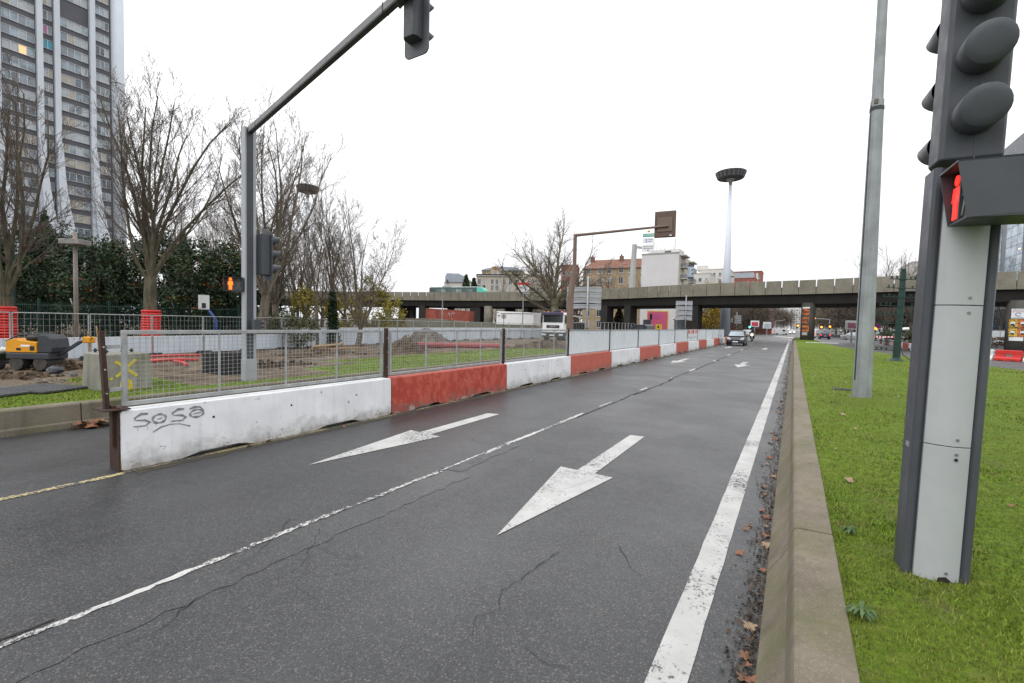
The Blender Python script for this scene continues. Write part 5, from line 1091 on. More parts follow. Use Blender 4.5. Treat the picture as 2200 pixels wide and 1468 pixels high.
# magenta billboard at its foot
p = A(1389, 700, 112); mb2 = thing('billboard', 'magenta billboard with yellow border at the foot of the white gable', 'billboard', (p.x, p.y, 0), R(14)); wM = 44 / FPX * 112; zt = A(1400, 668, 112).z
MB().bx(0,wM,0,.2,.4,zt).build('yellow_border', mt('board_yellow', (.62,.42,.04), .5), mb2); MB().bx(.22,wM-.22,-.03,-.002,.5,zt-.22).build('magenta_sheet', mt('board_magenta', (.50,.09,.17), .5, .05, 1), mb2); MB().bx(wM*.42,wM*.72,-.05,-.031,.6,zt*.42).build('yellow_picture', mt('board_yellow', (.62,.42,.04), .5), mb2)
for z_ in (.80,.72,.64): MB().bx(.5,wM*.62,-.05,-.031,zt*z_,zt*z_+.12).build('print_line', mt('print_violet', (.30,.05,.30)), mb2)
MB().blob((wM*.55,-.07,zt*.30),(.22,.04,.3),2,8,6,.2).build('dark_figure', BLACK, mb2)
# --- cream stepped blocks and brick blocks further off
def block(name, label, u0, u1, vt, d, dep, mat, rows, cols, rz=0.0, wd=1.2, ht=1.5, side=True, z0=0.0, base_=1.5):
    c0 = A(u0, 700, d); W = (u1 - u0) / FPX * d / max(.5, math.cos(R(31.5) - rz)); t = bld(name, label, c0, rz); H = A(u0, vt, d).z + .05; MB().bx(0,W,0,dep,0,H).build('wall', mat, t); MB().bx(-.15,W+.15,-.15,dep+.15,H,H+.4).build('coping', mat, t)
    for r_ in range(rows):
        for k in range(cols): win(t, W*(k+.25)/cols, -.004, base_+(H-base_-.6)*r_/rows+.5, min(wd, W/cols*.6), min(ht, (H-base_)/rows*.6))
    return t, W, H
t, W, H = block('cream_block', 'low cream apartment block behind the map board', 1466, 1510, 590, 190, 14, CREAML, 7, 4)
t, W, H = block('cream_tower', 'cream stepped apartment block left of the right light mast', 1499, 1548, 581, 205, 20, CREAML, 9, 5); MB().bx(-1.5,2.5,2,7,H,H+2.2).build('penthouse', CREAML, t)
for f in range(4): MB().bx(W,W+1.6,1,7,H-3-2.9*f,H-2.8-2.9*f).build('balcony', CREAM, t)
t, W, H = block('brick_block', 'red brick apartment block right of the right light mast', 1566, 1606, 600, 225, 14, BRICKR, 8, 5); MB().bx(0,W*.9,1,9,H+.4,H+3).build('attic', ZINC, t)
t, W, H = block('brick_tower', 'taller red brick block with white strip, rightmost of the distant row', 1572, 1617, 586, 245, 14, BRICKR, 8, 5); MB().bx(W*.28,W*.62,-.2,-.02,H*.5,H-.8).bx(W*.80,W*.88,-.2,-.02,0,H-.8).build('white_strip', CREAML, t)
block('brick_terrace', 'red brick terrace seen under the overpass beside the avenue', 1583, 1640, 640, 165, 10, BRICKR, 5, 6); block('far_tower', 'distant white tower at the end of the avenue', 1697, 1713, 664, 420, 20, CREAML, 9, 4, wd=2, ht=2)
block('far_slab', 'distant pale slab right of the white tower at the end of the avenue', 1711, 1722, 678, 430, 20, CREAM, 8, 3, wd=2, ht=2)
# --- left background
d = 182; c0 = A(953, 690, d); zh = bld('zinc_house', 'pale house with big grey zinc roof beyond the bus', c0, R(28)); k = d / FPX; h = lambda v: A(980, v, d).z
MB().prism([(0,0),(60*k,0),(60*k,h(607)),(50*k,h(603)),(2*k,h(606)),(0,h(606))], 'y', 0, 12).build('wall', CREAML, zh); zr = MB().prism([(2*k,h(607)),(60*k,h(606)),(44*k,h(594)),(35*k,h(590)),(32*k,h(588.5)),(6*k,h(588)),(3*k,h(594))], 'y', -.6, 11).build('zinc_roof', ZINC, zh)
for i in range(9): MB().bx((5+5*i)*k-.05,(5+5*i)*k+.05,-.68,-.6,h(606),h(592)).build('standing_seam', ZINC, zr)
MB().bx(6*k,9.5*k,-.68,-.605,h(610),h(602)).build('dormer_window', PANES[0], zr)
d = 165; k = d / FPX; c0 = A(1022, 690, d); ab = bld('cream_apartments', 'cream apartment house with curved gable and balconies beyond the bus', c0, R(26)); h = lambda v: A(1060, v, d).z
MB().bx(0,108*k,0,14,0,h(594)).build('wall', CREAM, ab); MB().bx(-.3,108*k,-.5,14,h(594),h(593)).build('cornice', CREAML, ab); MB().bx(10*k,100*k,1.2,12,h(593),h(581)).build('attic_storey', STONEY, ab)
MB().prism([(8*k,h(581)),(100*k,h(581)),(86*k,h(575)),(54*k,h(573)),(20*k,h(577))], 'y', .8, 12.5).build('roof', ZINC, ab); MB().prism([(28*k,h(593)),(52*k,h(593)),(52*k,h(578)),(46*k,h(573.5)),(40*k,h(572)),(33*k,h(574)),(28*k,h(578))], 'y', .7, 3).build('gable', STONEY, ab)
MB().bx(0,100*k,-.5,-.4,h(593),h(590)).build('balcony_rail', DARKM, ab)
for x in (3,13,31,41,57,70,85,97):
    for v in (612, 625, 640): win(ab, x*k, -.005, h(v), 1.1, 2.0)
for x in (13,32,42,60,75,90): win(ab, x*k, .68 if 28 < x < 50 else 1.19, h(591), 1.0, 1.6)
block('slate_house', 'grey roofed house behind the large plane tree', 1128, 1182, 592, 172, 12, CREAM, 6, 5, R(25)); block('brown_house', 'brown brick house behind the brown sign mast', 1203, 1236, 572, 160, 12, BRICKR, 6, 3, R(20))
for i, (u, v, d) in enumerate([(1000, 592, 150), (1017, 598, 155)]):
    p = A(u, 690, d); H = A(u, v, d).z; t = thing('conifer', ['dark conifer right of the zinc roofed house', 'smaller dark conifer left of the cream apartments'][i], 'tree', (p.x, p.y, 0)); MB().tube([(0,0,0),(0,0,H)], [.3,.05], 6).build('trunk', BARK1, t); q = np.random.default_rng(i); n = 1500; z = H - q.uniform(0, .7, n) ** .8 * 9; rad = (H - z) * .3 * q.uniform(.3, 1, n) + .2; a = q.uniform(0, 6.28, n); cloud('crown', np.stack([rad*np.cos(a), rad*np.sin(a), z], 1), .5, q, IVY, t, .4)
p = A(1113, 618, 125); rs_ = thing('roadside_board', 'white board with red header standing beyond the overpass', 'sign', (p.x, p.y, 0), R(25)); MB().bx(0,3.0,0,.15,p.z-2.2,p.z+1.4).build('white_face', WHITEP, rs_); MB().bx(0,3.0,-.02,-.002,p.z+.7,p.z+1.4).build('red_header', RED, rs_)
for x in (.4,2.5): MB().bx(x,x+.12,.15,.3,0,p.z+1).build('leg', GALV, rs_)
# --- right background
t, W, H = block('white_office', 'white office building behind the green bracket post', 1952, 1995, 565, 140, 20, CREAML, 8, 4, 0.0, 1.4, 1.6)
XG = 41.0; g0, g1 = AX(2320, 600, XG).y, AX(2128, 600, XG).y; go = thing('glass_office', 'blue glazed office building at the right edge beyond the overpass', 'building', (XG, g0, 0)); Lg = g1 - g0; HG = 46
GG = mt('grey_cladding', (.16,.17,.19), .5, .08, .3); MB().bx(.25,22,0,Lg,0,HG).build('frame', GG, go)
PG = [glass('curtain_glass_a', (.30,.38,.46), .12), glass('curtain_glass_b', (.22,.30,.38), .12), glass('curtain_glass_c', (.34,.42,.48), .12)]; pcs = 3.1; npz = int(Lg / pcs); pme = [MB().bx(.15,.235,.05,pcs-.05,.05,2.15).mesh('pane') for _ in PG]
for a, c in zip(pme, PG): a.materials.append(c)
lit = emis('office_lamp', (1,.75,.4), 1.6)
for r_ in range(12):
    for k in range(npz):
        if (npz - 1 - k) % 4 == 1: continue
        link('pane', rnd.choice(pme), None, go, 0, (0, pcs*k, 10.5 + 2.2*r_))
        if rnd.random() < .16 and r_ > 2: MB().bx(.10,.14,pcs*k+.8,pcs*k+1.9,10.5+2.2*r_+1.0,10.5+2.2*r_+1.25).build('lit_lamp', lit, go)
BLK = glass('dark_blue_glass', (.02,.045,.08)); 
for k in range(npz): MB().bx(.12,.235,pcs*k+.05,pcs*k+pcs-.05,3.0,7.6).build('lower_pane', BLK, go)
# ================================================================== TREES BEYOND THE OVERPASS
def farz(u, d): p = A(u, 700, d); return Vector((p.x, p.y, 0))
FT = []
for s in (61, 62, 63): T_, C_ = gen_tree(s, 15, 3.5, .28, limbs=8, ang=(10, 52), dens=.9, trop=.06); a, c = T_.mesh('trunk', True), C_.mesh('crown'); a.materials.append(BARK1); c.materials.append(TWIG); FT.append((a, c))
def ftree(p, label, sc_=1.0, group=None, k=0):
    t = thing('avenue_tree', label, 'tree', p, rnd.uniform(0, 6), group); t.scale = (sc_, sc_, sc_); a, c = FT[k % 3]; link('trunk', a, None, t); link('crown', c, None, t); return t
k = 0
for side, xx, nm in ((0, -13.5, 'left'), (1, 17.5, 'right')):
    for i in range(8):
        y = 118 + 24 * i if side == 0 else 104 + 22 * i; ftree((xx + rnd.uniform(-1, 1), y, 0), 'leafless avenue tree on the %s side, %s counted from the overpass' % (nm, ORD[i].replace('nearest', 'first')), rnd.uniform(.85, 1.05), 'avenue trees', k); k += 1
for i in range(6): ftree((24 + rnd.uniform(-1, 1), 100 + 17 * i, 0), 'leafless tree in the second row right of the avenue, %s from the overpass' % ORD[i].replace('nearest', 'first'), rnd.uniform(.9, 1.1), 'second row trees', i)
for i in range(4): ftree((-19 - rnd.uniform(0, 3), 125 + 20 * i, 0), 'leafless tree in the second row left of the avenue, %s from the overpass' % ORD[i].replace('nearest', 'first'), rnd.uniform(.85, 1.0), 'second row trees', i + 1)
ftree(farz(1905, 112), 'large leafless tree rising above the overpass behind the green bracket post', 1.5, None, 1); ftree(farz(2150, 92), 'leafless tree in front of the glazed office', 1.05, None, 0)
ftree(farz(1302, 112), 'leafless tree in front of the tiled house', 1.12, None, 2); ftree(farz(1345, 118), 'smaller leafless tree right of the one before the tiled house', .95, None, 0); ftree(farz(1240, 116), 'leafless tree behind the brown sign mast', 1.05, None, 1); ftree(farz(1085, 125), 'leafless tree before the cream apartments', .95, None, 2); ftree(farz(1150, 128), 'leafless tree behind the large plane tree', .95, None, 0)
for i, u in enumerate((985, 1065, 1105, 1140, 1165)): ftree(farz(u, 122 + 3 * i), 'thin leafless tree seen under the overpass, %s from the red container' % ORD[i].replace('nearest', 'first'), .62, 'thin trees under the overpass', i)
for i, (u, d, H) in enumerate([(1520, 112, 12), (1545, 118, 13)]):
    p = farz(u, d); t = shrub('yellow_birch', ['yellow leaved birch right of the overpass pier pair', 'yellow leaved birch beside the light mast foot'][i], p, 3.0, 3.0, H, 5200, AUT, 90 + i, .22, 0, None, 14, BARKP, None, .12, 110); t['category'] = 'tree'
p = farz(1330, 98); t = thing('conifer', 'dark green conifer between the overpass piers in front of the tiled house', 'tree', p); MB().tube([(0,0,0),(0,0,6)], [.2,.04], 6).build('trunk', BARK1, t); q = np.random.default_rng(9); n = 3000; z = 6 - q.uniform(0, .9, n) ** .8 * 5.6; rad = (6.2 - z) * .45 * q.uniform(.2, 1, n); a = q.uniform(0, 6.28, n); cloud('crown', np.stack([rad*np.cos(a), rad*np.sin(a), z - rad*.2], 1), .25, q, OLIVE, t, .35)
shrub('box_hedge', 'dry brown clipped hedge at the right edge beyond the water barriers', farz(2148, 62), 3.2, 1.0, 1.5, 2600, DRYH, 99, .10, 0, None, 8)
shrub('verge_bush', 'dark bushes beside the right carriageway beyond the barriers', farz(1935, 78), 3.0, 1.2, 2.2, 2500, OLIVE, 98, .14, 0, None, 8)
for i, (x, y, rx) in enumerate([(-30, 150, 9), (-42, 142, 9), (-56, 135, 10), (26, 150, 6), (-24, 175, 7)]): shrub('thicket', 'brown leafless thicket in the distance, ' + ['left of the avenue', 'behind the overpass piers', 'beyond the white site cabin', 'right of the avenue', 'further up the avenue on the left'][i], (x, y, 0), rx, 4, 8.0, 4500, foliage('thicket_twig%d' % i, (.06,.048,.036), (.12,.095,.07)), 200 + i, .28, 0, None, 30, None, 'distant thickets', 0, 80)

def far_wood(name, label, trees_, seed, mat, per=2600, wd=.05):
    q = np.random.default_rng(seed); C = []
    for x, y, h in trees_: u = q.normal(size=(per, 3)) * np.array([2.6, 2.6, h * .2]); p = u + np.array([x, y, h * .62]); p[:, 2] = np.clip(p[:, 2], .4, h * 1.15); C.append(p)
    C = np.concatenate(C); n = len(C); d = q.normal(size=(n, 3)) * np.array([.55, .55, .6]) + np.array([0, 0, .55]); d /= np.linalg.norm(d, axis=1)[:, None]; s_ = q.uniform(.4, 1.4, n)[:, None]; a = q.normal(size=(n, 3)); a -= d * (a * d).sum(1)[:, None]; a /= np.linalg.norm(a, axis=1)[:, None]; a *= wd
    V = np.stack([C - d * s_ - a, C - d * s_ + a, C + d * s_], 1).reshape(-1, 3); o = link(name, np_mesh(name, V, np.arange(3 * n).reshape(-1, 3)), mat); tag(o, label, 'trees', kind='stuff')
WTW = foliage('wood_twig', (.075,.06,.05), (.14,.112,.09), (.15,.13,.06), .06)
q = random.Random(8); la_ = []; ra_ = []
for i in range(26):
    u = q.uniform(1590, 1690); d = q.uniform(150, 210) + max(0, u - 1630) * 2.2; p = farz(u, d); la_.append((p.x, p.y, 14)); 
for i in range(34):
    u = q.uniform(1748, 1985); d = q.uniform(125, 190) + max(0, 1800 - u) * 2.0; p = farz(u, d); ra_.append((p.x, p.y, 14))
far_wood('far_wood', 'brownish mass of bare trees along the left of the far avenue', la_, 5, WTW); far_wood('far_wood', 'brownish mass of bare trees along the right of the far avenue', ra_, 6, WTW)
# ================================================================== MASTS AND SIGNS
PALEB = mt('pale_blue_mast', (.62,.67,.74), .45, .05, .3)
for i, (u, vt, d, hw) in enumerate([(1557, 380, 86, 30), (660, 409, 104, 23)]):
    p = farz(u, d); H = A(u + (12 if i == 0 else 2), vt, d).z; t = thing('light_mast', ['very tall pale light mast with round lantern ring beyond the overpass', 'tall pale light mast with round lantern ring above the bare thicket'][i], 'light mast', p, 0, 'high light masts'); MB().tube([(0,0,0),(0,0,H-1.2)], [.95 if i == 0 else .6,.24], 14).build('shaft', PALEB, t, True)
    r_ = hw / FPX * d; hd_ = MB().lathe([(r_*.82,-.75),(r_*.84,-.70),(r_,.35),(r_*.98,.45)], (0,0,H), 20).build('lantern_ring', mt('mast_lantern', (.07,.07,.078), .5, .15, 1), t)
    MB().lathe([(.26,-1.9),(.35,-1.3),(.75,-.85),(.8,-.75)], (0,0,H), 14).build('hub', GALV, t, True)
    for k in range(20):
        a = 6.283 * k / 20; MB().bar((r_*.85*math.cos(a), r_*.85*math.sin(a), H-.68), (r_*1.01*math.cos(a), r_*1.01*math.sin(a), H+.4), .16, .10).build('fin', mt('mast_fin', (.16,.16,.17)), hd_)
def sign_back(u0, u1, vt, vb, pu, d, n, label, group='backs of direction signs'):
    p = farz(pu, d); t = thing('direction_sign', label, 'sign', p, R(18), group); k = d / FPX; x0, x1 = (u0 - pu) * k * 1.02, (u1 - pu) * k * 1.02; zt, zb = A(pu, vt, d).z, A(pu, vb, d).z; hh = (zt - zb) / n
    for i in range(n):
        z1 = zt - hh * i; z0 = z1 - hh * .90; o = MB().add([(x0,-.02,z0),(x1,-.02,z0),(x1,-.02,z1),(x0,-.02,z1),((x0+x1)/2,-.02,z0+hh*.16),(x0,.06,z0),(x1,.06,z0),(x1,.06,z1),(x0,.06,z1),((x0+x1)/2,.06,z0+hh*.16)],
            [(0,4,1,2,3),(5,8,7,6,9),(3,2,7,8),(0,3,8,5),(2,1,6,7),(0,5,9,4),(4,9,6,1)]).build('sign_panel', LGREY, t)
        MB().bx(x0,x1,-.05,-.021,z1-.10,z1-.02).build('stiffener', LGREY, o)
    MB().tube([(0,-.14,0),(0,-.14,zt+.9)], .085, 8).build('post', GALV, t, True); MB().tube([(0,-.14,0),(0,-.14,1.6)], .11, 8).build('post_sleeve', DARKM, t, True); return t
sign_back(1217, 1289, 617, 666, 1261, 40, 4, 'grey back of a four panel direction sign beside the brown sign mast'); sign_back(1452, 1485, 647, 690, 1472, 72, 4, 'grey back of a four panel direction sign before the overpass pier pair')
sign_back(1561, 1574, 683, 694, 1568, 120, 2, 'small distant sign back beside the light mast foot'); sign_back(1578, 1591, 678, 696, 1582, 118, 4, 'small distant four panel sign back right of the light mast foot')
# brown sign mast with arm
p = A(1224, 700, 23.5); bs = thing('brown_sign_mast', 'brown sign mast with long arm holding a box sign over the road', 'sign', (p.x, p.y, .1)); top = A(1236, 506, 23.3); tl = top - Vector((p.x, p.y, .1))
MB().tube([(0,0,0),(0,0,3.2),(tl.x,tl.y,tl.z*.75)], [.19,.165,.12], 8).tube([(tl.x,tl.y,tl.z*.75),(tl.x,tl.y,tl.z)], [.10,.09], 8).build('post', BROWN2, bs); d_ = ray(1412, 488); tt = (top.z + .12 - CH) / d_.z; e = Vector((0,0,CH)) + d_ * tt; el = e - Vector((p.x,p.y,.1)); dr = (el - tl).normalized()
MB().tube([tl - dr*.06, el + dr*.5], [.075,.05], 8).build('arm', BROWN2, bs)
sc0 = el + dr * .32; MR = Matrix.Rotation(R(6), 3, 'Z'); bxs = MB().box(sc0 + Vector((0,.16,.12)), (.95,.16,1.22), MR).build('sign_box', BROWN, bs, bevel=.04); MB().box(sc0 + Vector((0,.06,.1)), (.66,.03,.66), MR).build('back_plate', BROWN2, bxs); MB().box(sc0 + Vector((.28,.06,-.42)), (.1,.02,.05), MR).build('maker_label', WHITEP, bxs)
# overhead direction sign
p = farz(1352, 104); gs = thing('gantry_sign', 'tall grey gantry post with green and white direction panels above the overpass', 'sign', p, R(8)); H = A(1357, 527, 104).z; k = 104 / FPX
MB().tube([(0,0,0),(.6,0,H)], [.85,.55], 8).build('post', mt('gantry_grey', (.40,.40,.39), .5, .08, .5, streak=.2), gs); MB().bar((.5,0,H-.5),(2.6,-.1,H-.9),.5,.5).build('arm', mt('gantry_grey', (.4,.4,.39)), gs)
def gp2(u0, u1, v0, v1, mat, nm):
    x0, x1 = (u0 - 1352) * k * 1.08, (u1 - 1352) * k * 1.08; z0, z1 = A(1380, v1, 104).z, A(1380, v0, 104).z; return MB().bx(x0,x1,-.55,-.42,z0,z1).build(nm, mat, gs), x0, x1, z0, z1
gp2(1381.5, 1386.5, 500.5, 504.5, mt('sign_ochre', (.55,.35,.08)), 'route_tab'); o, a, c, z0, z1 = gp2(1373, 1395, 507, 514, mt('sign_green', (.05,.34,.24), .5), 'green_panel'); text_part('LA DÉFENSE', (z1-z0)*.62, WHITEP, o, M_face_my(((a+c)/2,-.57,(z0+z1)/2)))
o, a, c, z0, z1 = gp2(1373, 1395, 516.5, 527, WHITEP, 'white_panel'); MB().bx(a+(c-a)*.26,a+(c-a)*.36,-.57,-.555,z0+.1,z1-.1).build('route_mark', mt('print_lightblue', (.2,.35,.7)), o); MB().bx(a+(c-a)*.42,a+(c-a)*.85,-.57,-.555,z0+(z1-z0)*.62,z0+(z1-z0)*.75).bx(a+(c-a)*.42,a+(c-a)*.8,-.57,-.555,z0+(z1-z0)*.25,z0+(z1-z0)*.38).build('print_line', mt('print_grey', (.35,.37,.4)), o)
o, a, c, z0, z1 = gp2(1372.5, 1395, 529.5, 545, WHITEP, 'arrow_panel'); MB().bx(a+.2,c-.2,-.57,-.555,z1-.55,z1-.38).bx(a+.2,c-.25,-.57,-.555,z1-.95,z1-.78).build('print_line', mt('print_grey', (.35,.37,.4)), o); m_ = (a+c)/2; MB().prism([(m_-.05,z0+.62),(m_+.05,z0+.62),(m_+.05,z0+.4),(m_+.17,z0+.4),(m_,z0+.15),(m_-.17,z0+.4),(m_-.05,z0+.4)], 'y', -.57, -.555).build('arrow', BLACK, o)
# lane map board
p = farz(1479, 95); lm = thing('lane_map_board', 'blue grey lane map board on a thin post above the overpass', 'sign', p, R(12)); zt, zb = A(1480, 570, 95).z, A(1480, 600, 95).z; MB().tube([(0,0,0),(0,0,zb+.3)], .06, 6).build('post', GALV, lm); MB().bx(-.45,.62,-.06,.06,zb,zt).build('board', mt('board_bluegrey', (.38,.45,.52), .5), lm); MB().bx(-.45,.62,-.075,-.061,zt-.4,zt).bx(-.45,.62,-.075,-.061,zb,zb+.45).bx(.2,.55,-.075,-.061,zb+.9,zb+1.2).bx(.2,.5,-.075,-.061,zb+1.7,zb+1.95).bx(-.3,-.22,-.075,-.061,zb+.7,zt-.7).build('dark_print', mt('print_slate', (.06,.07,.09)), lm)
# small road signs / signals near the junction
def far_signal(u, vt, d, label, arm=None, heads=(), pole=True):
    p = farz(u, d); t = thing('traffic_light', label, 'traffic signal', p, R(31.5), 'distant traffic lights'); k = d / FPX; H = A(u, vt, d).z
    MB().tube([(0,0,0),(0,0,H)], .09, 6).build('pole', LGREY, t)
    if arm: MB().bar((0,0,H-.05),((arm[0]-u)*k,0,A(arm[0],arm[1],d).z),.12,.12).build('arm', LGREY, t)
    for hu, hv, lit_ in heads:
        x, z = (hu - u) * k, A(hu, hv, d).z; hd2 = MB().bx(x-.17,x+.17,-.14,.1,z-.5,z+.5).build('head', BLACK, t)
        if lit_: MB().cyl((x,-.15,z+(.3 if lit_ is REDL else 0 if lit_ is AMBERL else -.3)),(x,-.19,z+(.3 if lit_ is REDL else 0 if lit_ is AMBERL else -.3)),.20,n=12).build('lit_lens', lit_, hd2)
far_signal(1665, 690, 128, 'distant signal mast with arm left of the white van', (1690, 687), [(1689, 687, None)])
far_signal(1782, 686, 92, 'signal mast with arm and amber lights right of the pier', (1749, 684), [(1748, 684, AMBERL), (1782, 702, AMBERL)]); far_signal(1764, 700, 96, 'low amber signal left of the arm mast', None, [(1764, 703, AMBERL)]); far_signal(1744, 699, 97, 'low amber signal just right of the pier', None, [(1744, 702, AMBERL)]); far_signal(1713, 697, 99, 'low amber signal just left of the pier', None, [(1713, 700, AMBERL)])
far_signal(1610, 699, 105, 'green signal behind the motorcyclist', None, [(1610, 700, GREENL)]); far_signal(1398, 674, 82, 'dark signal in front of the magenta billboard', None, [(1398, 681, None)])
far_signal(1880, 700, 62, 'amber signal beside the round parking sign', None, [(1880, 706, AMBERL)])
p = farz(1886, 61); t = thing('round_sign', 'round blue and red no stopping sign left of the green bracket post', 'sign', p, R(31.5)); z = A(1886, 701, 61).z; MB().tube([(0,0,0),(0,0,z+.3)], .04, 6).build('post', GALV, t); MB().cyl((0,-.05,z),(0,-.07,z),.34,n=20).build('red_rim', RED, t); MB().cyl((0,-.07,z),(0,-.085,z),.26,n=20).build('blue_face', mt('sign_blue', (.03,.06,.35)), t); MB().box((0,-.09,z),(.5,.012,.07),Matrix.Rotation(R(45),3,'Y')).build('red_bar', RED, t); MB().cyl((0,-.05,z-.75),(0,-.07,z-.75),.28,n=20).build('lower_disc', WHITEP, t)
def billboard(u0, u1, vt, vb, d, face, label, fr=WHITEP):
    p = farz(u0, d); k = d / FPX; W = (u1 - u0) * k; zt, zb = A(u0, vt, d).z, A(u0, vb, d).z; t = thing('billboard', label, 'billboard', p, R(25)); MB().bx(0,W,0,.3,zb,zt).build('case', fr, t, bevel=.03); MB().bx(.12*W,.88*W,-.02,-.003,zb+(zt-zb)*.12,zt-(zt-zb)*.25).build('sheet', face, t); MB().bx(W*.45,W*.55,.05,.2,0,zb).build('leg', GALV, t)
billboard(1613, 1630, 689, 702, 120, mt('board_red', (.55,.05,.09), .5), 'red faced billboard behind the motorcyclist'); billboard(1818, 1843, 689, 708, 72, poster_mat('board_purple', (.32,.10,.22), (.28,.10,.25), (.55,.30,.06)), 'purple billboard behind the lamp post')
billboard(1640, 1656, 692, 706, 135, mt('board_pale', (.45,.50,.55)), 'pale billboard further up the avenue')
# ================================================================== VEHICLES
def wheel_m(r, wd):
    b = MB().lathe([(r*.62,-wd/2),(r*.95,-wd/2),(r,-wd*.3),(r,wd*.3),(r*.95,wd/2),(r*.62,wd/2)], n=18); return b.mesh('wheel', True)
RIM = mt('wheel_rim', (.35,.36,.37), .35, .1, 5, metal=.6)
def car(p, rz, L, W, H, paint, label, name='car', hatch=True, heads=False, tails=False, gl=None):
    # local +y is the front
    t = thing(name, label, 'car', p, rz); gl = gl or GLASSD; hw = W / 2
    side = [(-L/2+.05,.32),(-L/2,.6),(-L/2+.04,.95),(L/2-1.0,1.0),(L/2-.25,.86),(L/2-.03,.68),(L/2,.38),(L/2-.1,.24),(-L/2+.2,.24)]
    b = MB(); n = len(side)
    for s, f in ((-1, .90), (-1, 1), (1, 1), (1, .90)):
        for y, z in side: b.v.append((s * hw * (1 if f == 1 else 1.0) * (f if f < 1 and False else 1) * (1 - (.03 if z > .8 else 0)) + (0 if f == 1 else -s*.06*0), y * (1 if f == 1 else .985), z + (0 if f == 1 else 0)))
    b.v = []; 
    for xx in (-hw, -hw*.86, hw*.86, hw):
        for y, z in side: e = 1 if abs(xx) < hw else .96; b.v.append((xx, y * e, .24 + (z - .24) * (1 if abs(xx) < hw else .93)))
    for j in range(3):
        for i in range(n): i2 = (i+1) % n; b.f.append((j*n+i, j*n+i2, (j+1)*n+i2, (j+1)*n+i))
    b.f.append(tuple(range(n))[::-1]); b.f.append(tuple(3*n+i for i in range(n))); body = b.build('body', paint, t, bevel=.03)
    ry = -L/2 + (.12 if hatch else .75); c = [(ry,.95),(ry+.22,H-.10),(ry+.5,H),(L/2-1.75,H),(L/2-1.45,H-.06),(L/2-.78,.98)]; b = MB()
    for xx, z1 in ((-hw*.93,0),(-hw*.78,1),(hw*.78,1),(hw*.93,0)): pass
    top = [(y, z) for y, z in c]
    for s in (-1, 1):
        for y, z in top: b.v.append((s * hw * (.95 - .17 * (z - .95) / (H - .95)), y, z))
    m_ = len(top); b.f = [tuple(range(m_))[::-1], tuple(range(m_, 2*m_))] + [(i, i+1, m_+i+1, m_+i) for i in range(m_-1)]; cab = b.build('cabin', paint, t, bevel=.04)
    # glazing set proud of the cabin
    def wx(z): return hw * (.95 - .17 * (z - .95) / (H - .95))
    fz0, fz1 = 1.02, H - .12; y0_, y1_ = L/2 - .80, L/2 - 1.42
    MB().add([(-wx(fz0)*.93,y0_+.0,fz0),(wx(fz0)*.93,y0_+.0,fz0),(wx(fz1)*.9,y1_+.01,fz1),(-wx(fz1)*.9,y1_+.01,fz1)], [(0,1,2,3)]).build('windscreen', gl, cab, loc=(0,.03,.012))
    MB().add([(-wx(fz0)*.9,ry-.015,fz0+.05),(wx(fz0)*.9,ry-.015,fz0+.05),(wx(fz1)*.88,ry+.19,fz1),(-wx(fz1)*.88,ry+.19,fz1)], [(0,3,2,1)]).build('rear_window', gl, cab)
    for s in (-1, 1):
        for a, c2 in ((ry+.45, -.15), (-.08, L/2-1.6)): MB().add([(s*(wx(1.02)+.006),a,1.02),(s*(wx(1.02)+.006),c2 + (.45 if c2 > 0 else 0),1.02),(s*(wx(fz1)+.006),c2,fz1),(s*(wx(fz1)+.006),a+.05,fz1)], [(0,1,2,3)]).build('side_window', gl, cab)
        mr_ = MB().box((s*(hw+.10),L/2-1.25,1.06),(.2,.1,.14)).build('mirror', paint, t, bevel=.03)
        for yy in (L/2-.72, -L/2+.62):
            w_ = link('wheel', wheel_m(.31,.2), RUBBER, t, 0, (s*(hw-.08),yy,.31), (0,R(90),0)); MB().cyl((0,0,-.101),(0,0,.101),.2,n=14).build('rim', RIM, w_)
        hl_ = MB().prism([(s*hw*.94,.66),(s*hw*.52,.62),(s*hw*.50,.70),(s*hw*.70,.86),(s*hw*.93,.88)], 'y', L/2-.16, L/2+.005 - .02).build('headlight', WHITEL if heads else LAMPGL, t, bevel=.02)
        MB().box((s*hw*.86,-L/2-.005,.82),(.2,.05,.26)).build('tail_light', REDL if tails else mt('tail_red', (.35,.02,.02), .3), t)
    MB().bx(-hw*.48,hw*.48,L/2-.05,L/2+.005,.52,.64).build('grille', BLACK, t, bevel=.01); MB().bx(-hw*.48,hw*.48,L/2-.06,L/2+.012,.65,.69).build('chrome_strip', CHROME, t); MB().bx(-.26,.26,L/2-.02,L/2+.02,.38,.49).build('number_plate', WHITEP, t); MB().bx(-hw*.7,hw*.7,L/2-.06,L/2+.004,.25,.35).build('lower_intake', BLACK, t); MB().bx(-.26,.26,-L/2-.02,-L/2+.02,.6,.71).build('number_plate', mt('plate_yellow', (.55,.5,.3)), t)
    return t
CARB = mt('car_black_paint', (.012,.014,.02), .22, .1, 1, spec=.6); NAVY = mt('car_navy_paint', (.012,.02,.06), .25, .1, 1, spec=.6); SILV = mt('car_silver_paint', (.40,.41,.42), .3, .05, 1, metal=.4); WHT = mt('car_white_paint', (.68,.69,.70), .3, .04, 1)
WSG = glass('windscreen_sky', (.20,.25,.28), .1)
car((-5.2, 55.5, 0), R(180), 3.75, 1.72, 1.60, CARB, 'black hatchback driving towards the camera in the left lane', heads=False, gl=WSG)
p = farz(1772, 93); car((p.x, p.y, 0), R(2), 4.1, 1.72, 1.45, NAVY, 'dark blue car driving away right of the pier', tails=True)
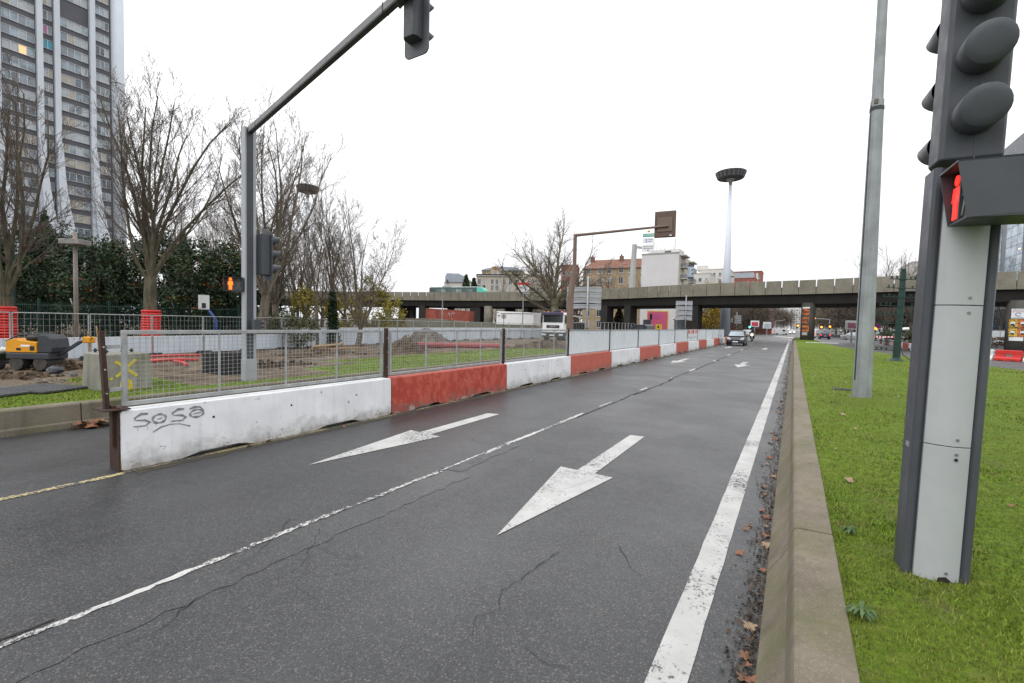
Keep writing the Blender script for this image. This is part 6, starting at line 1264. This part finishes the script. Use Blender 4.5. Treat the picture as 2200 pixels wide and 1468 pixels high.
for i, (u, d, pt) in enumerate([(1694, 175, SILV), (1703, 180, WHT), (1699, 205, WHT), (1606, 100, SILV), (1835, 92, SILV)]):
    p = farz(u, d); car((p.x, p.y, 0), R(180 if i < 4 else 75), 4.1, 1.75, 1.5, pt, ['silver car with lit headlights far up the avenue', 'white car with lit headlights far up the avenue', 'white car furthest up the avenue', 'silver car behind the black hatchback', 'silver car parked behind the right hand barriers'][i], heads=i < 3, gl=WSG)
p = farz(1375, 60); car((p.x, p.y, 0), R(60), 4.2, 1.8, 2.05, CARB, 'black van roof showing above the white hoarding', name='van')
# white delivery vans
def van(p, rz, label, L=4.4):
    t = thing('delivery_van', label, 'van', p, rz, 'white vans'); b = MB(); side = [(-L/2,.3),(-L/2,1.82),(-L/2+.15,1.9),(.55,1.9),(.95,1.75),(1.45,1.15),(L/2-.1,.95),(L/2,.6),(L/2,.3)]
    b.prism(side, 'x', -.86, .86).build('body', WHT, t, bevel=.06); MB().add([(-.78,.98,1.74),(.78,.98,1.74),(.78,1.46,1.17),(-.78,1.46,1.17)], [(0,1,2,3)]).build('windscreen', GLASSD, t, loc=(0,.03,.02))
    for s in (-1, 1):
        MB().add([(s*.87,.25,1.1),(s*.87,1.2,1.1),(s*.87,.85,1.65),(s*.87,.25,1.65)], [(0,1,2,3)]).build('side_window', GLASSD, t); MB().box((s*.78,-L/2-.01,.9),(.12,.05,.4)).build('tail_light', REDL, t); MB().box((s*.66,L/2-.03,.78),(.3,.1,.2)).build('headlight', LAMPGL, t)
        for yy in (1.35, -1.35): w_ = link('wheel', wheel_m(.31,.2), RUBBER, t, 0, (s*.78,yy,.31), (0,R(90),0)); MB().cyl((0,0,-.101),(0,0,.101),.19,n=12).build('rim', RIM, w_)
    return t
p = farz(1677, 142); van((p.x, p.y, 0), R(-62), 'white van crossing the junction at the end of the near avenue'); p = farz(1744, 108); van((p.x, p.y, 0), R(0), 'white van driving away just right of the pier')
# motorcyclist
p = Vector((-5.0, 74, 0)); mo = thing('motorcycle', 'motorcycle with lit headlamp behind the black hatchback', 'motorcycle', p, R(180))
for yy in (.72, -.72): w_ = link('wheel', wheel_m(.30,.12), RUBBER, mo, 0, (0,yy,.30), (0,R(90),0)); MB().cyl((0,0,-.062),(0,0,.062),.16,n=12).build('rim', RIM, w_)
MB().prism([(-.75,.78),(-.2,.70),(.05,.95),(.45,.98),(.6,.75),(.35,.35),(-.35,.35)], 'x', -.16, .16).build('frame_body', DARKM, mo, bevel=.05); MB().prism([(.4,.7),(.75,.8),(.7,1.15),(.5,1.35),(.4,1.1)], 'x', -.24, .24).build('fairing', mt('moto_brown', (.06,.035,.025), .4), mo, bevel=.06); MB().cyl((0,.68,.95),(0,.80,.95),.13,n=14).build('headlamp', WHITEL, mo); MB().tube([(-.38,.28,1.12),(0,.42,1.10),(.38,.28,1.12)], .018, 6).build('handlebar', DARKM, mo)
for s in (-1, 1): MB().bar((s*.07,.48,.95),(s*.07,.72,.30),.045,.045).build('fork', GALV, mo)
rid = thing('person', 'motorcycle rider in dark jacket and dark helmet leaning to the handlebar', 'person', p + Vector((0,0,.0)), R(180))
b = bpy.data.meshes.new('body'); J = {'pel':(0,-.30,.92,.17),'ab':(0,-.22,1.12,.165),'ch':(0,-.08,1.34,.19),'nk':(0,.0,1.50,.075),'hd':(0,.06,1.62,.10),'ht':(0,.05,1.72,.09)}
for s, n_ in ((-1,'l'),(1,'r')): J.update({n_+'sh':(s*.20,-.05,1.41,.085),n_+'el':(s*.36,.10,1.20,.06),n_+'wr':(s*.37,.27,1.15,.042),n_+'ha':(s*.36,.33,1.14,.045),n_+'hp':(s*.11,-.26,.88,.12),n_+'kn':(s*.23,.18,.80,.085),n_+'an':(s*.22,-.10,.40,.055),n_+'fo':(s*.23,.08,.33,.05)})
K_ = list(J); Ed = [('pel','ab'),('ab','ch'),('ch','nk'),('nk','hd'),('hd','ht')]
for n_ in 'lr': Ed += [('ch',n_+'sh'),(n_+'sh',n_+'el'),(n_+'el',n_+'wr'),(n_+'wr',n_+'ha'),('pel',n_+'hp'),(n_+'hp',n_+'kn'),(n_+'kn',n_+'an'),(n_+'an',n_+'fo')]
b.from_pydata([J[k][:3] for k in K_], [(K_.index(a), K_.index(c)) for a, c in Ed], []); ob = link('body', b, mt('rider_jacket', (.02,.02,.022), .7, .2, 4), rid); sk_ = ob.modifiers.new('skin', 'SKIN'); sv = b.skin_vertices[0].data
for i, k in enumerate(K_): sv[i].radius = (J[k][3], J[k][3])
sv[0].use_root = True; ob.modifiers.new('sub', 'SUBSURF').levels = 1; ob.modifiers['sub'].render_levels = 1
MB().blob((0,.05,1.66),(.145,.165,.165),1,14,9,0).build('helmet', CARB, rid, True); MB().blob((0,.14,1.655),(.115,.09,.06),1,12,6,0).build('visor', GLASSD, rid, True)
# tipper truck
p = A(1188, 700, 50); tk = thing('tipper_truck', 'white tipper truck with dark purple sun visor facing left of the camera', 'truck', (p.x, p.y, 0), R(5)); k = 50 / FPX; XF = -1.62
MB().prism([(-1.25,.95),(-1.25,2.15),(-1.20,3.0),(-1.12,3.12),(1.12,3.12),(1.20,3.0),(1.25,2.15),(1.25,.95)], 'y', 0, 1.9).build('cab', WHITEP, tk, bevel=.06)
MB().bx(-1.13,1.13,-.03,-.004,2.05,2.85).build('windscreen', GLASSD, tk); MB().bx(-1.2,1.2,-.22,.02,2.87,3.16).build('sun_visor', mt('visor_purple', (.07,.06,.12), .4), tk, bevel=.03)
gr = MB().bx(-.75,.75,-.035,-.004,1.45,1.75).build('grille', mt('grille_dark', (.04,.042,.05), .4), tk); text_part('MAN', .2, mt('badge_silver', (.4,.4,.4), .3), gr, M_face_my((0,-.045,1.62)), 'badge', 1.6)
MB().bx(-1.27,1.27,-.18,.35,.45,.95).build('bumper', DARKM, tk, bevel=.05); MB().bx(-.3,.3,-.2,-.181,.6,.72).build('number_plate', WHITEP, tk)
for s in (-1,1):
    MB().bx(s*1.0-.22,s*1.0+.22,-.2,-.15,.62,.82).build('headlight', LAMPGL, tk); MB().bx(s*1.255-.006,s*1.255+.006,.45,1.35,2.1,2.85).build('side_window', GLASSD, tk); mr_ = MB().bx(s*1.42-.1,s*1.42+.1,.1,.22,1.95,2.7).build('mirror', BLACK, tk, bevel=.03); MB().bar((s*1.2,.15,2.8),(s*1.42,.15,2.7),.04,.04).build('mirror_arm', BLACK, mr_)
    MB().bx(s*1.258-.008,s*1.258+.008,.42,.55,1.85,1.92).build('door_handle', BLACK, tk)
    for yy in (.85, 4.6, 5.9): w_ = link('wheel', wheel_m(.52,.32), RUBBER, tk, 0, (s*1.05,yy,.52), (0,R(90),0)); MB().cyl((0,0,-.165),(0,0,.165),.28,n=14).build('rim', RIM, w_)
for x in (-.8,.8): MB().lathe([(.09,0),(.10,.08),(.05,.17)], (x,.5,3.12), 10).build('beacon', emis('beacon_orange_%d' % int(x > 0), (.9,.16,.02), .5), tk, True)
MB().bx(-.45,.45,1.95,7.2,.75,1.0).build('chassis', DARKM, tk); MB().prism([(-1.25,1.15),(-1.25,2.05),(-1.18,2.05),(-1.18,1.2),(1.18,1.2),(1.18,2.05),(1.25,2.05),(1.25,1.15)], 'y', 2.6, 7.4).build('tipper_body', mt('tipper_grey', (.06,.065,.075), .5, .2, 1, dirt=.3), tk)
for yy in (2.7,3.7,4.7,5.7,6.7): MB().prism([(1.255,1.15),(1.33,1.2),(1.33,2.0),(1.255,2.05)], 'y', yy, yy+.14).build('body_rib', DARKM, tk)
MB().bx(-1.27,1.29,2.58,2.66,1.15,2.3).bx(1.18,1.29,2.6,7.4,2.05,2.13).build('body_rim', mt('tipper_rim', (.35,.34,.32)), tk); cr_ = MB().tube([(0,2.25,1.0),(0,2.25,3.3)], .18, 8).build('crane_column', BLACK, tk); MB().bar((0,2.3,3.2),(.6,4.2,2.9),.22,.25).bar((.6,4.2,2.9),(1.0,6.9,2.75),.16,.18).build('crane_boom', mt('crane_white', (.45,.44,.42)), cr_); MB().blob((-.3,2.3,3.2),(.5,.35,.35),3,10,6,.1).build('grab', BLACK, cr_)
dv = thing('person', 'truck driver in orange jacket seated behind the side window', 'person', (p.x, p.y, 0), R(5)); MB().tube([(.75,1.05,1.55),(.75,1.05,1.9),(.75,1.0,2.2),(.75,1.0,2.3),(.75,1.0,2.36)], [.17,.22,.20,.08,.07], 10).build('body', mt('hi_vis_orange', (.55,.12,.02)), dv, True); MB().blob((.75,.98,2.46),(.10,.12,.14),1,12,8,0).build('head', mt('skin', (.35,.2,.14), .5), dv, True)
# red shipping container on its ramp
p = A(914, 684, 98); e = A(1006, 691, 94); rw = thing('retaining_wall', 'low grey green retaining wall of the ramp under the overpass', 'wall', (0,0,0)); b = MB(); pts = [(800, 684, 99), (914, 684, 96), (1006, 691.5, 92), (1150, 700, 84), (1165, 705, 83)]
for u, v, d in pts: a = A(u, v, d); nn = Vector((-.52,.85,0)) * .6; b.v += [(a.x,a.y,-.1),(a.x,a.y,a.z),(a.x+nn.x,a.y+nn.y,a.z),(a.x+nn.x,a.y+nn.y,-.1)]
for i in range(len(pts)-1):
    for k in range(4): b.f.append((4*i+k,4*i+(k+1)%4,4*i+4+(k+1)%4,4*i+4+k))
b.build('wall', concrete('ramp_wall', (.16,.155,.12), .4, .6, .6), rw)
dd = e - p; L = dd.length; ct = thing('shipping_container', 'rusty red shipping container with white graffiti standing on the ramp', 'container', p); ct.rotation_euler = Euler((0, -math.asin(dd.z / L), math.atan2(dd.y, dd.x)), 'XYZ')
CR = mt('container_red', (.30,.075,.05), .65, .2, .8, streak=.35); CR2 = mt('container_patch', (.17,.05,.045), .7, .2, 2); b = MB(); x = 0; P = []
while x < L - .1: P += [(x,0),(x+.12,0),(x+.18,.05),(x+.26,.05)]; x += .32
P = [(a, c) for a, c in P if a <= L] + [(L, 0)]
for a, c in P: b.v += [(a,c,.1),(a,c,2.05)]
b.f = [(2*i,2*i+2,2*i+3,2*i+1) for i in range(len(P)-1)]; b.build('corrugated_side', CR, ct); MB().bx(.0,L,.06,2.4,.05,2.12).build('body', CR, ct)
for zz in (0, 2.02): MB().bx(-.02,L+.02,-.04,.06,zz,zz+.13).build('rail', CR, ct)
for xx in (-.03, L-.1): MB().bx(xx,xx+.13,-.05,.05,0,2.14).build('corner_post', CR, ct)
MB().bx(L*.25,L*.31,-.012,-.004,.35,1.8).build('dark_patch', CR2, ct)
g = MB(); WG = mt('graffiti_white', (.62,.60,.60), .7)
def gl_(pts, w_=.07):
    for a, c in zip(pts, pts[1:]): g.bar((a[0],-.03,a[1]), (c[0],-.03,c[1]), .012, w_)
x = L * .52
gl_([(x,.75),(x+.15,1.6),(x+.3,1.1),(x+.5,1.5),(x+.45,.9),(x+.7,1.2)]); gl_([(x+.95,.6),(x+1.05,1.7),(x+1.35,1.75),(x+1.45,1.4),(x+1.1,1.3)]); gl_([(x+1.5,.8),(x+1.6,1.5),(x+1.9,1.5)]); gl_([(x+.9,.5),(x+1.3,.15),(x+1.35,.0)], .05)
g.build('graffiti', WG, ct)
# white site cabin
p = A(1066, 692, 78); e = A(1146, 694, 74); dd = e - p; L = dd.xy.length; sc2 = thing('site_cabin', 'long white site cabin with dark stripe near the roof beside the truck', 'cabin', (p.x, p.y, p.z - .4), math.atan2(dd.y, dd.x)); MB().prism([(0,0),(L,0),(L,2.0),(.2,2.25),(.05,2.25)], 'y', 0, 2.4).build('shell', WHITEP, sc2, bevel=.05); MB().bx(.9,L,-.02,-.003,1.78,1.88).build('dark_stripe', mt('stripe_violet', (.06,.03,.08)), sc2); MB().bx(.35,.75,-.02,-.003,1.35,1.55).build('vent', DARKM, sc2); MB().bx(.15,.5,-.02,-.003,1.98,2.06).build('vent', DARKM, sc2)
p = A(1082, 700, 72); t = thing('round_sign', 'back of a round sign on a thin post in front of the site cabin', 'sign', (p.x, p.y, 0), R(31.5)); z = A(1082, 680, 72).z; MB().tube([(0,-.06,0),(0,-.06,z+.3)], .04, 6).build('post', DARKM, t); MB().cyl((0,-.02,z),(0,.0,z),.42,n=20).build('disc', mt('disc_grey', (.40,.38,.35)), t)
# excavator-like dark machine and grey cabinet behind the hoarding
p = A(1391, 700, 66); t = thing('grey_cabinet', 'dark grey cabinet behind the white hoarding near the magenta billboard', 'cabinet', (p.x, p.y, 0), R(25)); MB().bx(-.5,.5,0,.8,0,A(1391,687,66).z).build('body', DARKM, t, bevel=.03); MB().bx(-.02,.02,-.01,-.002,.2,2.3).build('door_gap', BLACK, t)
p = A(1468, 700, 78); t = thing('kiosk', 'blue grey roadside kiosk behind the sign back', 'kiosk', (p.x, p.y, 0), R(28)); zt = A(1468,688,78).z; MB().bx(-1.1,1.1,0,1.6,0,zt).build('body', mt('kiosk_grey', (.20,.24,.26), .5, .1, 1), t, bevel=.04); MB().bx(-1.25,1.25,-.15,1.75,zt,zt+.15).build('roof', GALV, t)
for k in range(4): MB().bx(-1.05+.53*k,-.6+.53*k,-.02,-.003,.3,zt-.3).build('panel', mt('kiosk_panel', (.16,.2,.22)), t)
# railing between truck and sign
pa, pc = A(1272, 700, 52), A(1362, 702, 66); t = thing('site_railing', 'galvanised railing behind the white hoarding right of the truck', 'railing', (0,0,0)); 
for k in range(13): a = pa.lerp(pc, k/12); MB().bx(a.x-.03,a.x+.03,a.y-.03,a.y+.03,0,A(1300,693,58).z).build('post', GALV, t)
MB().bar((pa.x,pa.y,2.2),(pc.x,pc.y,2.2),.04,.04).build('rail', GALV, t); MB().bar((pa.x,pa.y,1.2),(pc.x,pc.y,1.2),.03,.03).build('rail', GALV, t)
# ================================================================== RIGHT CARRIAGEWAY
DR = barrier_paint('barrier_dark_red_paint', (.26,.05,.045), chips=.3); GW = barrier_paint('barrier_grey_white_paint', (.52,.53,.54)); bdr, bgw = block_mesh(8), block_mesh(9); bdr.materials.append(DR); bgw.materials.append(GW)
ra, rb = Vector((9.2, 46, 0)), Vector((13.0, 118, 0)); n = 16; dv_ = (rb - ra).normalized(); rzr = math.atan2(dv_.y, dv_.x) - R(90)
for i in range(11):
    p = ra + dv_ * (4.4 * i); t = thing('concrete_barrier', '%s concrete barrier block along the right carriageway, %s counted from the near end' % ('white' if i % 2 == 0 else 'dull red', ORD[i].replace('nearest', 'first')), 'barrier', p, rzr, 'barrier blocks along the right carriageway'); link('concrete_body', bgw if i % 2 == 0 else bdr, None, t, .012)
for i, (u, d) in enumerate([(1872, 58), (1897, 58)]):
    p = A(u, 724, d); t = thing('striped_board', ['left', 'right'][i] + ' red and white striped board above the dull red barriers', 'barrier board', (p.x, p.y, p.z - .1), R(20), 'striped boards'); w_ = 24/FPX*d
    for k in range(8): MB().bx(w_*k/8,w_*(k+1)/8,0,.03,0,.2).build('stripe', RED if k % 2 == 0 else WHITEP, t)
    for x in (.1,w_-.1): MB().bx(x-.03,x+.03,.03,.08,-p.z+.1,.15).build('leg', GALV, t)
WBm = {}
def water_barrier(p, rz, mat, label):
    t = thing('water_barrier', label, 'barrier', p, rz, 'plastic water barriers')
    b = MB(); L = 1.4
    b.prism([(-.26,0),(.26,0),(.25,.16),(.13,.30),(-.13,.30),(-.25,.16)], 'x', .0, L); b.prism([(-.13,.30),(.13,.30),(.10,.46),(-.10,.46)], 'x', 0, .48); b.prism([(-.13,.30),(.13,.30),(.10,.46),(-.10,.46)], 'x', .92, L); b.prism([(-.11,.46),(.11,.46),(.10,.72),(.07,.75),(-.07,.75),(-.10,.72)], 'x', 0.03, L-.03); b.build('body', mat, t, bevel=.02)
    for z in (.1,.4,.62): MB().bx(L-.03,L+.06,-.05,.05,z,z+.07).build('coupling_lug', mat, t)
    for x in (.25,.9): MB().bx(x,x+.25,-.275,-.24,.0,.05).build('foot_notch', BLACK, t)
    return t
WP = mt('white_plastic', (.66,.66,.66), .45, .08, 2, dirt=.25)
pr = G(2139, 774, 0); dx = (G(2186, 777, 0) - pr).normalized(); rzw = math.atan2(dx.y, dx.x)
for i, (k, m_, lb) in enumerate([(-1, WP, 'white plastic water barrier half hidden by the signal column'), (0, RED, 'red plastic water barrier at the right edge'), (1, WP, 'white plastic water barrier cut by the right edge'), (2, RED, 'red plastic water barrier beyond the right edge')][:3]): water_barrier(pr + dx * 1.5 * k, rzw, m_, lb)
cm2 = corr_mesh(2.9, .1, 2.0, .235, .03, 'corrugated_sheet'); cm2.materials.append(OFFW)
for i in range(5):
    p = farz(2118 + 32 * i, 66); q2 = farz(2150 + 32 * i, 66); d_ = q2 - p; t = thing('hoarding_panel', 'white hoarding panel beyond the right carriageway, %s from the signal column' % ORD[i].replace('nearest', 'first'), 'hoarding', p + Vector((0,0,.3)), math.atan2(d_.y, d_.x) - R(90), 'far white hoardings'); o = link('corrugated_sheet', cm2, None, t); o.scale = (1, d_.length/2.95, 1); MB().bx(-.03,.03,-.04,.04,-.3,2.1).build('post', GALV, t)
p = farz(1935, 84); t = thing('site_hut', 'pale green site hut behind the green bracket post', 'hut', p, R(15)); MB().bx(0,4.2,0,3,0,2.0).build('walls', mt('hut_green', (.42,.47,.45), .6), t); MB().prism([(-.2,2.0),(4.4,2.0),(2.1,2.7)], 'y', -.2, 3.2).build('roof', WHITEP, t); MB().bx(.6,1.5,-.03,-.004,0,1.8).build('door', mt('hut_door', (.3,.34,.33)), t)
p = G(1665, 725, TG) if False else Vector((1.2, 60, TG + .02)); tag(MB().bar((p.x,p.y,.47),(p.x+3.0,p.y+.8,.47),.09,.05).build('white_batten', WHITEP), 'thin white batten lying on the far end of the lawn', 'batten')
